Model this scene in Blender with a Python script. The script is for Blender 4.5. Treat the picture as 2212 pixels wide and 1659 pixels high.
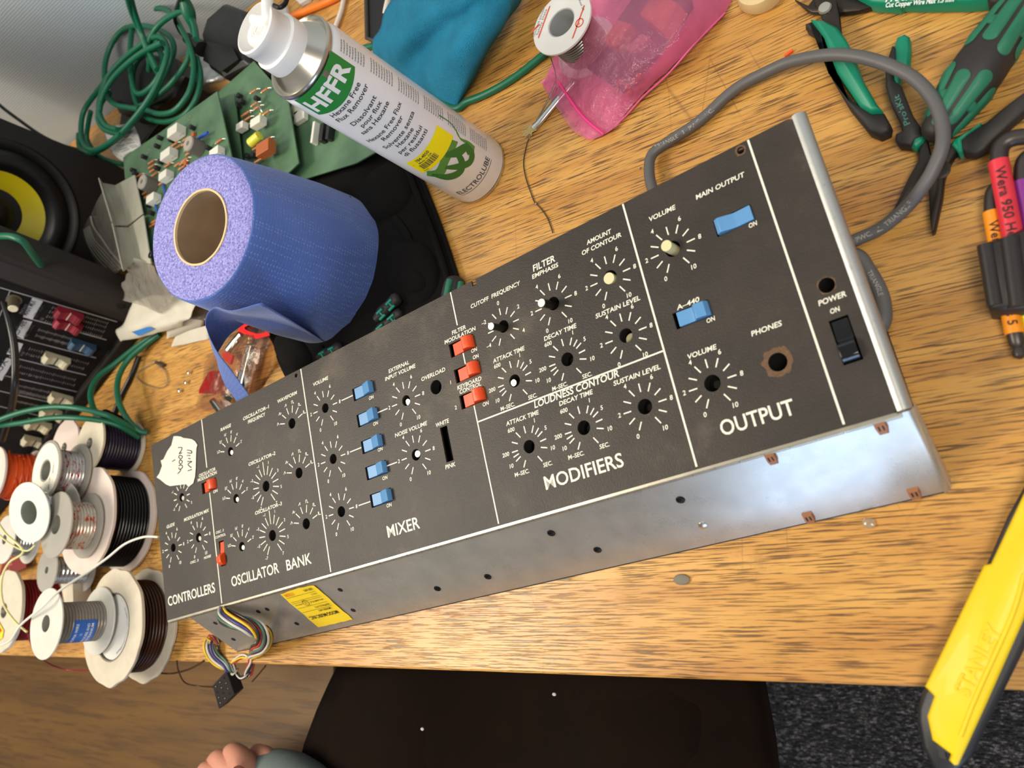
import bpy, math, random
from mathutils import Matrix, Vector, noise
random.seed(7)
for o in list(bpy.data.objects): bpy.data.objects.remove(o)
SC = bpy.context.scene
COL = SC.collection
V3 = Vector
# ---------------------------------------------------------------- camera
RW = [[0.803491, -0.040761, -0.59392], [-0.185707, -0.965032, -0.185005], [-0.56561, 0.258945, -0.782964]]                      # world -> camera rotation (x right, y down, z forward)
CAMP = V3((0.0, 0.0, 0.48739))
FPX = 1652.345
cam_d = bpy.data.cameras.new('camera'); cam = bpy.data.objects.new('camera', cam_d); COL.objects.link(cam)
cam_d.sensor_width = 36.0; cam_d.lens = FPX / 2212 * 36.0; cam_d.clip_start = 0.01
rx, ry, rz = V3(RW[0]), V3(RW[1]), V3(RW[2])
m = Matrix((rx, -ry, -rz)).transposed().to_4x4(); m.translation = CAMP
cam.matrix_world = m
cam_d.dof.use_dof = True; cam_d.dof.focus_distance = 0.60; cam_d.dof.aperture_fstop = 7.5
SC.camera = cam
# ---------------------------------------------------------------- light and exposure
SC.view_settings.view_transform = 'Standard'; SC.view_settings.look = 'None'
SC.view_settings.gamma = 1.0; SC.view_settings.use_curve_mapping = False
SC.view_settings.exposure = 0.0
w = bpy.data.worlds.new('world'); SC.world = w; w.use_nodes = True
w.node_tree.nodes['Background'].inputs[0].default_value = (0.92, 0.90, 0.88, 1)
w.node_tree.nodes['Background'].inputs[1].default_value = 0.30
def area(name, loc, target, sx, sy, power, color):
    d = bpy.data.lights.new(name, 'AREA'); d.shape = 'RECTANGLE'; d.size = sx; d.size_y = sy
    d.energy = power; d.color = color
    o = bpy.data.objects.new(name, d); COL.objects.link(o); o.location = loc
    o.rotation_euler = (V3(target) - V3(loc)).to_track_quat('-Z', 'Y').to_euler()
    return o
area('ceiling_light_panel', (-1.75, -0.10, 1.75), (-0.5, 0.15, 0.0), 0.95, 0.6, 40, (1.0, 0.90, 0.74))
area('ceiling_light_panel_near', (0.55, -0.55, 1.85), (-0.3, 0.2, 0.0), 0.9, 0.6, 27, (1.0, 0.92, 0.80))

# ---------------------------------------------------------------- helpers
def P(px, py, z=0.0):
    d = rx * (px - 1106.0) + ry * (py - 829.5) + rz * FPX
    t = (z - CAMP.z) / d.z
    return CAMP + d * t
def PL(px, py, o, n):
    d = rx * (px - 1106.0) + ry * (py - 829.5) + rz * FPX
    return CAMP + d * ((o - CAMP).dot(n) / d.dot(n))
def lin(c):
    c = c / 255.0
    return c / 12.92 if c <= 0.04045 else ((c + 0.055) / 1.055) ** 2.4
def rgb(r, g, b): return (lin(r), lin(g), lin(b), 1.0)
MC = {}
def new_mat(name):
    m = bpy.data.materials.new(name); m.use_nodes = True
    nt = m.node_tree; b = nt.nodes['Principled BSDF']
    return m, nt, b
def noise_node(nt, scale, detail=3, rough=0.5, vec=None, mapping=None):
    tc = nt.nodes.new('ShaderNodeTexCoord'); n = nt.nodes.new('ShaderNodeTexNoise')
    n.inputs['Scale'].default_value = scale; n.inputs['Detail'].default_value = detail; n.inputs['Roughness'].default_value = rough
    if mapping:
        mp = nt.nodes.new('ShaderNodeMapping'); nt.links.new(tc.outputs['Object'], mp.inputs[0])
        mp.inputs['Scale'].default_value = mapping[0]
        if len(mapping) > 1: mp.inputs['Rotation'].default_value = mapping[1]
        nt.links.new(mp.outputs[0], n.inputs['Vector'])
    else: nt.links.new(tc.outputs['Object'], n.inputs['Vector'])
    return n
def ramp(nt, src, stops):
    r = nt.nodes.new('ShaderNodeValToRGB'); e = r.color_ramp.elements
    while len(e) > 1: e.remove(e[0])
    e[0].position = stops[0][0]; e[0].color = stops[0][1]
    for p, c in stops[1:]:
        q = e.new(p); q.color = c
    nt.links.new(src, r.inputs[0]); return r
def bump(nt, b, src, strength, dist=0.001):
    bp = nt.nodes.new('ShaderNodeBump'); bp.inputs['Strength'].default_value = strength; bp.inputs['Distance'].default_value = dist
    nt.links.new(src, bp.inputs['Height']); nt.links.new(bp.outputs[0], b.inputs['Normal'])
def mat(key, c, rough=0.5, metal=0.0, spec=0.5, var=0.0, vscale=40, bmp=0.0, bscale=400, bdist=0.0006, coat=0.0, trans=0.0, alpha=1.0, sheen=0.0, sss=0.0):
    if key in MC: return MC[key]
    m, nt, b = new_mat(key); c4 = rgb(*c)
    b.inputs['Base Color'].default_value = c4; b.inputs['Roughness'].default_value = rough
    b.inputs['Metallic'].default_value = metal; b.inputs['Specular IOR Level'].default_value = spec
    b.inputs['Coat Weight'].default_value = coat; b.inputs['Transmission Weight'].default_value = trans
    b.inputs['Alpha'].default_value = alpha; b.inputs['Sheen Weight'].default_value = sheen
    if sss: b.inputs['Subsurface Weight'].default_value = sss; b.inputs['Subsurface Radius'].default_value = (0.01, 0.006, 0.004); b.inputs['Subsurface Scale'].default_value = 0.3
    n = noise_node(nt, vscale, 4)
    k = var if var else 0.04
    lo = tuple(max(0, x * (1 - k)) for x in c4[:3]) + (1,); hi = tuple(min(1, x * (1 + k)) for x in c4[:3]) + (1,)
    r = ramp(nt, n.outputs[0], [(0.3, lo), (0.7, hi)]); nt.links.new(r.outputs[0], b.inputs['Base Color'])
    if bmp:
        n2 = noise_node(nt, bscale, 2); bump(nt, b, n2.outputs[0], bmp, bdist)
    MC[key] = m; return m
class MB:
    def __init__(s, M=None): s.v = []; s.f = []; s.M = M
    def _add(s, vs, fs):
        k = len(s.v)
        if s.M is not None: vs = [s.M @ V3(q) for q in vs]
        s.v += [tuple(q) for q in vs]; s.f += [tuple(i + k for i in f) for f in fs]
        return s
    def box(s, x0, x1, y0, y1, z0, z1):
        return s._add([(x, y, z) for x in (x0, x1) for y in (y0, y1) for z in (z0, z1)], [(0, 1, 3, 2), (4, 6, 7, 5), (0, 4, 5, 1), (2, 3, 7, 6), (0, 2, 6, 4), (1, 5, 7, 3)])
    def obox(s, c, ax, ay, az, hx, hy, hz):
        c = V3(c); ax = V3(ax).normalized(); ay = V3(ay).normalized(); az = V3(az).normalized()
        return s._add([c + ax * (hx * i) + ay * (hy * j) + az * (hz * k) for i in (-1, 1) for j in (-1, 1) for k in (-1, 1)], [(0, 1, 3, 2), (4, 6, 7, 5), (0, 4, 5, 1), (2, 3, 7, 6), (0, 2, 6, 4), (1, 5, 7, 3)])
    def lathe(s, o, axis, prof, seg=40, jit=0.0, cap=True):
        o = V3(o); a = V3(axis).normalized(); u = a.orthogonal().normalized(); w_ = a.cross(u)
        vs = []; n = len(prof)
        for r, h in prof:
            for i in range(seg):
                t = 2 * math.pi * i / seg
                rr = r * (1 + jit * (noise.noise(V3((math.cos(t) * 3, math.sin(t) * 3, h * 40)))))
                vs.append(o + a * h + (u * math.cos(t) + w_ * math.sin(t)) * rr)
        fs = [(j * seg + i, j * seg + (i + 1) % seg, (j + 1) * seg + (i + 1) % seg, (j + 1) * seg + i) for j in range(n - 1) for i in range(seg)]
        if cap:
            if prof[0][0] > 1e-6: fs.append(tuple(reversed(range(seg))))
            if prof[-1][0] > 1e-6: fs.append(tuple((n - 1) * seg + i for i in range(seg)))
        return s._add(vs, fs)
    def cyl(s, a, b, r, r2=None, seg=20):
        a = V3(a); b = V3(b); return s.lathe(a, b - a, [(r, 0), (r if r2 is None else r2, (b - a).length)], seg)
    def ring(s, o, axis, ri, ro, h, seg=48, jit=0.0, ch=0.0):
        return s.lathe(o, axis, [(ri, 0), (ro - ch, 0), (ro, ch), (ro, h - ch), (ro - ch, h), (ri, h), (ri, 0)], seg, jit, cap=False)
    def tube(s, pts, r, seg=12, closed=False, sub=5, rr=None, flat=1.0):
        pts = [V3(p) for p in pts]
        if sub > 1 and len(pts) > 2: pts = spline(pts, sub)
        n = len(pts); vs = []; up = None
        for i, p in enumerate(pts):
            t = (pts[min(i + 1, n - 1)] - pts[max(i - 1, 0)]).normalized()
            if up is None: up = t.orthogonal().normalized() if abs(t.z) > .9 else V3((0, 0, 1))
            u = (up - t * up.dot(t)).normalized(); w_ = t.cross(u); up = u
            q = r if rr is None else rr(i / (n - 1))
            for k in range(seg):
                a = 2 * math.pi * k / seg; vs.append(p + u * (math.cos(a) * q * flat) + w_ * (math.sin(a) * q))
        fs = [(j * seg + i, j * seg + (i + 1) % seg, (j + 1) * seg + (i + 1) % seg, (j + 1) * seg + i) for j in range(n - 1) for i in range(seg)]
        fs.append(tuple(reversed(range(seg)))); fs.append(tuple((n - 1) * seg + i for i in range(seg)))
        return s._add(vs, fs)
    def prism(s, poly, z0, z1, inset=0.0):
        # poly: list of 3-D points (a flat outline) pushed along +z by z0..z1, or 2-tuples
        n = len(poly); p3 = [V3((q[0], q[1], q[2] if len(q) > 2 else 0)) for q in poly]
        if inset:
            c = sum(p3, V3()) / n
            top = []
            for i, q in enumerate(p3):
                a = (p3[i] - p3[i - 1]); b = (p3[(i + 1) % n] - p3[i]); a.z = b.z = 0
                if a.length < 1e-9 or b.length < 1e-9: top.append(q); continue
                na = V3((-a.y, a.x, 0)).normalized(); nb = V3((-b.y, b.x, 0)).normalized(); m_ = (na + nb)
                m_ = m_.normalized() if m_.length > 1e-6 else na
                area_ = sum(p3[k - 1].x * p3[k].y - p3[k].x * p3[k - 1].y for k in range(n))
                top.append(q + m_ * inset * (1 if area_ > 0 else -1))
            zm = z1 - abs(inset)
            vs = [q + V3((0, 0, z0)) for q in p3] + [q + V3((0, 0, zm)) for q in p3] + [q + V3((0, 0, z1)) for q in top]
            fs = [tuple(reversed(range(n))), tuple(range(2 * n, 3 * n))] + [(i + k * n, (i + 1) % n + k * n, (i + 1) % n + n + k * n, i + n + k * n) for k in (0, 1) for i in range(n)]
        else:
            vs = [q + V3((0, 0, z0)) for q in p3] + [q + V3((0, 0, z1)) for q in p3]
            fs = [tuple(reversed(range(n))), tuple(range(n, 2 * n))] + [(i, (i + 1) % n, (i + 1) % n + n, i + n) for i in range(n)]
        return s._add(vs, fs)
    def flat(s, vs, fs): return s._add(vs, fs)
    def sphere(s, c, r, seg=16, sq=(1, 1, 1)):
        c = V3(c); n = seg // 2; vs = []
        for j in range(n + 1):
            a = math.pi * j / n
            for i in range(seg):
                t = 2 * math.pi * i / seg; vs.append(c + V3((math.sin(a) * math.cos(t) * r * sq[0], math.sin(a) * math.sin(t) * r * sq[1], math.cos(a) * r * sq[2])))
        return s._add(vs, [(j * seg + i, (j + 1) * seg + i, (j + 1) * seg + (i + 1) % seg, j * seg + (i + 1) % seg) for j in range(n) for i in range(seg)])
    def build(s, name, material, parent=None, smooth=35, mods=None):
        me = bpy.data.meshes.new(name); me.from_pydata(s.v, [], s.f); me.validate(); me.update()
        if material: me.materials.append(material)
        o = bpy.data.objects.new(name, me); COL.objects.link(o)
        if smooth:
            for p_ in me.polygons: p_.use_smooth = True
            me.set_sharp_from_angle(angle=math.radians(smooth))
        if parent is not None: attach(o, parent)
        if mods:
            for t, kw in mods:
                md = o.modifiers.new(t.lower(), t)
                for k, v in kw.items(): setattr(md, k, v)
        return o
ORG = {}
def attach(o, parent):
    o.parent = parent
    o.matrix_parent_inverse = Matrix.Translation(-V3(ORG.get(parent.name, (0, 0, 0))))
def spline(pts, sub):
    out = []; n = len(pts)
    for i in range(n - 1):
        p0, p1, p2, p3 = pts[max(i - 1, 0)], pts[i], pts[i + 1], pts[min(i + 2, n - 1)]
        for k in range(sub):
            t = k / sub; t2 = t * t; t3 = t2 * t
            out.append(0.5 * ((2 * p1) + (p2 - p0) * t + (2 * p0 - 5 * p1 + 4 * p2 - p3) * t2 + (3 * p1 - p0 - 3 * p2 + p3) * t3))
    out.append(pts[-1]); return out
def smooth2(pts, sub=4): return spline([V3(p) for p in pts], sub)
def tag(o, label=None, cat=None, group=None, kind=None):
    if label: o['label'] = label
    if cat: o['category'] = cat
    if group: o['group'] = group
    if kind: o['kind'] = kind
    return o
def thing(name, loc, label, cat, group=None):
    o = bpy.data.objects.new(name, None); COL.objects.link(o); o.location = loc; o.empty_display_size = 0.02
    ORG[o.name] = tuple(loc); return tag(o, label, cat, group)
def struct(o): o['kind'] = 'structure'; return o
TC = {}
def text_geo(s, bold=0.0, shear=0.0):
    k = (s, bold, shear)
    if k in TC: return TC[k]
    cu = bpy.data.curves.new('text', 'FONT'); cu.body = s; cu.size = 1.0; cu.offset = bold; cu.shear = shear
    cu.resolution_u = 3; cu.fill_mode = 'FRONT'
    ob = bpy.data.objects.new('text', cu); me = bpy.data.meshes.new_from_object(ob)
    vs = [tuple(v.co) for v in me.vertices]; fs = [tuple(p_.vertices) for p_ in me.polygons]
    bpy.data.objects.remove(ob); bpy.data.curves.remove(cu); bpy.data.meshes.remove(me)
    if not vs: vs = [(0, 0, 0), (.1, 0, 0), (0, .1, 0)]; fs = [(0, 1, 2)]
    x0 = min(v[0] for v in vs); x1 = max(v[0] for v in vs); 
    TC[k] = (vs, fs, x0, x1); return TC[k]
CAPH = max(v[1] for v in text_geo('H')[0])
def text(mb, s, x0, x1, y, h, f=None, bold=0.0, shear=0.0, anchor='box', z=0.0):
    """lay text so that it spans x0..x1 (or is centred on x0 when x1 is None), capital height h, baseline y; f maps (x, y, z) to 3-D"""
    vs, fs, a, b = text_geo(s, bold, shear); sy = h / CAPH; sx = sy if x1 is None else (x1 - x0) / (b - a)
    ox = (x0 - (a + b) / 2 * sx) if x1 is None else x0 - a * sx
    out = [(ox + v[0] * sx, y + v[1] * sy, z) for v in vs]
    mb._add([f(*q) for q in out] if f else out, fs)
def plate(outer, holes, thick, M=None):
    """a flat plate with holes cut through, top at z = 0; returns (verts, faces)"""
    cu = bpy.data.curves.new('plate', 'CURVE'); cu.dimensions = '2D'; cu.fill_mode = 'BOTH'; cu.extrude = thick / 2
    for poly in [outer] + holes:
        sp = cu.splines.new('POLY'); sp.points.add(len(poly) - 1)
        for i, q in enumerate(poly): sp.points[i].co = (q[0], q[1], 0, 1)
        sp.use_cyclic_u = True
    ob = bpy.data.objects.new('plate', cu); me = bpy.data.meshes.new_from_object(ob)
    vs = [V3((v.co.x, v.co.y, v.co.z - thick / 2)) for v in me.vertices]; fs = [tuple(p_.vertices) for p_ in me.polygons]
    bpy.data.objects.remove(ob); bpy.data.curves.remove(cu); bpy.data.meshes.remove(me)
    return vs, fs
def circ(x, y, r, n=28): return [(x + r * math.cos(2 * math.pi * i / n), y + r * math.sin(2 * math.pi * i / n)) for i in range(n)]
def rect(x, y, w_, h_): return [(x - w_ / 2, y - h_ / 2), (x + w_ / 2, y - h_ / 2), (x + w_ / 2, y + h_ / 2), (x - w_ / 2, y + h_ / 2)]
def sheet(name, rows, material, parent=None, thick=0.0006, sub=2, bumpy=0.0, bs=30, seed=0, smooth=180):
    """rows of world points -> smooth cloth / film surface with thickness"""
    rows = [[V3(q) for q in r] for r in rows]
    for _ in range(1):
        rows = [spline(r, sub * 2) for r in rows]
        cols = list(zip(*rows)); cols = [spline(list(c), sub * 2) for c in cols]; rows = list(zip(*cols))
    n, k = len(rows), len(rows[0]); mb = MB()
    vs = [q + V3((0, 0, bumpy * noise.noise(q * bs + V3((seed, 0, 0))))) if bumpy else q for r in rows for q in r]
    mb._add(vs, [(i * k + j, i * k + j + 1, (i + 1) * k + j + 1, (i + 1) * k + j) for i in range(n - 1) for j in range(k - 1)])
    mods = [('SOLIDIFY', dict(thickness=thick, offset=-1.0))] if thick else None
    return mb.build(name, material, parent, smooth=smooth, mods=mods)
def pz(pts, z=0.0): return [P(q[0], q[1], q[2] if len(q) > 2 else z) for q in pts]
# ================================================================ room
def wood(key, base, dark, lightc, pore, ang=0.0, px_=45, py_=520, rough=0.38, pstr=1.0, stains=True, coat=0.15):
    m, nt, b = new_mat(key)
    g1 = noise_node(nt, 1.0, 4, .6, mapping=((3.0, 38.0, 3.0), (0, 0, ang)))
    g2 = noise_node(nt, 1.0, 3, .6, mapping=((px_, py_, 30.0), (0, 0, ang)))
    r1 = ramp(nt, g1.outputs[0], [(0.30, rgb(*dark)), (0.48, rgb(*base)), (0.72, rgb(*lightc))])
    r2 = ramp(nt, g2.outputs[0], [(0.40, (1, 1, 1, 1)), (0.49, (0, 0, 0, 1))])
    pm = noise_node(nt, 1.0, 2, .5, mapping=((6.0, 30.0, 6.0), (0, 0, ang)))
    pr_ = ramp(nt, pm.outputs[0], [(0.30, (0.45, .45, .45, 1)), (0.5, (1, 1, 1, 1))])
    mul = nt.nodes.new('ShaderNodeMath'); mul.operation = 'MULTIPLY'; nt.links.new(r2.outputs[0], mul.inputs[0]); nt.links.new(pr_.outputs[0], mul.inputs[1])
    mul2 = nt.nodes.new('ShaderNodeMath'); mul2.operation = 'MULTIPLY'; nt.links.new(mul.outputs[0], mul2.inputs[0]); mul2.inputs[1].default_value = pstr
    mx = nt.nodes.new('ShaderNodeMix'); mx.data_type = 'RGBA'
    nt.links.new(mul2.outputs[0], mx.inputs[0]); nt.links.new(r1.outputs[0], mx.inputs[6]); mx.inputs[7].default_value = rgb(*pore)
    last = mx.outputs[2]
    if stains:
        st = noise_node(nt, 1.0, 6, .7, mapping=((14, 14, 14),)); rs = ramp(nt, st.outputs[0], [(0.60, (0, 0, 0, 1)), (0.72, (.55, .55, .55, 1))])
        m2 = nt.nodes.new('ShaderNodeMix'); m2.data_type = 'RGBA'; nt.links.new(rs.outputs[0], m2.inputs[0]); nt.links.new(last, m2.inputs[6]); m2.inputs[7].default_value = rgb(112, 76, 38)
        sc = nt.nodes.new('ShaderNodeTexVoronoi'); sc.feature = 'DISTANCE_TO_EDGE'; sc.inputs['Scale'].default_value = 9
        wv = noise_node(nt, 6, 2); tc = nt.nodes.new('ShaderNodeTexCoord')
        mp = nt.nodes.new('ShaderNodeMapping'); mp.inputs['Scale'].default_value = (1.0, .35, 1); mp.inputs['Rotation'].default_value = (0, 0, .5); nt.links.new(tc.outputs['Object'], mp.inputs[0])
        nt.links.new(mp.outputs[0], sc.inputs['Vector'])
        sc.inputs['Scale'].default_value = 22
        rsc0 = ramp(nt, sc.outputs['Distance'], [(0.0, (.5, .5, .5, 1)), (0.010, (0, 0, 0, 1))]); mk = noise_node(nt, 7, 3); mkr = ramp(nt, mk.outputs[0], [(.54, (0, 0, 0, 1)), (.60, (1, 1, 1, 1))])
        rsc = nt.nodes.new('ShaderNodeMath'); rsc.operation = 'MULTIPLY'; nt.links.new(rsc0.outputs[0], rsc.inputs[0]); nt.links.new(mkr.outputs[0], rsc.inputs[1])
        m3 = nt.nodes.new('ShaderNodeMix'); m3.data_type = 'RGBA'; nt.links.new(rsc.outputs[0], m3.inputs[0]); nt.links.new(m2.outputs[2], m3.inputs[6]); m3.inputs[7].default_value = rgb(120, 82, 44)
        last = m3.outputs[2]
    nt.links.new(last, b.inputs['Base Color']); b.inputs['Roughness'].default_value = rough; b.inputs['Coat Weight'].default_value = coat; b.inputs['Coat Roughness'].default_value = .25
    inv = nt.nodes.new('ShaderNodeMath'); inv.operation = 'SUBTRACT'; inv.inputs[0].default_value = 1; nt.links.new(mul2.outputs[0], inv.inputs[1])
    bump(nt, b, inv.outputs[0], .35, .0006)
    return m
DESK = wood('oak_desktop', (200, 146, 70), (178, 122, 54), (218, 168, 88), (74, 44, 18), px_=30, py_=820, pstr=.85)
CABW = wood('brown_cabinet_wood', (98, 66, 13), (86, 56, 9), (110, 76, 18), (66, 42, 7), px_=10, py_=160, rough=.45, pstr=.55, stains=False, coat=0)

desk = thing('desk', (0, 0, 0), 'oiled oak workbench top with dark pores and knife scratches, everything stands on it', 'desk')
YE = -0.0603
MB().box(-2.6, 1.2, YE, 0.750, -0.028, 0.0).build('desk_top', DESK, desk, smooth=0, mods=[('BEVEL', dict(width=.0018, segments=2))])
MB().box(-2.55, 1.15, YE + .03, YE + .05, -0.10, -0.029).build('apron', CABW, desk, smooth=0)
for x in (-2.45, 1.05):
    for y in (0.05, 0.68): MB().box(x - .03, x + .03, y - .03, y + .03, -.73, -.029).build('leg', CABW, desk, smooth=0)
cab = thing('side_cabinet', (-1.6, -.4, -.73), 'low brown wooden cabinet in front of the bench, below the wire spools', 'cabinet')
MB().box(-2.6, -0.735, -1.3, YE - .012, -.17, -.15).build('cabinet_top', CABW, cab, smooth=0, mods=[('BEVEL', dict(width=.002, segments=2))])
MB().box(-2.58, -0.755, -1.28, YE - .03, -.73, -.17).build('carcass', CABW, cab, smooth=0)

# wall with fine horizontal ribs
m, nt, b = new_mat('ribbed_grey_wallcovering'); b.inputs['Roughness'].default_value = .75
wv = nt.nodes.new('ShaderNodeTexWave'); wv.wave_type = 'BANDS'; wv.bands_direction = 'Z'; wv.inputs['Scale'].default_value = 95; wv.inputs['Distortion'].default_value = 1.2; wv.inputs['Detail'].default_value = 2
tc = nt.nodes.new('ShaderNodeTexCoord'); nt.links.new(tc.outputs['Object'], wv.inputs['Vector'])
r = ramp(nt, wv.outputs['Fac'], [(0, rgb(180, 190, 196)), (1, rgb(198, 208, 213))]); nt.links.new(r.outputs[0], b.inputs['Base Color']); bump(nt, b, wv.outputs['Fac'], .3, .0005)
struct(MB().box(-5.6, 2.2, .755, .86, -.75, 1.9).build('wall_back', m, smooth=0))
# carpet: looped dark pile
m, nt, b = new_mat('charcoal_loop_carpet'); b.inputs['Roughness'].default_value = .95
n1 = noise_node(nt, 1.0, 4, .75, mapping=((150, 330, 150),)); n2 = noise_node(nt, 1.0, 2, .6, mapping=((70, 190, 70),))
r = ramp(nt, n1.outputs[0], [(0.40, rgb(20, 18, 17)), (0.54, rgb(56, 52, 50)), (0.68, rgb(156, 148, 142))]); nt.links.new(r.outputs[0], b.inputs['Base Color']); bump(nt, b, n2.outputs[0], 1.0, .006)
struct(MB().box(-5.6, 2.2, -2.7, .92, -.77, -.73).build('floor', m, smooth=0))
# wall behind the sitter with a daylight window
WALLM = mat('painted_room_wall', (205, 192, 172), .9, var=.06, vscale=3)
wf = MB()
for q in ((-5.6, -1.30, -.75, 1.9), (1.25, 2.2, -.75, 1.9), (-1.30, 1.25, -.75, -.62), (-1.30, 1.25, .75, 1.9)): wf.box(q[0], q[1], -2.7, -2.6, q[2], q[3])
struct(wf.build('wall_front', WALLM, smooth=0))
win = thing('window_1', (-.25, -2.6, .06), None, None); win['kind'] = 'structure'
m, nt, b = new_mat('daylight_sky_pane'); b.inputs['Base Color'].default_value = (0.02, .02, .02, 1)
g = noise_node(nt, 1.5, 3); r = ramp(nt, g.outputs[0], [(0.3, (0.36, 0.60, 1.0, 1)), (0.7, (0.48, 0.70, 1.0, 1))]); nt.links.new(r.outputs[0], b.inputs['Emission Color']); b.inputs['Emission Strength'].default_value = 5.6
struct(MB().box(-1.25, 1.2, -2.68, -2.67, -.57, .70).build('pane', m, win, smooth=0))
fr = MB()
for q in ((-1.30, -1.25, -.62, .75), (1.20, 1.25, -.62, .75), (-.03, .03, -.62, .75)): fr.box(q[0], q[1], -2.66, -2.58, q[2], q[3])
fr.box(-1.30, 1.25, -2.66, -2.58, -.62, -.57); fr.box(-1.30, 1.25, -2.66, -2.58, .70, .75)
struct(fr.build('window_frame', mat('white_upvc', (225, 226, 224), .4), win, smooth=0))

# ================================================================ synthesizer
EX = V3((0.989982, 0.141194, 0.0)); EV = V3((-0.140522, 0.985343, 0.096707)).normalized(); EN = EX.cross(EV).normalized(); EV = EN.cross(EX)
O0 = V3((-0.749412, -0.016458, 0.052001)); EF = V3((0.085323, -0.598808, -0.796335)).normalized(); FN = EF.cross(EX).normalized()
def frame(o, a, b_, c): M_ = Matrix((a, b_, c)).transposed().to_4x4(); M_.translation = o; return M_
SM = frame(O0, EX, EV, EN)                       # panel frame, metres: x along, y up the panel, z out
FM = frame(O0, EX, EF, EX.cross(EF))             # chassis face frame, x along, y down the face
if FM.col[2].xyz.dot(V3((0, -1, 0))) < 0: pass
mm = .001
BLK = None
m, nt, b = new_mat('black_vinyl_panel'); BLK = m
n1 = noise_node(nt, 900, 2); n2 = noise_node(nt, 9, 6, .65); n3 = noise_node(nt, 240, 3, .7)
rr_ = ramp(nt, n2.outputs[0], [(0.42, rgb(44, 38, 33)), (0.58, rgb(56, 48, 41)), (0.72, rgb(92, 80, 68))])
r3 = ramp(nt, n3.outputs[0], [(0.66, (0, 0, 0, 1)), (0.80, (.16, .16, .16, 1))])
mx = nt.nodes.new('ShaderNodeMix'); mx.data_type = 'RGBA'; nt.links.new(r3.outputs[0], mx.inputs[0]); nt.links.new(rr_.outputs[0], mx.inputs[6]); mx.inputs[7].default_value = rgb(150, 132, 110)
nt.links.new(mx.outputs[2], b.inputs['Base Color']); b.inputs['Roughness'].default_value = .48; b.inputs['Specular IOR Level'].default_value = .4
bump(nt, b, n1.outputs[0], .45, .0004)
PRINT = mat('cream_screenprint', (236, 232, 214), .5, var=.03)
ALU = None
m, nt, b = new_mat('brushed_zinc_chassis'); ALU = m
n1 = noise_node(nt, 1.0, 4, mapping=((60, 60, 60),)); n2 = noise_node(nt, 330, 2, .6); n3 = noise_node(nt, 28, 5, .7)
r1 = ramp(nt, n1.outputs[0], [(0.3, rgb(180, 174, 166)), (0.7, rgb(194, 187, 178))]); r2 = ramp(nt, n2.outputs[0], [(0.68, (0, 0, 0, 1)), (0.76, (.22, .22, .22, 1))])
mx = nt.nodes.new('ShaderNodeMix'); mx.data_type = 'RGBA'; nt.links.new(r2.outputs[0], mx.inputs[0]); nt.links.new(r1.outputs[0], mx.inputs[6]); mx.inputs[7].default_value = rgb(112, 118, 138)
nt.links.new(mx.outputs[2], b.inputs['Base Color']); b.inputs['Metallic'].default_value = .62; b.inputs['Roughness'].default_value = .40
rr2 = ramp(nt, n3.outputs[0], [(0.3, (.24, .24, .24, 1)), (0.8, (.36, .36, .36, 1))]); nt.links.new(rr2.outputs[0], b.inputs['Roughness'])
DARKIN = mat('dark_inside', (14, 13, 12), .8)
HOLE = mat('black_recess', (6, 6, 6), .9)

synth = thing('synthesizer', tuple(O0), 'long black synthesizer control panel without knobs, folded zinc chassis below, lying across the bench', 'synthesizer')
W_, H_ = .690, .1813
DIALS = [('vol', 599, 137, 5.2), ('vol', 599, 47, 5.2), ('cut', 462.8, 137, 4.6), ('vol', 507, 137, 4.8), ('vol', 553, 137, 5), ('dec', 462, 95.5, 4.6), ('dec', 507.2, 95.5, 4.8), ('vol', 553, 95.5, 4.8),
         ('dec', 461.8, 47, 4.7), ('dec', 507, 47, 4.9), ('vol', 553, 47, 5), ('vol', 359, 114.2, 4.3), ('vol', 359, 70, 4.5), ('vol', 268, 137, 4.2), ('vol', 268, 92, 4.3), ('vol', 268, 47, 4.5),
         ('wav', 223.3, 137, 4.7), ('wav', 223.3, 91.8, 4.7), ('wav', 223.3, 47, 4.7), ('rng', 132, 137, 4.3), ('rng', 132, 91.5, 4.3), ('rng', 132, 46.5, 4.3), ('frq', 177, 91.8, 4.9), ('frq', 177, 47, 4.9),
         ('tun', 45.9, 114, 4.2), ('vol', 22.7, 68.3, 4.2), ('mix', 67, 68.9, 4.6)]
JACKS = [(639.2, 46.2, 5.4), (677.2, 78.4, 4.4), (391, 114.6, 5.6)]
SLOTS = [('blue', 315, 137), ('blue', 315, 114.2), ('blue', 315, 91.5), ('blue', 315, 69.6), ('blue', 315, 47), ('red', 422.9, 136.6), ('red', 422.9, 116), ('red', 422.9, 95.4), ('blue', 639.9, 137), ('blue', 599, 91.8), ('red', 92.6, 113.6)]
def rrect(x0, y0, x1, y1, r, n=5):
    out = []
    for cx_, cy_, a in ((x1 - r, y0 + r, -90), (x1 - r, y1 - r, 0), (x0 + r, y1 - r, 90), (x0 + r, y0 + r, 180)):
        for i in range(n + 1):
            t = math.radians(a + 90 * i / n); out.append((cx_ + r * math.cos(t), cy_ + r * math.sin(t)))
    return out
outer = [(0, 0)] + [(x, y) for x, y in rrect(.3, 0, W_, H_, .004)[:12]] + [(.4477, H_), (.4477, H_ - .0045), (.4437, H_ - .0045), (.4437, H_), (0, H_)]
outer = [(0, 0)] + [q for q in rrect(.3, 0, W_, H_, .004)[:12]] + [(.4477, H_), (.4477, H_ - .0045), (.4437, H_ - .0045), (.4437, H_), (0, H_)]
holes = [circ(d[1] * mm, d[2] * mm, d[3] * mm) for d in DIALS] + [circ(j[0] * mm, j[1] * mm, j[2] * mm) for j in JACKS]
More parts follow.
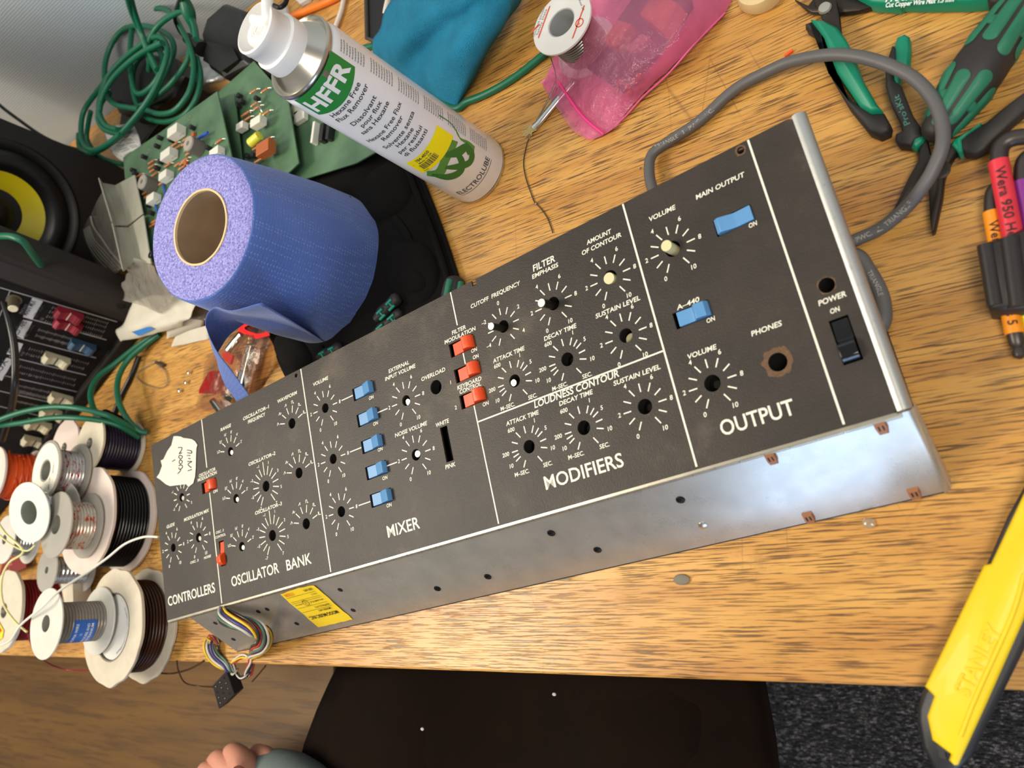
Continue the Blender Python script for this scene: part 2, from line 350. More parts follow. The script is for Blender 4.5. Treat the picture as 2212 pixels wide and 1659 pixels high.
holes += [rect(s_[1] * mm, s_[2] * mm, .0240, .0108) for s_ in SLOTS] + [rect(.1017, .0465, .0078, .0235), rect(.3907, .0696, .0072, .0270), rect(.6772, .0455, .0105, .0262)]
holes += [circ(.6565, .1769, .0022), circ(.2376, .1773, .0019)]
vs, fs = plate(outer, holes, .0018)
panel = MB(SM).flat(vs, fs).build('front_panel', BLK, synth, smooth=0)
# print
pr = MB(SM); ZP = .00012
LAB = [('VOLUME', 589.7, 608.6, 160.8), ('MAIN OUTPUT', 622.3, 654.5, 160.2), ('ON', 647.3, 652.5, 128.4), ('A-440', 590.6, 606.2, 98.0), ('ON', 606.5, 612.1, 83.1), ('PHONES', 629.6, 648.1, 65.6), ('POWER', 669.9, 685.1, 68.6), ('ON', 674.4, 679.7, 62.0), ('VOLUME', 588.9, 608.0, 66.0), ('OUTPUT', 595.9, 640.3, 15.8), ('FILTER', 497.6, 516.6, 165.4), ('EMPHASIS', 495.4, 518.2, 160.6), ('CUTOFF  FREQUENCY', 438.4, 485.1, 160.9), ('AMOUNT', 542.8, 562.6, 165.6), ('OF CONTOUR', 537.6, 568.5, 160.2), ('FILTER', 416.2, 430.1, 148.0), ('MODULATION', 407.6, 438.8, 143.6), ('ON', 430.4, 436.2, 128.1), ('ON', 430.7, 436.3, 122.9), ('KEYBOARD', 410.9, 434.4, 105.6), ('CONTROL', 412.3, 433.0, 101.9), ('ON', 430.6, 436.3, 86.2), ('DECAY TIME', 493.2, 520.4, 114.0), ('ATTACK TIME', 447.4, 476.3, 113.9), ('SUSTAIN LEVEL', 535.6, 569.4, 114.2), ('LOUDNESS CONTOUR', 473.3, 541.5, 71.4), ('SUSTAIN LEVEL', 535.9, 570.1, 66.6), ('DECAY TIME', 492.9, 520.1, 66.6), ('ATTACK TIME', 446.9, 475.9, 66.4), ('MODIFIERS', 467.6, 529.0, 15.8), ('VOLUME', 257.7, 277.5, 160.1), ('EXTERNAL', 346.5, 369.3, 141.4), ('INPUT VOLUME', 341.3, 375.3, 136.5), ('OVERLOAD', 378.4, 403.3, 123.6), ('NOISE VOLUME', 341.1, 376.0, 89.2), ('WHITE', 384.0, 397.3, 84.6), ('PINK', 385.1, 395.3, 51.4), ('ON', 320.2, 325.8, 127.2), ('ON', 320.1, 325.7, 105.1), ('ON', 320.3, 325.9, 83.4), ('ON', 320.1, 325.8, 59.9), ('ON', 319.5, 325.2, 38.0), ('MIXER', 315.5, 350.1, 16.0), ('RANGE', 120.9, 137.8, 160.2), ('OSCILLATOR-1', 156.7, 196.0, 160.2), ('FREQUENCY', 163.1, 189.5, 155.1), ('WAVEFORM', 208.4, 235.8, 160.6), ('OSCILLATOR-2', 156.5, 195.9, 116.1), ('OSCILLATOR-3', 157.0, 195.7, 70.1), ('OSCILLATOR', 78.2, 105.8, 125.8), ('MODULATION', 75.4, 107.5, 122.0), ('ON', 98.4, 105.6, 104.8), ('OSC. 3', 95.3, 107.9, 66.1), ('CONTROL', 93.9, 110.0, 61.8), ('MODULATION MIX', 45.9, 88.5, 89.4), ('GLIDE', 14.7, 29.3, 89.4), ('OSC. 3', 49.1, 63.0, 46.8), ('NOISE', 72.1, 84.0, 46.8), ('OSCILLATOR', 110.6, 180.1, 14.7), ('BANK', 190.5, 223.6, 14.2), ('CONTROLLERS', 4.8, 84.4, 14.6)]
TITLES = ('OUTPUT', 'MODIFIERS', 'MIXER', 'BANK', 'CONTROLLERS')
for s_, u0, u1, v in LAB:
    big = s_ in TITLES or (s_ == 'OSCILLATOR' and v < 20)
    h = 8.8 if big else (4.6 if 'LOUD' in s_ or (s_ == 'FILTER' and u0 > 480) else (2.2 if s_ in ('OSC. 3', 'CONTROL', 'NOISE') and u0 < 120 else 3.0))
    if s_ == 'ON': h = 2.7
    text(pr, s_.replace('-', '\u2013'), u0 * mm, u1 * mm, (v - (.9 if big else 0)) * mm, h * mm, bold=.018 if not big else .012, shear=.0 if big else .16, z=ZP)
def bar2(mb, x0, y0, x1, y1, w_, z=ZP):
    a = V3((x0, y0, z)); b_ = V3((x1, y1, z)); d = (b_ - a).normalized(); nn = V3((-d.y, d.x, 0)) * (w_ / 2)
    mb.flat([a - nn, b_ - nn, b_ + nn, a + nn], [(0, 1, 2, 3)])
def tick(cx_, cy_, ang, r0, r1, w_=.85):
    s, c = math.sin(math.radians(ang)), math.cos(math.radians(ang))
    bar2(pr, (cx_ + s * r0) * mm, (cy_ + c * r0) * mm, (cx_ + s * r1) * mm, (cy_ + c * r1) * mm, w_ * mm)
def num(s_, cx_, cy_, ang, r_, h=2.9, dx=0):
    s, c = math.sin(math.radians(ang)), math.cos(math.radians(ang))
    text(pr, s_, (cx_ + s * r_ + dx) * mm, None, (cy_ + c * r_ - h / 2) * mm, h * mm, bold=.014, shear=.12, z=ZP)
WAVES = ['M0 0 L.5 1 L1 0', 'M0 0 L.3 1 L.3 0 L1 0', 'M0 0 L0 1 L1 0', 'M0 0 L0 1 L.6 1 L.6 0 L1 0', 'M0 0 L0 1 L.45 1 L.45 0 L1 0', 'M0 0 L0 1 L.25 1 L.25 0 L1 0']
WG = [[(0, 0), (.5, 1), (1, 0)], [(-.3, 0), (.3, 1), (.4, 0), (1, .6)], [(0, 0), (.8, 1), (.8, 0)], [(0, 0), (0, 1), (.6, 1), (.6, 0), (1.1, 0)], [(0, 0), (0, 1), (.45, 1), (.45, 0), (1.1, 0)], [(0, 0), (0, 1), (.3, 1), (.3, 0), (1.1, 0)]]
for kind, x, y, r_ in DIALS:
    if kind in ('vol', 'mix'):
        for k in range(11): tick(x, y, -150 + 30 * k, 9.8, 15.4)
        for k in (0, 2, 4, 6, 8, 10): num(str(k), x, y, -150 + 30 * k, 19.3 if k not in (2, 8) else 18.6)
    elif kind == 'cut':
        for k in range(11): tick(x, y, -150 + 30 * k, 9.0, 14.2)
        for k, s_ in ((1, '\u20134'), (3, '\u20132'), (5, '0'), (7, '2'), (9, '4')): num(s_, x, y, -150 + 30 * k, 18.4)
    elif kind == 'tun':
        for k in range(11): tick(x, y, -150 + 30 * k, 9.0, 14.2)
        for k, s_ in ((1, '\u20132'), (3, '\u20131'), (9, '2')): num(s_, x, y, -150 + 30 * k, 17.8, 2.4)
    elif kind == 'dec':
        for a in (-148, -118, -104, -90, -62, -33, -2, 29, 47, 62, 85, 109, 148): tick(x, y, a, 9.8, 15.0)
        for a, s_, dx in ((-149, 'M\u2013SEC.', -1), (-119, '10', -1.5), (-90, '200', -2), (-33, '600', -1.5), (29, '1', 0), (62, '5', 0), (109, '10', 1), (147, 'SEC.', 1.5)): num(s_, x, y, a, 18.6, 2.8, dx)
    elif kind == 'frq':
        for k in range(15): tick(x, y, -147 + 21 * k, 10.2, 22.5 if k == 7 else 18.3)
        for k, s_ in ((0, '\u20137'), (2, '\u20135'), (4, '\u20133'), (6, '\u20131'), (8, '1'), (10, '3'), (12, '5'), (14, '7')): num(s_, x, y, -147 + 21 * k, 21.4, 2.7)
    elif kind == 'rng':
        for k, s_ in enumerate(('LO', "32'", "16'", "8'", "4'", "2'")):
            tick(x, y, -75 + 30 * k, 9.5, 15.5); num(s_, x, y, -75 + 30 * k, 18.6, 2.5)
    elif kind == 'wav':
        for k in range(6):
            a = -75 + 30 * k; tick(x, y, a, 9.5, 16)
            s, c = math.sin(math.radians(a)), math.cos(math.radians(a)); gx, gy = x + s * 19 - 1.4, y + c * 19 - 1.2
            g = [(gx + p_[0] * 2.9, gy + p_[1] * 2.5) for p_ in WG[k]]
            for i in range(len(g) - 1): bar2(pr, g[i][0] * mm, g[i][1] * mm, g[i + 1][0] * mm, g[i + 1][1] * mm, .55 * mm)
for x in (245, 575.3, 662.4): bar2(pr, x * mm, .0018, x * mm, H_ - .0004, .0013)
bar2(pr, .0925, .0018, .0925, .1070, .0013); bar2(pr, .0925, .1320, .0925, H_ - .0004, .0013)
bar2(pr, .4228, .0018, .4228, .0895, .0011); bar2(pr, .4228, .1008, .4228, .1012, .0011); bar2(pr, .4228, .1222, .4228, .1310, .0011); bar2(pr, .4228, .1535, .4228, H_ - .0004, .0011)
bar2(pr, .4228, .0768, .5753, .0768, .0011)
for y in (137, 92, 47): bar2(pr, .2885, (y + 9.5) * mm if False else (y + 9.9) * mm, .3028, (y + .6) * mm if False else (y + .2) * mm, .0009) if False else bar2(pr, .2890, y * mm + .0093 - .0093 + .0, .3028, y * mm, .0009)
for y in (114.2, 69.8): bar2(pr, .3272, y * mm, .3385, y * mm, .0009)
text(pr, '1', .4058, None, .1120, .0028, bold=.014, shear=.12, z=ZP); text(pr, '2', .4058, None, .0920, .0028, bold=.014, shear=.12, z=ZP)
pr.build('lettering', PRINT, panel, smooth=0)
# wear: rust dust rings round the headphone jack and led hole
RUST = mat('rust_dust', (104, 78, 56), .9, var=.25, vscale=900, bmp=.4, bscale=1500)
def blotch(cx_, cy_, r0, r1, seed, n=60):
    wr = MB(SM); vs = []; 
    for i in range(n):
        a = 2 * math.pi * i / n; vs.append((cx_ + math.cos(a) * r0, cy_ + math.sin(a) * r0, .00008))
        q = r1 * (1 + .22 * noise.noise(V3((math.cos(a) * 2, math.sin(a) * 2, seed))) + .10 * noise.noise(V3((math.cos(a) * 9, math.sin(a) * 9, seed)))); vs.append((cx_ + math.cos(a) * q, cy_ + math.sin(a) * q, .00008))
    wr.flat(vs, [(2 * i, 2 * ((i + 1) % n), 2 * ((i + 1) % n) + 1, 2 * i + 1) for i in range(n)]).build('rust_ring', RUST, panel, smooth=0)
blotch(.6392, .0462, .0055, .0086, 1); blotch(.6565, .1769, .0023, .0034, 5); blotch(.6772, .0784, .0045, .0050, 9)
# sub-plate, dark inside, shafts
MB(SM).box(.012, W_ - .004, .006, H_ - .003, -.0300, -.0290).build('sub_plate', DARKIN, synth, smooth=0)
sk = MB(SM); sk.box(.012, .013, .004, H_ - .003, -.0290, -.0020); sk.box(W_ - .006, W_ - .005, .004, H_ - .003, -.029, -.002); sk.box(.012, W_ - .005, H_ - .004, H_ - .003, -.029, -.002); sk.box(.012, W_ - .005, .004, .005, -.029, -.002)
sk.build('inner_walls', DARKIN, synth, smooth=0)
RIMM = mat('bare_metal_edge', (196, 196, 192), .3, metal=.9)
for d in DIALS + [('j', *j) for j in JACKS]:
    MB(SM).lathe((d[1] * mm, d[2] * mm, -.0110), (0, 0, 1), [((d[3] + .9) * mm, 0), ((d[3] + .9) * mm, .0091)], 24, cap=False).build('dark_hole_cup', HOLE, synth, smooth=60)  # black cups added under the holes so their insides show dark
CREAM = mat('cream_nylon_shaft', (214, 206, 160), .45, sss=.2); STEEL = mat('steel_shaft', (205, 200, 186), .28, metal=.9); DKST = mat('dark_steel', (60, 56, 50), .35, metal=.8)
def shaft(x, y, tip, lx, ly, r_, m_, m2=None):
    a = V3((x + lx * .0, y + ly * .0, -.026)); b_ = V3((x + lx, y + ly, tip))
    o = MB(SM).cyl((x * mm, y * mm, -.026), ((x + lx) * mm, (y + ly) * mm, tip * mm), r_ * mm, seg=20).build('shaft', m_, synth, smooth=40)
    if m2:
        d = V3(((x + lx) * mm, (y + ly) * mm, tip * mm)) - V3((x * mm, y * mm, -.026)); d.normalize(); e = V3(((x + lx) * mm, (y + ly) * mm, tip * mm))
        MB(SM).cyl(e - d * .0008, e + d * .0006, (r_ - .05) * mm, seg=20).build('shaft_tip', m2, o, smooth=40)
    return o
shaft(599, 137, 6.5, -1.2, 1.0, 3.6, CREAM); shaft(553, 137, 1.0, -.6, -.6, 3.9, CREAM); shaft(553, 95.5, -8, 0, -1.5, 4.1, CREAM)
shaft(462.8, 137, 13, -1.5, -1.5, 2.6, DKST, STEEL); shaft(507, 137, 13, -1.5, -1.5, 2.9, DKST, STEEL)
shaft(462, 95.5, 0, -.8, -1.3, 2.4, DKST, STEEL); shaft(359, 114.2, -3, -.5, -1, 2.6, DKST, STEEL); shaft(359, 70, -1, 1.3, .4, 2.6, DKST, STEEL)
for x, y in ((507, 95.5), (462, 47), (507, 47), (553, 47), (599, 47), (268, 137), (268, 92), (268, 47), (223.3, 137), (223.3, 91.8), (223.3, 47), (177, 91.8), (177, 47), (22.7, 68.3)): shaft(x, y, -9, 0, 0, 2.6, DKST)
for x, y in ((132, 137), (132, 91.5), (132, 46.5), (45.9, 114), (67, 68.9)): shaft(x, y, -1, .4, -1, 2.2, STEEL)
# rockers
BLUE = mat('blue_rocker_plastic', (92, 146, 196), .35, var=.03); RED = mat('orange_rocker_plastic', (238, 78, 30), .32, var=.03); BLKP = mat('gloss_black_plastic', (12, 13, 16), .12, coat=.5)
def rocker(kind, x, y, w_=.0225, d=.0094, flip=False, vert=False, m_=None, hi=.0052, name='rocker_switch'):
    h2 = w_ / 2; lo_ = -.0012 if kind == 'red' else .0004
    prof = [(-h2, -.006), (-h2, lo_), (-.0005, lo_ + .0012), (.0022, hi * .9), (.0045, hi), (h2 - .0028, hi * .93), (h2 - .0008, hi * .6), (h2, .001), (h2, -.006)]
    if kind == 'blue': prof = [(-h2, -.006), (-h2, .0006), (0, .0010), (.0012, .0024), (h2 - .0005, .0050), (h2, .0040), (h2, -.006)]
    if kind == 'ridge': prof = [(-h2, -.006), (-h2, .002), (-h2 + .0028, .0042), (0, .0006), (.0012, .0004), (h2, .0012), (h2, -.006)]
    if kind == 'ridge2': prof = [(-h2, -.006), (-h2, .0012), (-.0012, .0004), (0, .0006), (.0022, .0045), (h2 - .002, .0036), (h2, .0005), (h2, -.006)]
    if flip: prof = [(-q[0], q[1]) for q in reversed(prof)]
    vs = []; n = len(prof)
    for s in (-1, 1):
        for q in prof: vs.append((x * mm + (s * d / 2 if vert else q[0]), y * mm + (q[0] if vert else s * d / 2), q[1]))
    fs = [tuple(range(n)), tuple(reversed(range(n, 2 * n)))] + [(i, i + n, (i + 1) % n + n, (i + 1) % n) for i in range(n)]
    o = MB(SM).flat(vs, fs).build(name, m_ or (RED if kind == 'red' else BLUE), synth, smooth=35, mods=[('BEVEL', dict(width=.0003, segments=2))])
    return o
for i, (k, x, y) in enumerate(SLOTS):
    kk = k
    if i == 8: kk = 'ridge'
    if i == 9: kk = 'ridge2'
    o = rocker(kk, x + (.4 if i == 8 else 1.2), y, w_=.0226 if i == 8 else .0208, m_=BLUE if k == 'blue' else RED)
    o['label'] = 'blue rocker switch' if k == 'blue' else 'orange rocker switch'
o = rocker('red', 101.7, 46.5, w_=.0215, d=.0062, vert=True, flip=True); o['label'] = 'orange rocker switch set upright'
o = rocker('red', 677.2, 45.5, w_=.0245, d=.0092, vert=True, flip=True, m_=BLKP, hi=.0045, name='power_switch'); o['label'] = 'glossy black power rocker'
MB(SM).box(.3880, .3934, .0570, .0822, -.0100, -.0065).build('slide_switch', HOLE, synth, smooth=0)
# folded chassis face, side roll and hinge
FO = MB()
pt = lambda u, v, o=0.0: O0 + EX * (u * mm) + EF * (v * mm) + FN * o
FN = EX.cross(EF).normalized()
if FN.y > 0: FN = -FN
cBR = P(2040, 1065, .0004); cBL = P(513, 1408.5, .0004)
quad = [pt(35, 1.5), pt(693, 1.0), cBR, cBL]
bk = [q - FN * .0014 for q in quad]
holes_f = [(57.7, 19.3), (54.7, 46.0), (125.2, 19.2), (138.2, 19.2), (152.1, 45.6), (237.1, 19.3), (227.6, 45.9)]
ns = 40; va = []
for k in range(ns + 1):
    t = k / ns; va += [quad[0].lerp(quad[1], t), quad[3].lerp(quad[2], t), bk[0].lerp(bk[1], t), bk[3].lerp(bk[2], t)]
fa_ = []
for k in range(ns):
    a = 4 * k; b2 = a + 4; fa_ += [(a, a + 1, b2 + 1, b2), (a + 2, b2 + 2, b2 + 3, a + 3), (a, b2, b2 + 2, a + 2), (a + 1, a + 3, b2 + 3, b2 + 1)]
fa_ += [(0, 2, 3, 1), (4 * ns, 4 * ns + 1, 4 * ns + 3, 4 * ns + 2)]
face = MB().flat(va, fa_).build('chassis_face', ALU, synth, smooth=0)
for u, v in holes_f: MB().lathe(pt(u, v, .0002), FN, [(.0001, 0), (.0024, 0)], 18, cap=False).build('mounting_hole', HOLE, face, smooth=0)
SCRW = mat('black_screw', (24, 23, 22), .4, metal=.6)
for u, v in ((327.3, 44.5), (378.9, 44.8), (455.3, 18.7), (477.2, 44.7), (553.7, 19.7)):
    o = MB().lathe(pt(u, v), FN, [(.0030, 0), (.0028, .0008), (.0018, .0014), (.0001, .0016)], 18).build('screw', SCRW, face, smooth=40)
    MB().obox(pt(u, v, .0016), EX, EF, FN, .0013, .0003, .0003).build('slot', HOLE, o, smooth=0)
o = MB().lathe(pt(555.8, 45.7), FN, [(.0030, 0), (.0028, .0009), (.0015, .0014), (.0001, .0015)], 18).build('screw', STEEL, face, smooth=40); o['label'] = 'bare steel screw'
CLIP = mat('brown_spring_clip', (150, 100, 66), .5, var=.1)
for u, v in ((679.1, 6.5), (618.5, 6.6), (618.5, 60.2), (678.2, 60.2)):
    pts2 = [(-3.2, -4.5), (3.2, -4.5), (3.4, 0), (2.4, 3.8), (-2.4, 3.8), (-3.4, 0)]
    vs = [pt(u + a, v + b_, .0003 + (.0016 if b_ > 0 else 0)) for a, b_ in pts2] + [pt(u + a * .8, v + b_ * .8, .0026) for a, b_ in pts2]
    o = MB().flat(vs, [tuple(range(6, 12))] + [(i, (i + 1) % 6, (i + 1) % 6 + 6, i + 6) for i in range(6)]).build('spring_clip', CLIP, face, smooth=25)
    sl = MB()
    for dx in (-1.1, 1.1): sl.obox(pt(u + dx, v - 1.3, .0027), EX, EF, FN, .00035, .0016, .0002)
    sl.build('slot', HOLE, o, smooth=0)
# chassis belly: floor, end plates
SIDEM = ALU
bly = MB(); q0 = [V3((c.x, c.y, .0012)) for c in (cBL, cBR)]; back = [q + V3((-.13 * .14, .13, 0)) for q in q0]
bly.flat([q0[0], q0[1], back[1], back[0]], [(0, 1, 2, 3)])
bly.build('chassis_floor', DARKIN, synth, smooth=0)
sp_ = MB()
e0 = O0 + EX * (.6905); e1 = e0 + EV * (H_ - .002); b0 = V3((cBR.x, cBR.y, .001)); b1 = V3((e1.x, e1.y - .03, .001))
sp_.flat([e0 - EN * .002, e1 - EN * .002, b1, b0], [(0, 1, 2, 3)]); sp_.build('end_plate', ALU, synth, smooth=0)
bp = MB(SM); bp.box(.05, .685, H_ - .0085, H_ - .0075, -.0285, -.003); bp.build('rear_flange', DARKIN, synth, smooth=0)
# lower body under the panel so that it stands on the bench
lb = MB(); A0 = O0 + EX * .05; A1 = O0 + EX * .68
for A_, s in ((A0, 1), (A1, 1)): pass
ft = [V3((A0.x - .01, A0.y + .10, .001)), V3((A1.x - .01, A1.y + .10, .001))]
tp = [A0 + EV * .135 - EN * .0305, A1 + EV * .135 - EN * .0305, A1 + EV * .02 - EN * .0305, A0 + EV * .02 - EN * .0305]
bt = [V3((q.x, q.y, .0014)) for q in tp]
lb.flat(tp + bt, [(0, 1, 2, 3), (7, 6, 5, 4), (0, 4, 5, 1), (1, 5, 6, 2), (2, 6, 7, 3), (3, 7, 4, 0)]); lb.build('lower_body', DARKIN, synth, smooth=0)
# rolled silver side edge on the right
TUBEM = None
m, nt, b = new_mat('worn_galvanised_edge'); TUBEM = m
n1 = noise_node(nt, 300, 3, .7); n2 = noise_node(nt, 40, 4, .7)
r1 = ramp(nt, n1.outputs[0], [(0.56, rgb(188, 188, 184)), (0.66, rgb(150, 150, 148))]); r2 = ramp(nt, n2.outputs[0], [(.45, (0, 0, 0, 1)), (.6, (.5, .5, .5, 1))])
mx = nt.nodes.new('ShaderNodeMix'); mx.data_type = 'RGBA'; nt.links.new(r2.outputs[0], mx.inputs[0]); mx.inputs[6].default_value = rgb(186, 186, 182); nt.links.new(r1.outputs[0], mx.inputs[7])
nt.links.new(mx.outputs[2], b.inputs['Base Color']); b.inputs['Metallic'].default_value = .75; b.inputs['Roughness'].default_value = .42; bump(nt, b, n1.outputs[0], .25, .0003)
RR = .0052
sx = W_ + .0008
vs = []; nn = 10
prof = [(W_ - .0006, .0002)] + [(sx + .001 + RR * math.sin(math.radians(a)), -RR + .0014 + RR * math.cos(math.radians(a))) for a in range(0, 181, 18)] + [(W_ + .0, -2 * RR + .0014)]
for y in (.0006, H_ + .0002): vs += [(q[0], y, q[1]) for q in prof]
n = len(prof); fs = [(i, i + 1, n + i + 1, n + i) for i in range(n - 1)] + [tuple(range(n)), tuple(reversed(range(n, 2 * n)))]
o = MB(SM).flat(vs, fs).build('rolled_edge', TUBEM, synth, smooth=50); o['label'] = 'worn silver rolled edge on the right end'
# rounded lower right bend of the chassis face
vs = []
for t in (0.0, 1.0):
    a_ = quad[1].lerp(quad[2], t)
    for a in range(0, 91, 15):
        vs.append(a_ + EX * (.0055 * math.sin(math.radians(a)) - .0002) - FN * (.0055 * (1 - math.cos(math.radians(a)))))
n = 7; MB().flat(vs, [(i, i + 1, n + i + 1, n + i) for i in range(n - 1)]).build('folded_corner', ALU, synth, smooth=60)
# piano hinge
HNG = mat('hinge_brass_grey', (186, 180, 164), .32, metal=.85, var=.1, vscale=120)
hg = MB(); a0 = O0 + EX * .002 - EN * .0012 + EF * .0012 + FN * .0006; L_ = .689; nk = 46
for k in range(nk):
    a_ = a0 + EX * (L_ * k / nk + .0003); b_ = a0 + EX * (L_ * (k + 1) / nk - .0003); dz = 0 if k % 2 else -.0002
    hg.cyl(a_ + EN * dz, b_ + EN * dz, .0016, seg=10)
hg.cyl(a0, a0 + EX * L_, .0010, seg=8)
hinge = hg.build('piano_hinge', HNG, synth, smooth=50)
lf = MB(SM); lf.box(.001, W_ - .001, -.0014, .0002, -.0016, .0001); lf.build('hinge_leaf', HNG, hinge, smooth=0)
lf = MB()
for k in range(0, nk, 2):
    u0 = 2 + 689 * k / nk; u1 = 2 + 689 * (k + 1) / nk; lf.flat([pt(u0, 1.2, .0005), pt(u1, 1.2, .0005), pt(u1, 3.4, .0005), pt(u0, 3.4, .0005)], [(0, 1, 2, 3)])
lf.build('hinge_leaf', HNG, hinge, smooth=0)
# yellow sticker
STK = mat('yellow_sticker', (240, 206, 40), .5, var=.05, vscale=60)
def SF(u, v, z): return pt(u, v, .0006 + z)
stg = MB()
nu = 12; vs = []
for i in range(nu + 1):
    for j in range(9):
        u = 172.4 + (217.8 - 172.4) * i / nu; v = 4.2 + 50 * j / 8; vs.append(pt(u + (.4 if j % 2 else 0), v + (-1.5 * math.sin(i / nu * 3.1)) * (1 - j / 8) + 1.5, .0006 + .0006 * abs(math.sin(i * .9 + j * .7))))
stg.flat(vs, [(i * 9 + j, i * 9 + j + 1, (i + 1) * 9 + j + 1, (i + 1) * 9 + j) for i in range(nu) for j in range(8)])
stk = stg.build('serial_sticker', STK, face, smooth=60)
st = MB(); INK = mat('black_ink', (38, 32, 14), .6); f_ = lambda x, y, z: pt(217.0 - x * 1000, 54.0 - (50 - y * 1000) if False else 4 + y * 1000, .0018)
fm = lambda x, y, z: pt(216.0 - x * 1000, 5 + y * 1000, .0018)
text(st, 'MOOG MUSIC INC.', .003, .040, .0345, .0040, f=fm, bold=.02)
text(st, 'MODEL NO.', .006, .022, .0290, .0022, f=fm, bold=.02); text(st, 'BUFFALO, N.Y.', .003, .022, .0240, .0022, f=fm, bold=.01)
text(st, 'WILLIAMSVILLE', .003, .020, .0170, .0018, f=fm, bold=.01); text(st, 'VOLTS', .003, .010, .0085, .0020, f=fm); text(st, 'SER. NO.', .003, .014, .0020, .0024, f=fm, bold=.02)
text(st, 'APPROVED', .030, .040, .0165, .0016, f=fm)
for y in (.0065, .0125, .0145, .0215, .0275): 
    st.flat([fm(.002, y, 0), fm(.041, y, 0), fm(.041, y + .0003, 0), fm(.002, y + .0003, 0)], [(0, 1, 2, 3)])
for k in range(24):
    a = 2 * math.pi * k / 24; a2 = 2 * math.pi * (k + 1) / 24; c0 = (.0255, .0172)
    st.flat([fm(c0[0] + math.cos(a) * .0036, c0[1] + math.sin(a) * .0036, 0), fm(c0[0] + math.cos(a2) * .0036, c0[1] + math.sin(a2) * .0036, 0), fm(c0[0] + math.cos(a2) * .0031, c0[1] + math.sin(a2) * .0031, 0), fm(c0[0] + math.cos(a) * .0031, c0[1] + math.sin(a) * .0031, 0)], [(0, 1, 2, 3)])
text(st, 'UL', .0237, .0273, .0160, .0024, f=fm)
st.build('sticker_print', INK, stk, smooth=0)
st = MB(); text(st, '1122A', .028, .040, .0015, .0036, f=fm, bold=.02); st.build('stamped_number', mat('orange_ink', (226, 120, 34), .6), stk, smooth=0)
# torn masking tape note (pen writing)
TAPE = mat('cream_masking_tape', (226, 220, 204), .75, var=.05, vscale=90, bmp=.3, bscale=300)
tp_px = [(375, 942.5), (381, 942), (390, 943), (396, 946), (404, 947), (414, 948.5), (421, 953), (426, 961), (424, 968), (423, 990), (422.5, 1012), (421, 1030), (417, 1044), (411, 1048.5), (407, 1052), (402, 1046), (395, 1046.5), (384, 1048), (367, 1050), (358, 1046), (346, 1036), (338, 1031), (344, 1023), (350, 1006), (347, 995), (353, 992), (361, 975), (370, 962)]
tv = [PL(x, y, O0 + EN * .0009, EN) for x, y in tp_px]; c_ = sum(tv, V3()) / len(tv); n = len(tv)
mid = [c_.lerp(q, .72) + EN * .0006 for q in tv]
note = MB().flat(tv + mid + [c_ + EN * .0006] + [q - EN * .0004 for q in tv], [(i, (i + 1) % n, (i + 1) % n + n, i + n) for i in range(n)] + [(i + n, (i + 1) % n + n, 2 * n) for i in range(n)] + [(i, i + 2 * n + 1, (i + 1) % n + 2 * n + 1, (i + 1) % n) for i in range(n)]).build('masking_tape_note', TAPE, synth, smooth=50)
note['label'] = 'torn cream tape note with pen writing'
pen = MB(); PENM = mat('violet_black_pen', (44, 36, 62), .6)
def stroke(pts, r=.00045): pen.tube([PL(x, y, O0 + EN * .0017, EN) for x, y in pts], r, seg=6, sub=4)
stroke([(404, 972), (413, 974), (413, 979), (405, 978)]); stroke([(404, 984), (411, 984)]); stroke([(407, 990), (411, 991)]); stroke([(405, 997), (414, 997), (406, 1003), (413, 1010)]); stroke([(406, 1017), (412, 1015), (414, 1014)])
stroke([(385, 967), (393, 967), (391, 974), (387, 980), (393, 978)]); stroke([(388, 983), (394, 986), (391, 991), (386, 988), (388, 983)]); stroke([(389, 993), (394, 997), (390, 1003), (387, 998), (389, 993)]); stroke([(386, 1006), (393, 1005), (394, 1010), (388, 1014), (386, 1010)]); stroke([(391, 1012), (389, 1018), (384, 1023)]); stroke([(372, 997), (378, 993)])
pen.build('handwriting', PENM, note, smooth=60)
# wiring loom out of the chassis with its plug
def ptf(px, py, out): 
    q = PL(px, py, O0 + FN * out, FN); return q
WC = [((214, 210, 200), 'white'), ((188, 52, 40), 'red'), ((40, 38, 40), 'black'), ((196, 104, 40), 'orange'), ((230, 190, 40), 'yellow'), ((120, 122, 126), 'grey'), ((72, 66, 140), 'violet'), ((206, 200, 190), 'pale'), ((150, 50, 60), 'maroon'), ((82, 120, 104), 'green')]
loom_px = [(477, 1316, .004), (486, 1331, .014), (510, 1342, .022), (545, 1355, .024), (570, 1372, .022), (569, 1392, .016), (556, 1404, .010), (542, 1418, .006)]
loomm = {}
def wires(pts, spread, nw, r_, parent, tw=.9, cols=None, name='loom_wire'):
    pts = smooth2(pts, 5)
    for k in range(nw):
        a0_ = 2 * math.pi * k / nw; rad = spread * (.45 + .55 * ((k * 7) % 5) / 4); path = []
        for i, q in enumerate(pts):
            t = (pts[min(i + 1, len(pts) - 1)] - pts[max(i - 1, 0)]).normalized(); u = t.orthogonal().normalized(); u = (V3((0, 0, 1)) - t * t.z); u = u.normalized() if u.length > .1 else t.orthogonal().normalized(); w__ = t.cross(u)
            s = min(1, min(i, len(pts) - 1 - i) / (len(pts) * .22) + .35); a = a0_ + i * tw * .12
            path.append(q + (u * math.cos(a) + w__ * math.sin(a)) * rad * s)
        c = (cols or WC)[k % len(cols or WC)]
        MB().tube(path, r_, seg=7, sub=1).build(name, mat('wire_' + c[1], c[0], .4), parent, smooth=60)
loom = bpy.data.objects.new('wiring_loom', None); COL.objects.link(loom); ORG['wiring_loom'] = tuple(pt(84, 5)); loom.location = pt(84, 5); 
loom.parent = synth; loom.matrix_parent_inverse = Matrix.Translation(-O0)
wires([ptf(*q) for q in loom_px], .0066, 20, .00125, loom)
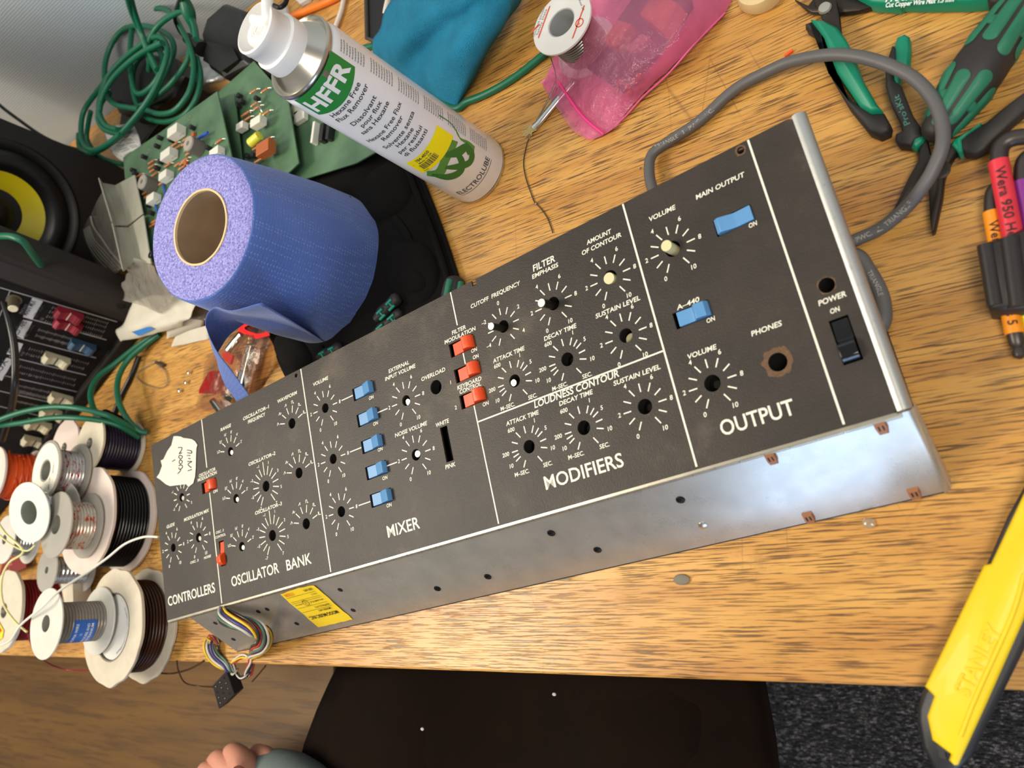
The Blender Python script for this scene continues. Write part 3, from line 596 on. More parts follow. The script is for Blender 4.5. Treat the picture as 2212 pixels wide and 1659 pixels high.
wires([ptf(542, 1418, .006), P(541, 1432, -.004), P(538, 1447, -.012), P(536, 1460, -.015)], .004, 9, .0011, loom, cols=[WC[1], WC[0], WC[2], WC[7]])
wires([P(470, 1392, .004), P(455, 1384, .008), P(453, 1400, .010), P(468, 1422, .004), P(490, 1436, -.002), P(505, 1448, -.010)], .0056, 14, .0012, loom, cols=[WC[4], WC[3], WC[8], WC[5], WC[0], WC[2], WC[7], WC[9], WC[0], WC[6], WC[2], WC[0]])
wires([P(500, 1432, .001), P(520, 1420, .002), P(535, 1420, .002)], .002, 3, .0009, loom, cols=[WC[4], WC[1], WC[0]])
wires([P(508, 1450, -.014), P(520, 1464, -.015), P(534, 1456, -.012), P(538, 1446, -.010)], .0022, 5, .0008, loom, cols=[WC[0], WC[2], WC[7]])
PLUG = mat('black_connector', (44, 38, 36), .5, bmp=.2, bscale=800)
fc = [P(490, 1449, -.012), P(507, 1500, -.030), P(473, 1533, -.030), P(458, 1481, -.012)]
fc = [P(488, 1449, -.010), P(506, 1500, -.028), P(472, 1533, -.034), P(458, 1481, -.016)]
cc = sum(fc, V3()) / 4; nrm = (fc[1] - fc[0]).cross(fc[3] - fc[0]).normalized()
if nrm.dot(CAMP - cc) < 0: nrm = -nrm
axd = (P(524, 1503, -.040) - fc[1]); axd = -nrm * .014 + (axd - nrm * axd.dot(nrm)) * .5
vs = fc + [q + axd for q in fc]
plug = MB().flat(vs, [(0, 1, 2, 3), (7, 6, 5, 4), (0, 4, 5, 1), (1, 5, 6, 2), (2, 6, 7, 3), (3, 7, 4, 0)]).build('multipin_plug', PLUG, loom, smooth=0, mods=[('BEVEL', dict(width=.0012, segments=3))])
for i in range(3):
    for j in range(4):
        q = fc[0].lerp(fc[3], .2 + .3 * i).lerp(fc[1].lerp(fc[2], .2 + .3 * i), .16 + .225 * j)
        o = MB().lathe(q + nrm * .0002, nrm, [(.0001, 0), (.0013, 0)], 12, cap=False).build('pin_hole', HOLE, plug, smooth=0)
        if (i + j) % 3: MB().sphere(q + nrm * .0001, .0006, 8).build('pin', STEEL, o)
MB().lathe(P(505, 1449, -.012), (P(505, 1449, -.012) - P(492, 1436, -.006)), [(.0045, 0), (.0045, .002)], 16).build('cable_tie', mat('clear_tie', (205, 196, 180), .4), loom)
# ================================================================ mains cable of the synthesizer
GREYC = mat('grey_rubber_cable', (92, 90, 90), .5, bmp=.1, bscale=900)
cab_pts = pz([(1445, 470, .012), (1415, 420, .012), (1403, 380, .010), (1408, 335, .008), (1451, 301, .006), (1494, 274, .006), (1530, 245, .006), (1567, 210, .006), (1605, 182, .007), (1659, 154, .010), (1709, 133, .015), (1784, 119, .022), (1846, 121, .025), (1909, 137, .026), (1971, 167, .026), (2014, 212, .026), (2034, 262, .026), (2036, 312, .026), (2018, 362, .024), (1992, 405, .021), (1955, 450, .015), (1905, 492, .009), (1850, 518, .007), (1790, 545, .008), (1780, 600, .008)])
mc = MB().tube(cab_pts, .0040, seg=16, sub=6).build('mains_cable', GREYC, smooth=60)
tag(mc, 'thick grey rubber mains cable looping from behind the synthesizer panel over the cutters and pliers', 'cable')
ltr = MB()
def on_cable(i0, s_, h, stp=1):
    pass
def text_path(mb, s_, pts, h, lift, flip=False):
    """print letters one by one along a list of world points lying on top of a tube"""
    pts = [V3(p_) for p_ in pts]; L = [0]
    for a, b_ in zip(pts, pts[1:]): L.append(L[-1] + (b_ - a).length)
    vs, fs, a0, a1 = text_geo(s_, .01, 0); sc = h / CAPH
    def f(x, y, z):
        t = min(max((x - a0 * sc), 0), L[-1] - 1e-6); k = max(i for i in range(len(L) - 1) if L[i] <= t); u = (t - L[k]) / max(1e-9, L[k + 1] - L[k])
        p_ = pts[k].lerp(pts[k + 1], u); d = (pts[k + 1] - pts[k]).normalized(); view = (CAMP - p_); view = (view - d * view.dot(d)).normalized(); side = view.cross(d)
        ang = y / lift; return p_ + view * (math.cos(ang) * (lift + .00012)) + side * (math.sin(ang) * (lift + .00012))
    mb._add([f(v[0] * sc, v[1] * sc - h / 2, 0) for v in vs], fs)
text_path(ltr, 'TRIANGLE   3   PWC   INC.', pz([(1415, 318, .008), (1451, 301, .006), (1494, 274, .006), (1540, 236, .006), (1567, 210, .006)]), .0028, .0040)
text_path(ltr, 'PWC.  \u25b2  TRIANGLE', pz([(1852, 517, .007), (1905, 492, .009), (1955, 450, .015), (1992, 405, .021)]), .0028, .0040)
o = ltr.build('cable_print', mat('faded_grey_print', (160, 158, 152), .6), mc, smooth=0)
mc2 = MB().tube(pz([(1790, 548, .006), (1850, 552, .006), (1874, 580, .005), (1898, 622, .005), (1909, 660, .005), (1906, 700, .006), (1870, 730, .006), (1800, 700, .006), (1790, 640, .006), (1800, 580, .008)]), .0045, seg=14, sub=6).build('mains_cable', GREYC, smooth=60)
tag(mc2, 'dark loop of grey cable peeking out under the silver right end of the synthesizer', 'cable')
o = MB(); text_path(o, 'TRIANGLE', pz([(1880, 590, .005), (1898, 622, .005), (1909, 660, .005), (1908, 690, .006)]), .0026, .0045); o.build('cable_print', mat('faded_grey_print', (160, 158, 152), .6), mc2, smooth=0)

# ================================================================ aerosol can
CX, CY, CR = -.380, .366, .0312
WHT = mat('white_lacquered_tin', (226, 226, 228), .28, coat=.4); TIN = mat('satin_tinplate', (205, 200, 188), .25, metal=.95); WPL = mat('white_cap_plastic', (236, 236, 234), .35, sss=.1); GRN = mat('label_green', (40, 132, 58), .35); TXT = mat('label_black_text', (52, 54, 62), .5); YEL = mat('label_yellow', (244, 226, 20), .4)
can = thing('aerosol_can', (CX, CY, 0), 'white and green upright spray can with a cream cap, right of the blue paper roll', 'spray can')
MB().lathe((CX, CY, 0), (0, 0, 1), [(.0285, 0), (.0300, .0006), (CR, .0060), (CR, .1880), (.0305, .1925), (.0290, .1945), (.0290, .1965)], 64).build('body', WHT, can, smooth=40)
MB().lathe((CX, CY, 0), (0, 0, 1), [(.0278, .0002), (.0303, .0002), (.0312, .0016), (.0306, .0040), (.0300, .0042)], 64, cap=False).build('base_rim', TIN, can, smooth=60)
MB().lathe((CX, CY, 0), (0, 0, 1), [(.0288, .1950), (.0305, .1960), (.0308, .1985), (.0298, .2000), (.0290, .1990), (.0284, .1975), (.0250, .2010), (.0205, .2075), (.0180, .2110), (.0150, .2120)], 64).build('shoulder', TIN, can, smooth=60)
cap = MB().lathe((CX, CY, 0), (0, 0, 1), [(.0198, .2050), (.0202, .2058), (.0200, .2190), (.0180, .2200), (.0178, .2300), (.0184, .2310), (.0184, .2355), (.0170, .2360), (.0166, .2300), (.0150, .2230), (.0040, .2225)], 56).build('cap', WPL, can, smooth=40)
MB().lathe((CX + .001, CY - .001, 0), (0.0, 0, 1), [(.0112, .2228), (.0112, .2330), (.0104, .2342), (.0040, .2336), (.0001, .2334)], 40).build('spray_button', WPL, cap, smooth=40)
g = MB()
for r_ in (.0022, .0040, .0058): g.ring((CX + .001, CY - .001, .2337), (0, 0, 1), r_, r_ + .0006, .0009, 32)
g.build('button_ridges', WPL, cap, smooth=50)
MB().tube([V3((CX - .004, CY + .010, .2330)), P(577, 45, .2340), P(578, 10, .2345), P(581, -60, .2330)], .0041, seg=16, sub=3).build('spray_spout', WPL, cap, smooth=60)
MB().tube([P(592, 12, .236), P(604, 16, .235), P(616, 8, .233), P(622, -10, .232)], .0016, seg=8).build('spout_hinge', mat('black_screw', (24, 23, 22), .4), cap)
AZ = math.radians(-60)
def CF(x, y, z, o=.0002):
    a = AZ + x / CR; return V3((CX + math.cos(a) * (CR + o), CY + math.sin(a) * (CR + o), y))
def cpatch(mb, x0, x1, z0, z1, o, zf=None):
    n = 28; vs = []
    for i in range(n + 1):
        x = x0 + (x1 - x0) * i / n; vs += [CF(x, (z0 if zf is None else zf(x)), 0, o), CF(x, z1, 0, o)]
    mb.flat(vs, [(2 * i, 2 * i + 2, 2 * i + 3, 2 * i + 1) for i in range(n)])
dg = math.pi / 180
body = can.children[0] if can.children else None
def xa(deg): return (deg + 60) * dg * CR
lab = MB(); cpatch(lab, xa(-104), xa(-16), .1745, .1965, .00012, zf=lambda x: .1745 - .004 * math.sin(max(0, (x - xa(-104)) / (xa(-16) - xa(-104))) * math.pi)); lab = lab.build('green_label_band', GRN, can, smooth=60)
lw = MB(); text(lw, 'HFFR', xa(-99), xa(-20), .1782, .0125, f=lambda x, y, z: CF(x, y, z, .0003), bold=.035); lw.build('brand_lettering', mat('label_white_text', (232, 232, 234), .4), lab, smooth=0)
tx = MB()
for s_, x0, x1, y, h in (('Hexane Free', -92, -31, .1662, .0042), ('Flux Remover', -94, -27, .1598, .0042), ('Dissolvant', -86, -34, .1500, .0040), ('pour flux', -80, -36, .1440, .0038), ('sans Hexane', -91, -31, .1380, .0040), ('Hexane Free Flux', -99, -22, .1275, .0040), ('Remover', -81, -37, .1215, .0040), ('Solvente senza', -93, -23, .1135, .0040), ('Hexane', -78, -43, .1078, .0040), ('per residui', -86, -34, .1015, .0038), ('di flussanti', -85, -34, .0955, .0040)):
    text(tx, s_, xa(x0), xa(x1), y, h, f=lambda x, y, z: CF(x, y, z, .0003), bold=.008)
text(tx, 'ELECTROLUBE', xa(-98), xa(-17), .0215, .0052, f=lambda x, y, z: CF(x, y, z, .0003), bold=.008)
cpatch(tx, xa(-98), xa(-17), .0190, .0195, .0003)
tx.build('label_lettering', TXT, can, smooth=0)
yl = MB(); cpatch(yl, xa(-98), xa(-20), .0690, .0885, .00035); yl = yl.build('price_sticker', YEL, can, smooth=60)
yt = MB(); text(yt, '784-4850', xa(-84), xa(-58), .0835, .0030, f=lambda x, y, z: CF(x, y, z, .0005), bold=.015); text(yt, 'Made in GB', xa(-84), xa(-58), .0805, .0017, f=lambda x, y, z: CF(x, y, z, .0005), bold=.012)
x = xa(-88); k = 0
while x < xa(-56):
    w__ = (.0003, .0006, .0004, .0008)[k % 4]; cpatch(yt, x, x + w__, .0730, .0795, .0005); x += w__ + (.0004, .0003, .0006)[k % 3]; k += 1
text(yt, '1', xa(-93), None, .0815, .0018, f=lambda x, y, z: CF(x, y, z, .0005)); text(yt, 'RoHS', xa(-90), xa(-82), .0702, .0018, f=lambda x, y, z: CF(x, y, z, .0005))
yt.build('sticker_print', TXT, yl, smooth=0)
# green smoke swirls
sw = MB()
def ribbon(mb, pts, wd, off):
    pts = [V3((xa(a), z, w_)) for a, z, w_ in pts]; pts = spline(pts, 8); vs = []
    for i, q in enumerate(pts):
        t = (pts[min(i + 1, len(pts) - 1)] - pts[max(0, i - 1)]); t.z = 0; t.normalize(); nn = V3((-t.y, t.x, 0)) * q.z
        a = q + nn; b_ = q - nn; vs += [CF(a.x, a.y, 0, off), CF(b_.x, b_.y, 0, off)]
    mb.flat(vs, [(2 * i, 2 * i + 2, 2 * i + 3, 2 * i + 1) for i in range(len(pts) - 1)])
rib1 = MB(); ribbon(rib1, [(-14, .088, .006), (-16, .074, .007), (-26, .062, .006), (-20, .050, .004), (-18, .042, .002)], 0, .0002); ribbon(rib1, [(-94, .066, .004), (-80, .060, .005), (-62, .064, .004), (-44, .068, .006), (-26, .070, .008)], 0, .0002)
rib1.build('green_swirl', mat('swirl_mid_green', (84, 140, 62), .4), can, smooth=60)
rib2 = MB(); ribbon(rib2, [(-90, .062, .0015), (-78, .050, .004), (-60, .045, .0035), (-45, .050, .003), (-38, .060, .002)], 0, .00026); ribbon(rib2, [(-66, .060, .0015), (-54, .050, .003), (-40, .042, .003), (-26, .044, .003), (-20, .054, .002)], 0, .00028); ribbon(rib2, [(-50, .068, .002), (-36, .058, .004), (-24, .052, .003), (-30, .046, .0015)], 0, .0003)
rib2.build('green_swirl', mat('swirl_dark_green', (48, 112, 48), .4), can, smooth=60)
fine = MB(); random.seed(3)
for bl in range(6):
    z1 = .188 - bl * .028
    for ln in range(9):
        z = z1 - ln * .0026; a = -9
        while a < (12 if bl else 8):
            w_ = random.uniform(1.5, 4.5); cpatch(fine, xa(a), xa(min(a + w_, 13)), z, z + .0007, .0003); a += w_ + .8
fine.build('small_print', mat('small_print_grey', (120, 122, 128), .6), can, smooth=0)
nib = MB(); ribbon(nib, [(-48, .1935, .0022), (-40, .1935, .0022)], 0, .0004); nib.build('scuffed_patch', TIN, can, smooth=60)

# ================================================================ blue paper roll
m, nt, b = new_mat('embossed_blue_paper'); PAP = m
tc = nt.nodes.new('ShaderNodeTexCoord'); wv = nt.nodes.new('ShaderNodeTexVoronoi'); mp = nt.nodes.new('ShaderNodeMapping'); mp.inputs['Scale'].default_value = (330, 330, 330); nt.links.new(tc.outputs['Object'], mp.inputs[0]); nt.links.new(mp.outputs[0], wv.inputs['Vector']); wv.inputs['Scale'].default_value = 1; wv.inputs['Randomness'].default_value = .25
n1 = noise_node(nt, 14, 3); r1 = ramp(nt, n1.outputs[0], [(.3, rgb(70, 98, 172)), (.7, rgb(84, 114, 188))])
r2 = ramp(nt, wv.outputs['Distance'], [(.05, (1, 1, 1, 1)), (.35, (0, 0, 0, 1))]); mx = nt.nodes.new('ShaderNodeMix'); mx.data_type = 'RGBA'; 
ml = nt.nodes.new('ShaderNodeMath'); ml.operation = 'MULTIPLY'; ml.inputs[1].default_value = .55; nt.links.new(r2.outputs[0], ml.inputs[0]); nt.links.new(ml.outputs[0], mx.inputs[0]); nt.links.new(r1.outputs[0], mx.inputs[6]); mx.inputs[7].default_value = rgb(150, 170, 232)
nt.links.new(mx.outputs[2], b.inputs['Base Color']); b.inputs['Roughness'].default_value = .85; b.inputs['Sheen Weight'].default_value = .2; bump(nt, b, wv.outputs['Distance'], .5, .0010)
m, nt, b = new_mat('cut_paper_edge_blue'); PED = m
n1 = noise_node(nt, 500, 4, .75); r1 = ramp(nt, n1.outputs[0], [(.36, rgb(100, 96, 172)), (.5, rgb(150, 148, 216)), (.66, rgb(186, 184, 236))]); nt.links.new(r1.outputs[0], b.inputs['Base Color']); b.inputs['Roughness'].default_value = .95; bump(nt, b, n1.outputs[0], .8, .0012)
RT = V3((-.5555, .3075, .160)); RB = V3((-.573, .324, .0065)); RA = (RT - RB).normalized(); RL = (RT - RB).length
roll = thing('paper_towel_roll', tuple(RB), 'upright blue centre-feed paper roll with brown cardboard core and a loose hanging sheet', 'paper roll')
MB().lathe(RB, RA, [(.0338, .001), (.072, .0), (.0772, .003), (.0780, .012), (.0760, .05), (.0712, .10), (.0660, .14), (.0642, RL - .0015), (.0632, RL), (.0338, RL - .001), (.0338, .001)], 96, jit=.012, cap=False).build('paper', PAP, roll, smooth=60)
MB().lathe(RB, RA, [(.0634, RL - .0012), (.0624, RL + .0003), (.050, RL + .0008), (.042, RL + .0002), (.0335, RL + .0004), (.0335, RL - .004)], 96, jit=.014, cap=False).build('cut_end', PED, roll, smooth=60)
MB().lathe(RB, RA, [(.0335, RL - .006), (.0335, RL + .0010), (.0322, RL + .0012), (.0318, RL - .002), (.0318, .004), (.0001, .004)], 72, jit=.01, cap=False).build('cardboard_core', mat('brown_core_board', (150, 126, 98), .85, var=.08, vscale=60, bmp=.2, bscale=200), roll, smooth=60)
MB().ring(RB + RA * (RL - .001), RA, .0318, .0336, .0024, 72, jit=.01).build('core_rim', mat('pale_core_rim', (226, 196, 150), .8), roll, smooth=60)
T_ = [(566, 655, .150), (500, 672, .152), (462, 664, .1515), (446, 690, .146), (447, 712, .140), (465, 752, .120), (500, 800, .090), (542, 856, .062)]
M_ = [(640, 700, .080), (560, 690, .095), (500, 692, .108), (466, 710, .115), (458, 738, .112), (466, 768, .098), (490, 815, .076), (530, 864, .058)]
B_ = [(700, 738, .012), (620, 706, .030), (560, 689, .062), (505, 716, .085), (476, 752, .088), (470, 780, .082), (484, 826, .066), (514, 868, .056)]
sheet('loose_sheet', [pz(T_), pz(M_), pz(B_)], PAP, roll, thick=.0005, sub=3, bumpy=.0012, bs=60)

# ================================================================ turquoise cloth
m, nt, b = new_mat('turquoise_microfibre'); CLO = m
n1 = noise_node(nt, 20, 4); n2 = noise_node(nt, 1400, 2); r1 = ramp(nt, n1.outputs[0], [(.3, rgb(14, 122, 160)), (.7, rgb(34, 150, 190))]); nt.links.new(r1.outputs[0], b.inputs['Base Color']); b.inputs['Roughness'].default_value = .95; bump(nt, b, n2.outputs[0], 1.0, .002)
rows = [[(880, -60, .03), (850, 0, .035), (822, 50, .03), (806, 95, .02), (806, 125, .004)],
        [(930, -60, .045), (905, 10, .055), (885, 70, .045), (850, 120, .030), (832, 150, .004)],
        [(1000, -60, .050), (985, 10, .060), (950, 70, .035), (905, 130, .022), (880, 180, .004)],
        [(1080, -60, .050), (1060, -10, .045), (1010, 60, .052), (965, 130, .045), (925, 205, .004)],
        [(1130, -60, .03), (1105, 0, .030), (1065, 70, .036), (1020, 150, .030), (978, 236, .002)],
        [(1160, -60, .004), (1130, -5, .004), (1085, 65, .006), (1035, 150, .006), (985, 234, .001)]]
cl = sheet('cleaning_cloth', [pz(r) for r in rows], CLO, None, thick=.0022, sub=3, bumpy=.004, bs=45)
tag(cl, 'crumpled turquoise microfibre cloth behind the spray can', 'cloth')
# black frame leaning behind the cloth
bf = thing('picture_frame_tray', tuple(P(812, 50, 0)), 'black framed tray standing behind the turquoise cloth', 'tray')
PBK = mat('black_plastic', (17, 16, 16), .45, bmp=.15, bscale=700)
q = pz([(790, -40, .012), (792, 84, .012), (806, 88, .012), (838, 60, .012), (850, -40, .012)])
MB().prism([(v.x, v.y, 0) for v in q], 0.0005, .010).build('tray_base', PBK, bf, smooth=0)
MB().tube(pz([(790, -40, .011), (793, 83, .011), (808, 88, .011), (850, 55, .011)]), .0024, seg=8, sub=1).build('tray_rim', mat('dark_grey_edge', (66, 60, 56), .4), bf)

# ================================================================ loose cables at the back
def cable(name, pts, r_, m_, label, cat='cable', parent=None, seg=12, **k):
    o = MB().tube([P(*q) for q in pts], r_, seg=seg, sub=6, **k).build(name, m_, parent, smooth=60)
    return tag(o, label, cat) if parent is None else o
GRNC = mat('green_cable_jacket', (12, 98, 70), .45)
ORC = mat('orange_cable_jacket', (238, 122, 30), .4); WHC = mat('white_cable_jacket', (214, 208, 198), .4); BKC = mat('black_cable_jacket', (22, 21, 22), .35)
cable('orange_cable', [(600, 90, .008), (625, 42, .006), (660, 24, .005), (712, 2, .005), (790, -40, .005)], .0042, ORC, 'short stretch of orange cable behind the spray can cap')
cable('white_cable', [(718, 80, .004), (724, 60, .004), (738, 20, .004), (748, -30, .004)], .0027, WHC, 'straight white cable between the orange cable and the black tray')
cable('white_cable', [(832, 30, .016), (836, 10, .018), (846, -30, .018)], .0030, WHC, 'white cable end at the edge of the black tray, left one')
cable('white_cable', [(846, 22, .018), (850, 5, .020), (860, -30, .020)], .0026, WHC, 'white cable end at the edge of the black tray, nearer the cloth')
cable('green_cable', [(760, 118, .004), (790, 103, .004), (830, 105, .004), (900, 170, .004), (975, 232, .004), (1010, 219, .004), (1050, 203, .004), (1100, 175, .004), (1150, 138, .004), (1195, 96, .004), (1210, 40, .004)], .0035, GRNC, 'green cable running under the turquoise cloth to the solder reel')
o = MB().prism(pz([(540, 60, .001), (590, 20, .001), (622, 12, .001), (628, 34, .001), (600, 60, .001), (570, 110, .001)]), 0, .006, inset=.001).build('cable_clip_box', mat('white_trunking', (214, 210, 206), .5), smooth=0); tag(o, 'small translucent white plastic block beneath the spray can spout', 'plastic box')
o = MB().prism(pz([(622, -18, .001), (655, 14, .001), (672, 4, .001), (690, -30, .001)]), 0, .006, inset=.001).build('white_socket_box', mat('white_trunking', (214, 210, 206), .5), smooth=0); tag(o, 'corner of a white plastic box above the orange cable', 'plastic box')

# ================================================================ solder reel
SW = mat('white_reel_plastic', (226, 224, 220), .4, sss=.1); SOL = mat('solder_wire_metal', (150, 146, 138), .3, metal=.9)
RC0 = P(1266, 95, .0); rc = V3((P(1250, 88, .004).x, P(1250, 88, .004).y, 0))
reel = thing('solder_reel', tuple(rc), 'white reel of solder wire standing behind the pink bag', 'solder reel')
import math as _m
rx0 = -.268; ry0 = .436
rt = P(1214, 50, .040); rb = V3((rt.x * 1.0, rt.y * 1.0, 0)); rr0 = .0270
MB().lathe((rt.x, rt.y, 0), (0, 0, 1), [(.0120, .001), (rr0 - .001, .001), (rr0, .0015), (rr0, .0032), (rr0 - .001, .0038), (.0120, .0038)], 60, cap=False).build('lower_flange', SW, reel, smooth=40)
fl = MB().lathe((rt.x, rt.y, 0), (0, 0, 1), [(.0122, .0385), (rr0 - .001, .0385), (rr0, .0390), (rr0, .0408), (rr0 - .001, .0414), (.0126, .0414), (.0122, .0410), (.0122, .0385)], 60, cap=False).build('upper_flange', SW, reel, smooth=40)
MB().lathe((rt.x, rt.y, 0), (0, 0, 1), [(.0122, .0405), (.0114, .0405), (.0112, .002), (.0001, .002)], 40, cap=False).build('core_bore', mat('grey_reel_bore', (168, 170, 170), .5), reel, smooth=40)
pf = [(.0122, .004)]
for i in range(26): z = .004 + i * .0013; pf += [(.0192 + .0004 * (i % 2), z), (.0199, z + .0006)]
pf += [(.0122, .0384)]
MB().lathe((rt.x, rt.y, 0), (0, 0, 1), pf, 60, cap=False).build('wound_solder', SOL, reel, smooth=30)
def RFm(ang, r_, flip=False):
    ca, sa = math.cos(math.radians(ang)), math.sin(math.radians(ang))
    def f(x, y, z): 
        lx, ly = x, r_ + y; return V3((rt.x + ca * lx - sa * ly, rt.y + sa * lx + ca * ly, .0417))
    return f
rp = MB(); ORP = mat('reel_orange_print', (222, 84, 50), .5)
rp.flat([RFm(18, 0)(-.026, .0135, 0), RFm(18, 0)(-.0165, .0135, 0), RFm(18, 0)(-.0165, .0150, 0), RFm(18, 0)(-.0250, .0150, 0)], [(0, 1, 2, 3)])
for a in (62, -118): rp.flat([RFm(a, .0)(-.014, .0172, 0), RFm(a, 0)(.014, .0172, 0), RFm(a, 0)(.013, .0184, 0), RFm(a, 0)(-.013, .0184, 0)], [(0, 1, 2, 3)])
rp.ring((rt.x + .0165, rt.y - .0095, .0414), (0, 0, 1), .0030, .0038, .0003, 28); text(rp, 'e', 0, None, 0, .003, f=lambda x, y, z: V3((rt.x + .0165 + x * .8 - y * .5, rt.y - .0110 + y * .8 + x * .5, .0418)))
rp.build('printed_marks', ORP, fl, smooth=0)
rp = MB(); text(rp, 'Safety Data', -.011, .011, 0, .0020, f=RFm(62, .0195)); text(rp, 'LEAD FREE SOLDER', -.012, .012, 0, .0019, f=RFm(62, .0225)); text(rp, '03/21  Lot 44', -.010, .010, 0, .0017, f=RFm(-40, .0205)); text(rp, 'Reel 24', -.006, .006, 0, .0017, f=RFm(-75, .0195))
rp.build('printed_text', mat('small_print_grey', (120, 122, 128), .6), fl, smooth=0)
cable('solder_wire', [(1190, 125, .010), (1200, 160, .008), (1196, 190, .004), (1170, 240, .003), (1152, 274, .002), (1144, 296, .001), (1138, 312, .001), (1131, 350, .001), (1136, 385, .001), (1148, 420, .001), (1155, 437, .001), (1168, 450, .001), (1182, 470, .001), (1190, 490, .001), (1194, 503, .001)], .00055, mat('dull_solder', (112, 104, 96), .35, metal=.8), 'thin grey solder wire curling down from the reel across bare wood', 'wire', seg=6)

# ================================================================ pink antistatic bag
m, nt, b = new_mat('pink_antistatic_film'); PNK = m
nt.nodes.remove(b); out = nt.nodes['Material Output']
tr = nt.nodes.new('ShaderNodeBsdfTransparent'); tr.inputs[0].default_value = rgb(255, 226, 236)
df = nt.nodes.new('ShaderNodeBsdfDiffuse'); df.inputs[0].default_value = rgb(250, 150, 194); tl = nt.nodes.new('ShaderNodeBsdfTranslucent'); tl.inputs[0].default_value = rgb(255, 164, 204)
gl = nt.nodes.new('ShaderNodeBsdfGlossy'); gl.inputs[0].default_value = (1, .85, .92, 1); gl.inputs[1].default_value = .14
n1 = noise_node(nt, 70, 5, .6); bp_ = nt.nodes.new('ShaderNodeBump'); bp_.inputs['Strength'].default_value = .9; bp_.inputs['Distance'].default_value = .005; nt.links.new(n1.outputs[0], bp_.inputs['Height']); nt.links.new(bp_.outputs[0], gl.inputs['Normal'])
a1 = nt.nodes.new('ShaderNodeMixShader'); a1.inputs[0].default_value = .45; nt.links.new(df.outputs[0], a1.inputs[1]); nt.links.new(tl.outputs[0], a1.inputs[2])
a2 = nt.nodes.new('ShaderNodeMixShader'); a2.inputs[0].default_value = .40; nt.links.new(tr.outputs[0], a2.inputs[1]); nt.links.new(a1.outputs[0], a2.inputs[2])
fr_ = nt.nodes.new('ShaderNodeFresnel'); fr_.inputs[0].default_value = 1.5; nt.links.new(bp_.outputs[0], fr_.inputs['Normal'])
a3 = nt.nodes.new('ShaderNodeMixShader'); nt.links.new(fr_.outputs[0], a3.inputs[0]); nt.links.new(a2.outputs[0], a3.inputs[1]); nt.links.new(gl.outputs[0], a3.inputs[2]); nt.links.new(a3.outputs[0], out.inputs[0])
bag = thing('antistatic_bag', tuple(P(1350, 150, 0)), 'pink translucent zip bag holding circuit parts, lying on the bench', 'bag')
top = [[(1330, -70, .020), (1300, -30, .032), (1262, 20, .036), (1225, 80, .034), (1195, 130, .018), (1183, 163, .006), (1169, 178, .003)],
       [(1400, -70, .020), (1365, -30, .026), (1325, 20, .034), (1290, 75, .032), (1255, 125, .018), (1216, 190, .006), (1188, 213, .004)],
       [(1470, -70, .024), (1440, -30, .030), (1400, 40, .032), (1350, 105, .030), (1305, 160, .020), (1240, 225, .008), (1212, 245, .005)],
       [(1530, -50, .014), (1510, -5, .022), (1465, 70, .026), (1410, 135, .024), (1355, 190, .016), (1272, 262, .008), (1235, 280, .006)],
       [(1590, -20, .001), (1566, 28, .002), (1500, 95, .010), (1445, 150, .010), (1385, 205, .006), (1320, 283, .004), (1270, 302, .005)]]
sheet('film', [pz(r) for r in top], PNK, bag, thick=0, sub=3, bumpy=.0032, bs=90)
bot = [[(p_[0], p_[1], .0006) for p_ in top[0]], [(p_[0], p_[1], .0006) for p_ in top[-1]]]
MB().flat([P(*q) for q in bot[0]] + [P(*q) for q in reversed(bot[1])], [tuple(range(14))]).build('film_underside', mat('pink_film_back', (226, 120, 160), .6), bag, smooth=0)
MB().tube(pz([(1194, 158, .0045), (1230, 213, .0085), (1262, 255, .0095), (1304, 290, .0065)]), .0011, seg=8, sub=4).build('zip_strip', mat('hot_pink_zip', (240, 60, 140), .35), bag, smooth=60)
MB().tube(pz([(1312, 285, .003), (1352, 250, .004), (1390, 208, .006), (1445, 158, .009), (1500, 95, .010), (1566, 28, .003)]), .0008, seg=6, sub=4).build('side_seam', mat('hot_pink_seam', (226, 96, 150), .3), bag, smooth=60)
# contents, seen through the film
pcb = MB().prism(pz([(1400, -40, .001), (1330, 60, .001), (1270, 150, .001), (1350, 205, .001), (1420, 130, .001), (1500, 20, .001), (1490, -40, .001)]), .002, .0036).build('bagged_circuit_board', mat('dark_purple_board', (74, 46, 70), .5), smooth=0); tag(pcb, 'dark circuit board inside the pink bag', 'circuit board')
def bb(name, pts, z0, z1, c, lbl, cat='component'):
    o = MB().prism(pz([(a, b_, .001) for a, b_ in pts]), z0, z1, inset=.0006).build(name, mat('m_' + name + str(c), c, .5), smooth=0); return tag(o, lbl, cat)
bb('transformer_block', [(1438, 10), (1490, 40), (1452, 96), (1405, 60)], .0042, .019, (196, 120, 88), 'tan transformer block with a round hole inside the pink bag')
bb('relay_block', [(1355, 66), (1384, 76), (1348, 122), (1322, 112)], .0042, .016, (204, 128, 92), 'slim tan relay block inside the pink bag')
bb('heat_sink', [(1400, 88), (1415, 96), (1378, 128), (1362, 120)], .0042, .011, (170, 120, 130), 'small ribbed heat sink inside the pink bag')
for i, (a, b_) in enumerate(((1340, 178), (1356, 186), (1372, 176), (1330, 195), (1362, 200), (1382, 165))): 
    o = MB().sphere(P(a, b_, .0060), .0028, 10).build('bagged_capacitor', mat('bead_red', (190, 90, 70), .4)); tag(o, 'small reddish round component inside the pink bag, ' + ('first of the bead row nearest the zip', 'middle of the bead row', 'end of the bead row by the fold', 'lowest bead nearest the zip', 'lower middle bead', 'bead nearest the relay block')[i], 'component', group='beads of components in the pink bag')

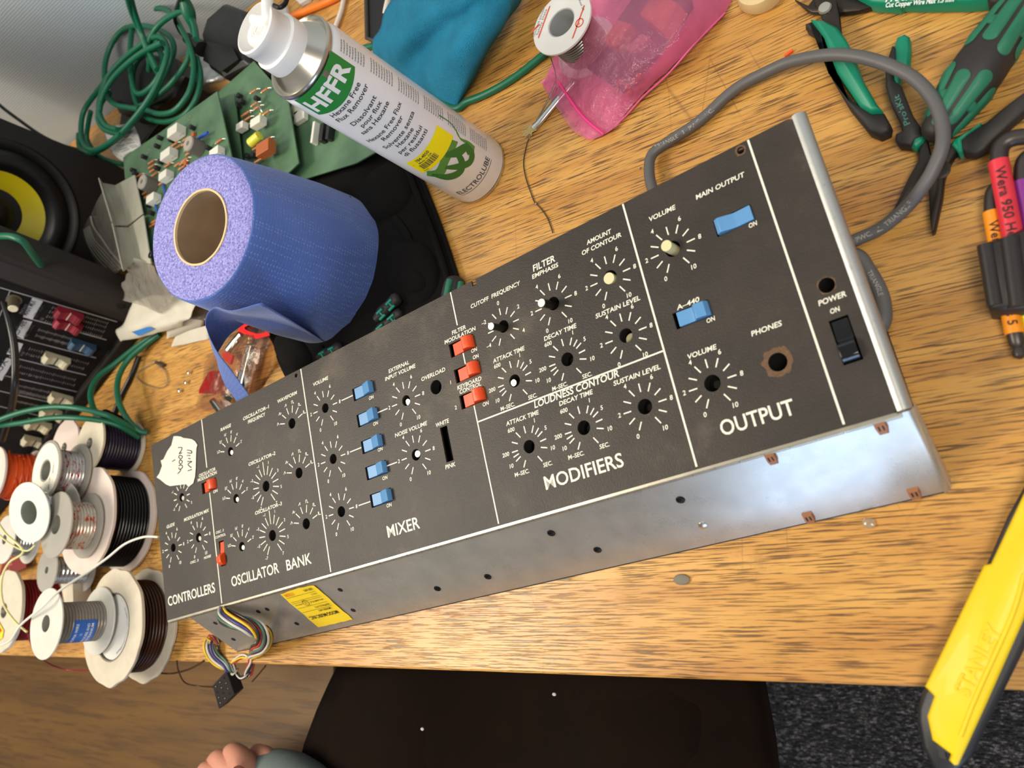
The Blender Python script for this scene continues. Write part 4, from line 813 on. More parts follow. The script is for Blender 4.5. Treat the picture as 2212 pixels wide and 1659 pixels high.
# ================================================================ flux brush
br = thing('flux_brush', tuple(P(1170, 250, 0)), 'small metal handled flux brush with cream bristles, half under the pink bag', 'brush')
MB().tube(pz([(1240, 175, .0035), (1205, 215, .0035), (1180, 245, .0034), (1163, 266, .0028), (1152, 276, .0022)]), .0036, seg=14, sub=3, rr=lambda t: .0036, flat=.6).build('ferrule', mat('crimped_tin', (210, 208, 204), .25, metal=.9), br, smooth=60)
bm = MB(); random.seed(5)
for i in range(60):
    a = P(1152 + random.uniform(-6, 8), 274 + random.uniform(-7, 7), random.uniform(.001, .004)); c = P(1136 + random.uniform(-9, 12), 283 + random.uniform(-12, 12), random.uniform(.0008, .003)); bm.tube([a, c], .00035, seg=4, sub=1)
tag(bm.build('bristles', mat('cream_bristles', (196, 176, 120), .7), br, smooth=60), kind='stuff')

# ================================================================ side cutters (top right)
TEAL = mat('teal_green_grip', (6, 132, 100), .42, bmp=.06, bscale=900); GRBK = mat('black_rubber_grip', (38, 34, 33), .6, bmp=.1, bscale=800); BLUED = mat('blackened_steel', (62, 55, 50), .38, metal=.7, bmp=.1, bscale=700)
ct = thing('side_cutters', tuple(P(1780, 15, 0)), 'green and black angled side cutters in the top right, open, printed along the upper handle', 'side cutters')
def slab(name, pts, z0, z1, m_, parent, inset=.0012, base=None): return MB().prism(pz([(a, b_, 0) for a, b_ in pts]), z0, z1, inset=inset).build(name, m_, parent, smooth=50)
slab('jaw', [(1722, 10), (1752, 24), (1762, 10), (1790, -14), (1830, 0), (1850, 8), (1890, 28), (1860, 36), (1820, 40), (1760, 39), (1748, 33)], .003, .007, BLUED, ct, .0006)
slab('jaw', [(1770, 30), (1765, -10), (1800, -10), (1815, 20), (1822, 55), (1826, 90), (1790, 70), (1780, 50)], .0072, .0105, BLUED, ct, .0006)
MB().lathe(P(1782, 18, .0108), (0, 0, 1), [(.0044, 0), (.0044, .0006), (.0036, .0016), (.0001, .0018)], 28).build('pivot_rivet', STEEL, ct, smooth=30)
h1 = slab('grip', [(1841, -10), (1860, 14), (1890, 30), (1950, 35), (1956, 30), (2010, 31), (2100, 30), (2138, 27), (2145, -30), (1900, -40)], .002, .014, TEAL, ct, .002)
slab('grip_end', [(2138, 28), (2160, 32), (2178, 20), (2184, 0), (2180, -30), (2140, -30)], .002, .013, GRBK, ct, .002)
ht = MB()
def PT(p0, p1, z):
    a = P(*p0, z); b_ = P(*p1, z); d = (b_ - a).normalized(); u = V3((0, 0, 1)).cross(d)
    return lambda x, y, zz: a + d * x + u * y
f0 = PT((1912, 16), (2060, 3), .0142); Ln = (P(2060, 3, .0142) - P(1912, 16, .0142)).length
text(ht, 'Cut Copper Wire Max 1.3 mm', 0, Ln, 0, .0030, f=f0, bold=.03)
f0 = PT((1912, 4), (2060, -9), .0142); text(ht, "Pro'sKit", 0, Ln * .5, 0, .0055, f=f0, bold=.03, shear=.2)
ht.build('handle_print', mat('white_print', (226, 232, 226), .5), h1, smooth=0)
slab('grip_outer', [(1750, 70), (1762, 66), (1790, 92), (1800, 140), (1806, 175), (1850, 235), (1895, 262), (1918, 262), (1931, 285), (1928, 300), (1908, 309), (1885, 300), (1840, 245), (1805, 185), (1793, 130), (1784, 104), (1765, 88), (1750, 80)], .002, .012, GRBK, ct, .0018)
slab('grip', [(1763, 67), (1790, 68), (1820, 84), (1838, 108), (1850, 130), (1872, 190), (1905, 248), (1917, 262), (1890, 264), (1868, 250), (1820, 180), (1802, 135), (1792, 105), (1775, 82)], .0025, .0155, TEAL, ct, .0022)

# ================================================================ long nose pliers
pl = thing('long_nose_pliers', tuple(P(2010, 380, 0)), 'long nose pliers with black and green handles lying open under the grey cable loop', 'pliers')
slab('grip', [(1932, 140), (1945, 98), (1960, 92), (1971, 98), (1972, 125), (1968, 160), (1952, 170), (1950, 210), (1960, 240), (1985, 290), (2008, 310), (2000, 322), (1985, 335), (1975, 332), (1978, 315), (1960, 285), (1940, 230), (1935, 180)], .003, .011, TEAL, pl, .0016)
slab('grip_inlay', [(1935, 118), (1944, 124), (1945, 150), (1937, 165), (1938, 190), (1955, 205), (1980, 268), (1996, 292), (2000, 312), (1985, 318), (1975, 332), (1950, 330), (1941, 320), (1943, 306), (1956, 300), (1953, 285), (1931, 240), (1921, 205), (1920, 165)], .0035, .0122, GRBK, pl, .0016)
gi = MB(); f0 = PT((1963, 268), (1938, 205), .0125); text(gi, "Pro'sKit", 0, (P(1963, 268, .0125) - P(1938, 205, .0125)).length, -.0008, .0032, f=f0, bold=.01); gi.build('handle_print', mat('teal_print', (70, 128, 116), .5), pl, smooth=0)
slab('grip', [(2062, 322), (2070, 312), (2100, 295), (2135, 280), (2170, 250), (2230, 205), (2240, 240), (2180, 290), (2130, 340), (2110, 350), (2090, 345), (2068, 340)], .003, .0105, GRBK, pl, .0016)
slab('grip_inlay', [(2062, 330), (2068, 318), (2098, 300), (2124, 283), (2122, 290), (2095, 308), (2082, 320), (2085, 345), (2078, 350), (2070, 338)], .0035, .0118, TEAL, pl, .0008)
slab('jaw', [(1992, 318), (2008, 312), (2016, 345), (2030, 350), (2020, 372), (1998, 400), (1975, 440), (1942, 470), (1920, 498), (1918, 495), (1945, 445), (1968, 395), (1988, 360)], .003, .0085, BLUED, pl, .0008)
slab('jaw', [(2030, 350), (2065, 318), (2072, 340), (2052, 372), (2044, 400), (2040, 440), (2024, 510), (2018, 515), (2014, 480), (2012, 420), (2018, 385)], .0035, .0095, BLUED, pl, .0008)
MB().lathe(P(2030, 368, .0090), (0, 0, 1), [(.0058, 0), (.0058, .0010), (.0040, .0016), (.0001, .0016)], 28).build('pivot', BLUED, pl, smooth=30)

# ================================================================ big screwdriver handle (green and black)
sd = thing('screwdriver', tuple(P(2060, 240, 0)), 'large screwdriver with black and green moulded handle at the right edge', 'screwdriver')
A_ = P(2010, 305, .015); B2 = P(2235, -30, .017)
ax = (B2 - A_).normalized(); LL = (B2 - A_).length
prof = [(.0001, 0), (.0070, .0008), (.0098, .005), (.0105, .012), (.0125, .022), (.0150, .036), (.0158, .046), (.0145, .058), (.0122, .072), (.0118, .085), (.0125, .094), (.0118, .104), (.0090, .112), (.0001, .114)]
hb = MB().lathe(A_, ax, prof, 12).build('handle', GRBK, sd, smooth=60, mods=[('SUBSURF', dict(levels=2, render_levels=2))])
def RADP(h):
    for (r0, h0), (r1, h1_) in zip(prof, prof[1:]):
        if h0 <= h <= h1_: return r0 + (r1 - r0) * (h - h0) / (h1_ - h0)
    return .01
vz = (CAMP - A_.lerp(B2, .4)); vz = (vz - ax * vz.dot(ax)).normalized(); vx_ = ax.cross(vz)
def patch(mb, cpoly, lift=.0009):
    """outline in (along handle, angle degrees) laid on the handle surface"""
    c0 = (sum(p_[0] for p_ in cpoly) / len(cpoly), sum(p_[1] for p_ in cpoly) / len(cpoly)); n = len(cpoly); vs = []
    for k in (1.0, .66, .33):
        for h, a in cpoly:
            h = c0[0] + (h - c0[0]) * k; a = c0[1] + (a - c0[1]) * k; r_ = RADP(h) + (lift if k < 1 else -.0004); vs.append(A_ + ax * h + (vz * math.cos(math.radians(a)) + vx_ * math.sin(math.radians(a))) * r_)
    vs.append(A_ + ax * c0[0] + (vz * math.cos(math.radians(c0[1])) + vx_ * math.sin(math.radians(c0[1]))) * (RADP(c0[0]) + lift))
    fs = [(i + k * n, (i + 1) % n + k * n, (i + 1) % n + (k + 1) * n, i + (k + 1) * n) for k in (0, 1) for i in range(n)] + [(2 * n + i, 2 * n + (i + 1) % n, 3 * n) for i in range(n)]
    mb.flat(vs, fs)
def capsule(h0, h1_, a, wd): 
    out = []; r_ = wd / 2
    for i in range(9):
        t = math.radians(-90 + 180 * i / 8); out.append((h1_ - .004 + .004 * math.cos(t), a + r_ * math.sin(t)))
    for i in range(9):
        t = math.radians(90 + 180 * i / 8); out.append((h0 + .004 + .004 * math.cos(t), a + r_ * math.sin(t)))
    return out
GI = mat('dark_green_inlay', (30, 108, 80), .5, bmp=.15, bscale=1200)
for k in range(4):
    a = -68 + 90 * k + 22
    gi = MB(); patch(gi, capsule(.010, .042, a - 23, 34)); patch(gi, capsule(.006, .038, a + 23, 34)); patch(gi, [(.020, a - 10), (.026, a - 10), (.026, a + 10), (.020, a + 10)]); gi.build('green_inlay', GI, hb, smooth=60)
    gi = MB(); patch(gi, capsule(.052, .084, a - 23, 34)); patch(gi, capsule(.056, .088, a + 23, 34)); patch(gi, [(.066, a - 10), (.072, a - 10), (.072, a + 10), (.066, a + 10)]); gi.build('green_inlay', GI, hb, smooth=60)
MB().cyl(B2 - ax * .02, B2 + ax * .09, .0035, seg=12).build('blade', BLUED, sd, smooth=60)

# ================================================================ hex key set
hk = thing('hex_key_holder', tuple(P(2170, 590, 0)), 'black clip holder gripping the coloured hex keys at the right edge', 'key holder')
vs_ = MB()
hold = [(2112, 530, .001), (2170, 512, .001), (2225, 488, .001), (2260, 480, .001), (2280, 650, .001), (2225, 668, .001), (2170, 672, .001), (2137, 671, .001)]
MB().prism([P(a, b_, .019) for a, b_, _ in hold], -.0188, .0030, inset=.003).build('clip_body', mat('black_holder_plastic', (40, 35, 34), .38, bmp=.08, bscale=900), hk, smooth=60)
MB().tube(pz([(2130, 530, .0190), (2152, 662, .0190)]), .0045, seg=16, sub=1).build('clip_rib', mat('black_holder_plastic', (40, 35, 34), .38), hk, smooth=60)
MB().tube(pz([(2182, 516, .0190), (2202, 664, .0190)]), .0055, seg=16, sub=1).build('clip_rib', mat('black_holder_plastic', (40, 35, 34), .38), hk, smooth=60)
HX = mat('dark_hex_steel', (74, 68, 66), .38, metal=.6)
def key(col_, name, steel_pts, sl, r_, txt_, lbl, tz=None, tip=None, flipt=False):
    k = thing('hex_key', tuple(P(*sl[0])), lbl, 'hex key', 'coloured hex keys in the black holder')
    MB().tube([P(*q) for q in steel_pts], r_ * .88, seg=14, sub=6).build('arm', HX, k, smooth=60)
    s_ = MB().tube([P(*q) for q in sl], r_, seg=18, sub=1).build('sleeve', mat('sleeve_' + name, col_, .38), k, smooth=60)
    if tip: MB().lathe(P(*tip[0]), P(*tip[1]) - P(*tip[0]), [(r_ * .86, 0), (r_ * .84, .006), (r_ * .55, .008), (r_ * .75, .0105), (r_ * .7, .013), (r_ * .2, .0145)], 16).build('ball_end', HX, k, smooth=50)
    if txt_:
        t = MB(); text_path(t, txt_, [P(*q) for q in (tz or sl)], r_ * .95, r_ * 1.07); t.build('sleeve_print', mat('dark_print', (40, 18, 20), .5), s_, smooth=0)
    return k
key((216, 52, 66), 'red', [(2300, 292, .018), (2230, 294, .018), (2185, 300, .018), (2162, 318, .018), (2158, 350, .018)], [(2157, 348, .018), (2190, 520, .014), (2215, 640, .010)], .0052, 'Wera 950 Hex', 'hex key with a red sleeve, the longest in the holder', tz=[(2161, 366, .0178), (2190, 520, .014), (2210, 620, .0105)])
key((238, 146, 30), 'orange', [(2190, 395, .009), (2160, 402, .009), (2145, 420, .009), (2143, 460, .009)], [(2143, 458, .009), (2162, 560, .008), (2182, 670, .006), (2192, 722, .006)], .0048, 'Wera 950 SPKL     s 5', 'hex key with an orange sleeve and ball end below the holder', tz=[(2146, 482, .009), (2162, 560, .008), (2182, 668, .006), (2192, 722, .006)], tip=[(2192, 720, .006), (2204, 770, .006)])
key((126, 44, 134), 'purple', [(2290, 322, .013), (2240, 330, .013), (2212, 350, .013), (2207, 395, .013)], [(2207, 392, .013), (2225, 480, .011), (2250, 600, .008)], .0048, None, 'hex key with a purple sleeve at the picture edge')
key((220, 220, 40), 'yellow', [(2250, 640, .005), (2258, 680, .005)], [(2212, 660, .004), (2222, 706, .004), (2225, 722, .004)], .0036, None, 'hex key with a yellow green sleeve just showing below the holder')

# ================================================================ yellow snap-off knife
kn = thing('utility_knife', tuple(P(2110, 1400, 0)), 'yellow and black retractable knife overhanging the bench edge at lower right', 'knife')
KY = mat('yellow_knife_shell', (236, 200, 4), .5, coat=.05, bmp=.03, bscale=800); KB = mat('black_knife_rubber', (40, 39, 40), .45, bmp=.1, bscale=900)
slab('rubber_body', [(1990, 1521), (1989, 1548), (2000, 1605), (2027, 1655), (2061, 1668), (2102, 1628), (2135, 1560), (2212, 1405), (2290, 1230), (2390, 960), (2290, 920), (2180, 1118), (2135, 1222), (2000, 1490)], .0005, .0125, KB, kn, .0025)
sh = slab('shell', [(2192, 1122), (2280, 935), (2370, 965), (2275, 1200), (2212, 1342), (2140, 1505), (2078, 1640), (2070, 1641), (2059, 1630), (2063, 1617), (2024, 1588), (2013, 1538), (2028, 1496), (2008, 1476), (2132, 1221), (2147, 1218)], .012, .0160, KY, kn, .0016)
rib = MB()
rib.tube(pz([(2212, 1240, .0160), (2186, 1330, .0160), (2110, 1500, .0160), (2075, 1590, .0160)]), .0012, seg=8, sub=4); rib.build('raised_rib', KY, sh, smooth=60)
st = MB(); f0 = PT((2090, 1508), (2165, 1360), .0160); Ln = (P(2090, 1508, .016) - P(2165, 1360, .016)).length
vs, fs, a, b_ = text_geo('STANLEY', .02, 0); sx_ = Ln / (b_ - a); sy_ = .0068 / CAPH
k0 = len(vs); edges = {}
for f_ in fs:
    for i in range(len(f_)):
        e = (f_[i], f_[(i + 1) % len(f_)]); edges[e] = edges.get(e, 0) + 1
bd = [e for e in edges if (e[1], e[0]) not in edges]
lo_ = [f0((v[0] - a) * sx_, v[1] * sy_, 0) for v in vs]; up_ = [q + V3((0, 0, .0006)) for q in lo_]
st.flat(lo_ + up_, [tuple(i + k0 for i in f_) for f_ in fs] + [(e[0], e[1], e[1] + k0, e[0] + k0) for e in bd]); st.build('embossed_name', KY, sh, smooth=0)
cl_ = MB(); cl_.obox(P(2036, 1617, .0130), P(2040, 1605, 0) - P(2028, 1600, 0), (0, 1, 0), (0, 0, 1), .003, .001, .0003)
for i in range(3): cl_.obox(P(2028 + i * 5, 1618 + i * 2, .0128), P(2040, 1640, 0) - P(2030, 1600, 0), P(2040, 1605, 0) - P(2028, 1600, 0), (0, 0, 1), .004, .0005, .0004)
cl_.build('end_grip_ribs', KB, kn, smooth=0)

# ================================================================ crumbs on the bench
o = MB().obox(P(1704, 115, .0012), P(1714, 108, 0) - P(1697, 120, 0), (0, 0, 1), (0, 1, 0), .0030, .0009, .0009).build('wire_offcut', mat('orange_offcut', (240, 84, 30), .4), smooth=0); tag(o, 'tiny orange plastic offcut left of the grey cable loop', 'offcut')
for i, (x, y) in enumerate(((1158, 440), (1382, 363), (1434, 377))):
    o = MB().sphere(P(x, y, .0009), .0009, 10).build('solder_ball', STEEL); tag(o, ('tiny shiny solder ball beside the thin solder wire', 'tiny solder ball on the wood left of the grey cable bend', 'tiny solder ball on the wood inside the grey cable bend by the panel')[i], 'solder ball', group='solder balls on the bench')
o = MB().sphere(P(1472, 1252, .0012), .0045, 14, sq=(1.3, .8, .25)).build('grey_putty_smear', mat('grey_putty', (120, 112, 100), .7), smooth=60); tag(o, 'small flat grey putty spot in front of the chassis', 'spot')
o = MB().lathe(P(1878, 1130, .0), (0, 0, 1), [(.0030, .0001), (.0034, .0012), (.0020, .0020), (.0001, .0022)], 9, jit=.5).build('clear_glue_blob', mat('clear_glue', (214, 190, 160), .15, trans=.6), smooth=30); tag(o, 'clear glue blob on the wood below the chassis right corner', 'glue blob')
o = MB().lathe(P(1650, -14, .0), (0, 0, 1), [(.016, 0), (.018, .004), (.016, .012), (.0001, .013)], 30).build('cream_dish', mat('cream_plastic', (216, 190, 140), .5), smooth=50); tag(o, 'edge of a cream plastic lid at the top of the picture', 'lid')
# ================================================================ fabric tool pouch behind the panel
FAB = mat('black_pouch_fabric', (13, 11, 10), .95, spec=.2, bmp=.5, bscale=1300, bdist=.0008, var=.15, vscale=60)
pouch = thing('tool_pouch', tuple(P(900, 500, 0)), 'open black fabric tool pouch with loops, lying between the blue roll and the panel', 'tool pouch')
rows = [[(640, 330, .004), (610, 400, .004), (590, 500, .004), (575, 620, .004), (568, 690, .004), (592, 755, .003), (618, 815, .003), (650, 860, .003)],
        [(700, 325, .008), (680, 400, .010), (660, 520, .010), (640, 640, .010), (640, 720, .010), (670, 780, .008), (700, 830, .006), (740, 830, .004)],
        [(770, 325, .008), (770, 400, .012), (770, 520, .014), (770, 640, .012), (790, 720, .012), (830, 740, .010), (860, 760, .006), (880, 760, .004)],
        [(840, 325, .006), (850, 390, .010), (862, 480, .012), (880, 560, .012), (905, 640, .012), (935, 680, .008), (950, 700, .006), (970, 700, .004)],
        [(884, 325, .003), (905, 375, .003), (932, 440, .003), (958, 510, .003), (985, 592, .003), (1000, 640, .003), (1010, 660, .003), (1020, 680, .003)]]
sheet('pouch_base', [pz(r) for r in rows], FAB, pouch, thick=.002, sub=2, bumpy=.004, bs=35)
MB().tube(pz([(880, 322, .005), (905, 375, .005), (932, 440, .005), (958, 510, .005), (985, 592, .005), (1002, 642, .005)]), .0022, seg=8, sub=4).build('edge_binding', FAB, pouch, smooth=60)
MB().tube(pz([(872, 345, .010), (897, 410, .011), (915, 455, .011), (940, 520, .011), (958, 575, .011), (975, 630, .010)]), .0030, seg=8, sub=4).build('edge_binding', FAB, pouch, smooth=60)
def hump(name, cx_, cy_, dx, dy, ang, h, m_, parent, z0=.006):
    c = P(cx_, cy_, z0); vs = []; n = 26
    ux_ = (P(cx_ + math.cos(ang) * dx, cy_ + math.sin(ang) * dx, z0) - c); uy_ = (P(cx_ - math.sin(ang) * dy, cy_ + math.cos(ang) * dy, z0) - c)
    for k in range(8):
        t = k / 7; rr_ = math.cos(t * math.pi / 2) ** .6; z = math.sin(t * math.pi / 2) * h
        for i in range(n):
            a = 2 * math.pi * i / n; vs.append(c + ux_ * (math.cos(a) * rr_) + uy_ * (math.sin(a) * rr_) + V3((0, 0, z)))
    fs = [(k * n + i, k * n + (i + 1) % n, (k + 1) * n + (i + 1) % n, (k + 1) * n + i) for k in range(7) for i in range(n)] + [tuple(range(7 * n, 8 * n))]
    return MB().flat(vs, fs).build(name, m_, parent, smooth=60)
hump('padded_pocket', 838, 420, 52, 70, .5, .014, FAB, pouch)
hump('padded_pocket', 892, 590, 60, 78, -.15, .013, FAB, pouch)
hump('padded_pocket', 908, 612, 32, 34, -.25, .016, FAB, pouch)
hump('pocket_flap', 640, 760, 50, 34, .9, .014, FAB, pouch, .004)
for a, b_ in (((850, 470), (890, 540)), ((600, 700), (640, 790)), ((690, 750), (700, 812))):
    MB().tube(pz([(a[0], a[1], .012), ((a[0] + b_[0]) / 2 + 6, (a[1] + b_[1]) / 2, .016), (b_[0], b_[1], .012)]), .004, seg=8, sub=4, flat=.4).build('elastic_loop', FAB, pouch, smooth=60)
TEAL2 = mat('teal_moulding', (10, 132, 112), .45)
def small_driver(a, b_, r_, z, lbl, name='small_screwdriver'):
    A = P(*a, z); B = P(*b_, z); d = (B - A).normalized(); L = (B - A).length
    t = thing(name, tuple(A), lbl, 'screwdriver', 'small drivers in the tool pouch')
    MB().lathe(A, d, [(.0001, 0), (r_ * .8, .001), (r_, .004), (r_ * .85, L * .4), (r_, L * .7), (r_ * .6, L), (.0001, L)], 16).build('handle', GRBK, t, smooth=60)
    v = (CAMP - A); v = (v - d * v.dot(d)).normalized(); s_ = v.cross(d); g = MB()
    for h0 in (L * .15, L * .55):
        for o_ in (-.5, .5):
            g.tube([A + d * (h0 + (0 if o_ < 0 else L * .06)) + v * r_ * .88 + s_ * (o_ * r_ * .9), A + d * (h0 + L * .22 + (0 if o_ < 0 else L * .06)) + v * r_ * .88 + s_ * (o_ * r_ * .9)], r_ * .24, seg=8, sub=1)
        g.tube([A + d * (h0 + L * .13) + v * r_ * .95 - s_ * r_ * .5, A + d * (h0 + L * .13) + v * r_ * .95 + s_ * r_ * .5], r_ * .16, seg=6, sub=1)
    g.build('teal_marks', TEAL2, t, smooth=60); return t
small_driver((862, 640), (812, 690), .0062, .020, 'small black driver with teal marks in the pouch beside the roll')
small_driver((868, 672), (808, 724), .0055, .014, 'small black driver with teal marks in the pouch, half under the panel edge')
small_driver((738, 748), (688, 772), .0058, .014, 'small black driver with teal marks below the torn sheet of the roll')
o = MB().tube(pz([(757, 425, .030), (745, 440, .030), (730, 452, .028)]), .0014, seg=8, sub=1).build('metal_rod', STEEL); tag(o, 'thin metal rod sticking out of the pouch behind the blue roll', 'rod')
gd = thing('green_screwdriver', tuple(P(985, 620, 0)), 'green and black screwdriver end poking out behind the panel notch', 'screwdriver')
A_g = P(986, 596, .012); B_g = P(968, 690, .012); dgx = (B_g - A_g).normalized()
hb2 = MB().lathe(A_g, dgx, [(.0001, 0), (.0070, .0012), (.0098, .006), (.0105, .014), (.0100, .03), (.0001, .034)], 16).build('handle', GRBK, gd, smooth=60, mods=[('SUBSURF', dict(levels=1, render_levels=2))])
v = (CAMP - A_g); v = (v - dgx * v.dot(dgx)).normalized(); s_ = v.cross(dgx)
for o_ in (-1, 1):
    MB().tube([A_g + dgx * .007 + v * .0080 + s_ * (.0048 * o_), A_g + dgx * .012 + v * .0092 + s_ * (.005 * o_), A_g + dgx * .026 + v * .0092 + s_ * (.005 * o_)], .0030, seg=12, sub=4).build('green_inlay', GI, hb2, smooth=60)

# ================================================================ circuit boards
m, nt, b = new_mat('green_circuit_board'); PCB = m
n1 = noise_node(nt, 30, 3); r1 = ramp(nt, n1.outputs[0], [(.3, rgb(66, 98, 72)), (.7, rgb(92, 126, 94))]); nt.links.new(r1.outputs[0], b.inputs['Base Color']); b.inputs['Roughness'].default_value = .38
RESB = mat('resistor_brown', (190, 118, 70), .4); WCAP = mat('white_film_cap', (222, 220, 208), .5); TRB = mat('transistor_black', (28, 26, 26), .45); LEAD = mat('solder_lead', (190, 184, 168), .3, metal=.9); DISC = mat('disc_cap_orange', (186, 92, 44), .5); TRIM = mat('grey_pot_core', (108, 100, 92), .6, bmp=.5, bscale=500); TRIMT = mat('ferrite_top', (176, 168, 156), .5, bmp=.6, bscale=900, metal=.3); BLW = mat('blue_jumper', (36, 84, 190), .4)
def board(name, pts, z, lbl, up=None):
    t = thing(name, tuple(P(*pts[0][:2], z)), lbl, 'circuit board', 'circuit boards behind the paper roll')
    q = [P(a[0], a[1], a[2] if len(a) > 2 else z) for a in pts]
    n_ = (q[1] - q[0]).cross(q[2] - q[1]).normalized(); n_ = n_ if n_.z > 0 else -n_
    vs = q + [p_ - n_ * .0016 for p_ in q]; n = len(q)
    MB().flat(vs, [tuple(range(n)), tuple(reversed(range(n, 2 * n)))] + [(i, (i + 1) % n, (i + 1) % n + n, i + n) for i in range(n)]).build('substrate', PCB, t, smooth=0)
    return t, q[0], n_
def BP(bd, px, py, h=0.0): return PL(px, py, bd[1] + bd[2] * h, bd[2])
def res_(bd, x, y, dx=12, dy=-8, m_=None):
    a = BP(bd, x - dx / 2, y - dy / 2, .0022); c = BP(bd, x + dx / 2, y + dy / 2, .0022); d = (c - a).normalized()
    o = MB().lathe(a, d, [(.0001, 0), (.0014, .0004), (.0015, .0014), (.0012, .0022), (.0012, (c - a).length - .0022), (.0015, (c - a).length - .0014), (.0014, (c - a).length - .0004), (.0001, (c - a).length)], 10).build('resistor', m_ or RESB, bd[0], smooth=50)
    MB().tube([a - d * .004 - bd[2] * .002, a - d * .002, c + d * .002, c + d * .004 - bd[2] * .002], .00035, seg=5, sub=1).build('lead', LEAD, o, smooth=0)
def box_(bd, x, y, wu, wv, h, ang, m_, name='film_capacitor'):
    c = BP(bd, x, y, .0005); u = (BP(bd, x + math.cos(ang) * 20, y + math.sin(ang) * 20, .0005) - c).normalized(); v = bd[2].cross(u)
    return MB().obox(c + bd[2] * h / 2, u, v, bd[2], wu * .62, wv * .60, h * .5).build(name, m_, bd[0], smooth=0, mods=[('BEVEL', dict(width=.0005, segments=2))])
def can_(bd, x, y, r_, h, m_, name='transistor', top=None):
    c = BP(bd, x, y, .0005); o = MB().lathe(c, bd[2], [(r_, 0), (r_, h * .9), (r_ * .85, h), (.0001, h)], 18).build(name, m_, bd[0], smooth=40)
    if top: MB().lathe(c, bd[2], [(r_ * .96, h * .93), (r_ * .9, h * 1.03), (r_ * .3, h * 1.03), (r_ * .28, h * .9), (.0001, h * .9)], 24).build('core_top', top, o, smooth=40)
    return o
b3 = board('circuit_board', [(640, 200), (700, 195), (860, 300), (770, 352), (640, 392), (560, 300)], .026, 'dark green circuit board lowest in the pile, mostly hidden under the spray can')
b2 = board('circuit_board', [(548, 132, .050), (484, 188, .050), (465, 205, .050), (520, 410, .044), (612, 384, .040), (645, 352, .040), (622, 215, .044)], .046, 'green circuit board in the middle of the pile with a yellow capacitor', None)
b2b = board('circuit_board', [(505, 202, .058), (468, 214, .058), (462, 300, .054), (500, 420, .050), (530, 420, .050)], .054, 'green circuit board edge wedged between the top and middle boards')
b1 = board('circuit_board', [(469, 197), (340, 290), (266, 340), (270, 385), (300, 480), (320, 560), (430, 620), (520, 430)], .072, 'topmost green circuit board with white capacitors beside the blue roll')
for x, y, wu, wv, h in ((392, 291, .016, .010, .012), (375, 340, .016, .009, .011), (368, 385, .013, .008, .010), (477, 335, .013, .008, .009), (341, 434, .013, .008, .010)):
    o = box_(b1, x, y, wu, wv, h, -.62, WCAP); 
    c = BP(b1, x, y, h + .0009)
    t = MB(); u = (BP(b1, x + 16, y - 11, h) - BP(b1, x, y, h)).normalized(); v = b1[2].cross(u); text(t, '.047J', -.0045, .0045, -.001, .0020, f=lambda xx, yy, zz: c + u * xx + v * yy); t.build('value_print', TXT, o, smooth=0)
for x, y in ((433, 322), (333, 403)): can_(b1, x, y, .0095, .015, TRIM, 'pot_core', TRIMT)
for x, y in ((344, 318), (316, 341), (375, 305), (420, 278), (352, 352), (344, 365), (292, 370), (297, 377), (455, 322), (308, 393), (325, 445), (332, 462), (350, 300)): can_(b1, x, y, .0028, .006, TRB)
for x, y in ((402, 300), (377, 312), (384, 318), (400, 310), (405, 322), (408, 331), (327, 350), (327, 360), (330, 368), (334, 377), (384, 355), (393, 362), (300, 380), (306, 385), (473, 305), (362, 357), (310, 405), (314, 416), (318, 424), (350, 395), (333, 478), (330, 486), (400, 345), (395, 352)): res_(b1, x, y)
for x, y in ((420, 292), (293, 399), (404, 354), (376, 509 - 170)): can_(b1, x, y, .0030, .003, DISC, 'disc_capacitor')
o = MB().tube([BP(b1, 428, 300, .004), BP(b1, 449, 286, .006)], .0016, seg=8, sub=1).build('blue_jumper', BLW, b1[0]); MB().tube([BP(b1, 352, 398, .002), BP(b1, 358, 420, .003)], .0012, seg=8, sub=1).build('blue_jumper', BLW, b1[0]); MB().tube([BP(b1, 334, 440, .002), BP(b1, 345, 470, .003)], .0012, seg=8, sub=1).build('blue_jumper', BLW, b1[0])
for x, y in ((410, 255), (321, 327)):
    MB().ring(BP(b1, x, y, .0001), b1[2], .0022, .0032, .0003, 20).build('mounting_eyelet', LEAD, b1[0])
for x, y, wu, wv, h, mm_ in ((566, 269, .014, .008, .009, WCAP), (530, 278, .010, .007, .008, WCAP)): box_(b2, x, y, wu, wv, h, -.55, mm_)
o = MB().lathe(BP(b2, 541, 310, .006), BP(b2, 571, 283, .006) - BP(b2, 541, 310, .006), [(.0001, 0), (.0052, .0002), (.0054, .0012), (.0050, .016), (.0001, .0168)], 20).build('electrolytic_capacitor', mat('yellow_capacitor', (220, 214, 70), .4), b2[0], smooth=40)
box_(b2, 583, 326, .017, .012, .010, -.55, mat('chestnut_capacitor', (176, 94, 46), .4), 'dipped_capacitor')
for x, y in ((522, 210), (528, 222), (518, 230), (560, 216), (553, 338), (540, 340)): can_(b2, x, y, .003, .006, TRB)
for x, y in ((548, 197), (572, 195), (550, 225), (556, 232), (576, 243), (528, 248), (535, 256), (547, 262), (579, 301), (556, 348), (552, 320), (533, 244)): res_(b2, x, y)
MB().tube([BP(b2, 553, 217, .004), BP(b2, 560, 230, .007), BP(b2, 566, 242, .004)], .0009, seg=6, sub=3).build('bare_link', LEAD, b2[0]); can_(b2, 568, 250, .002, .004, mat('yellow_bead', (220, 190, 50), .4), 'bead_capacitor'); can_(b2, 558, 256, .0018, .003, mat('red_bead', (170, 30, 50), .4), 'diode')
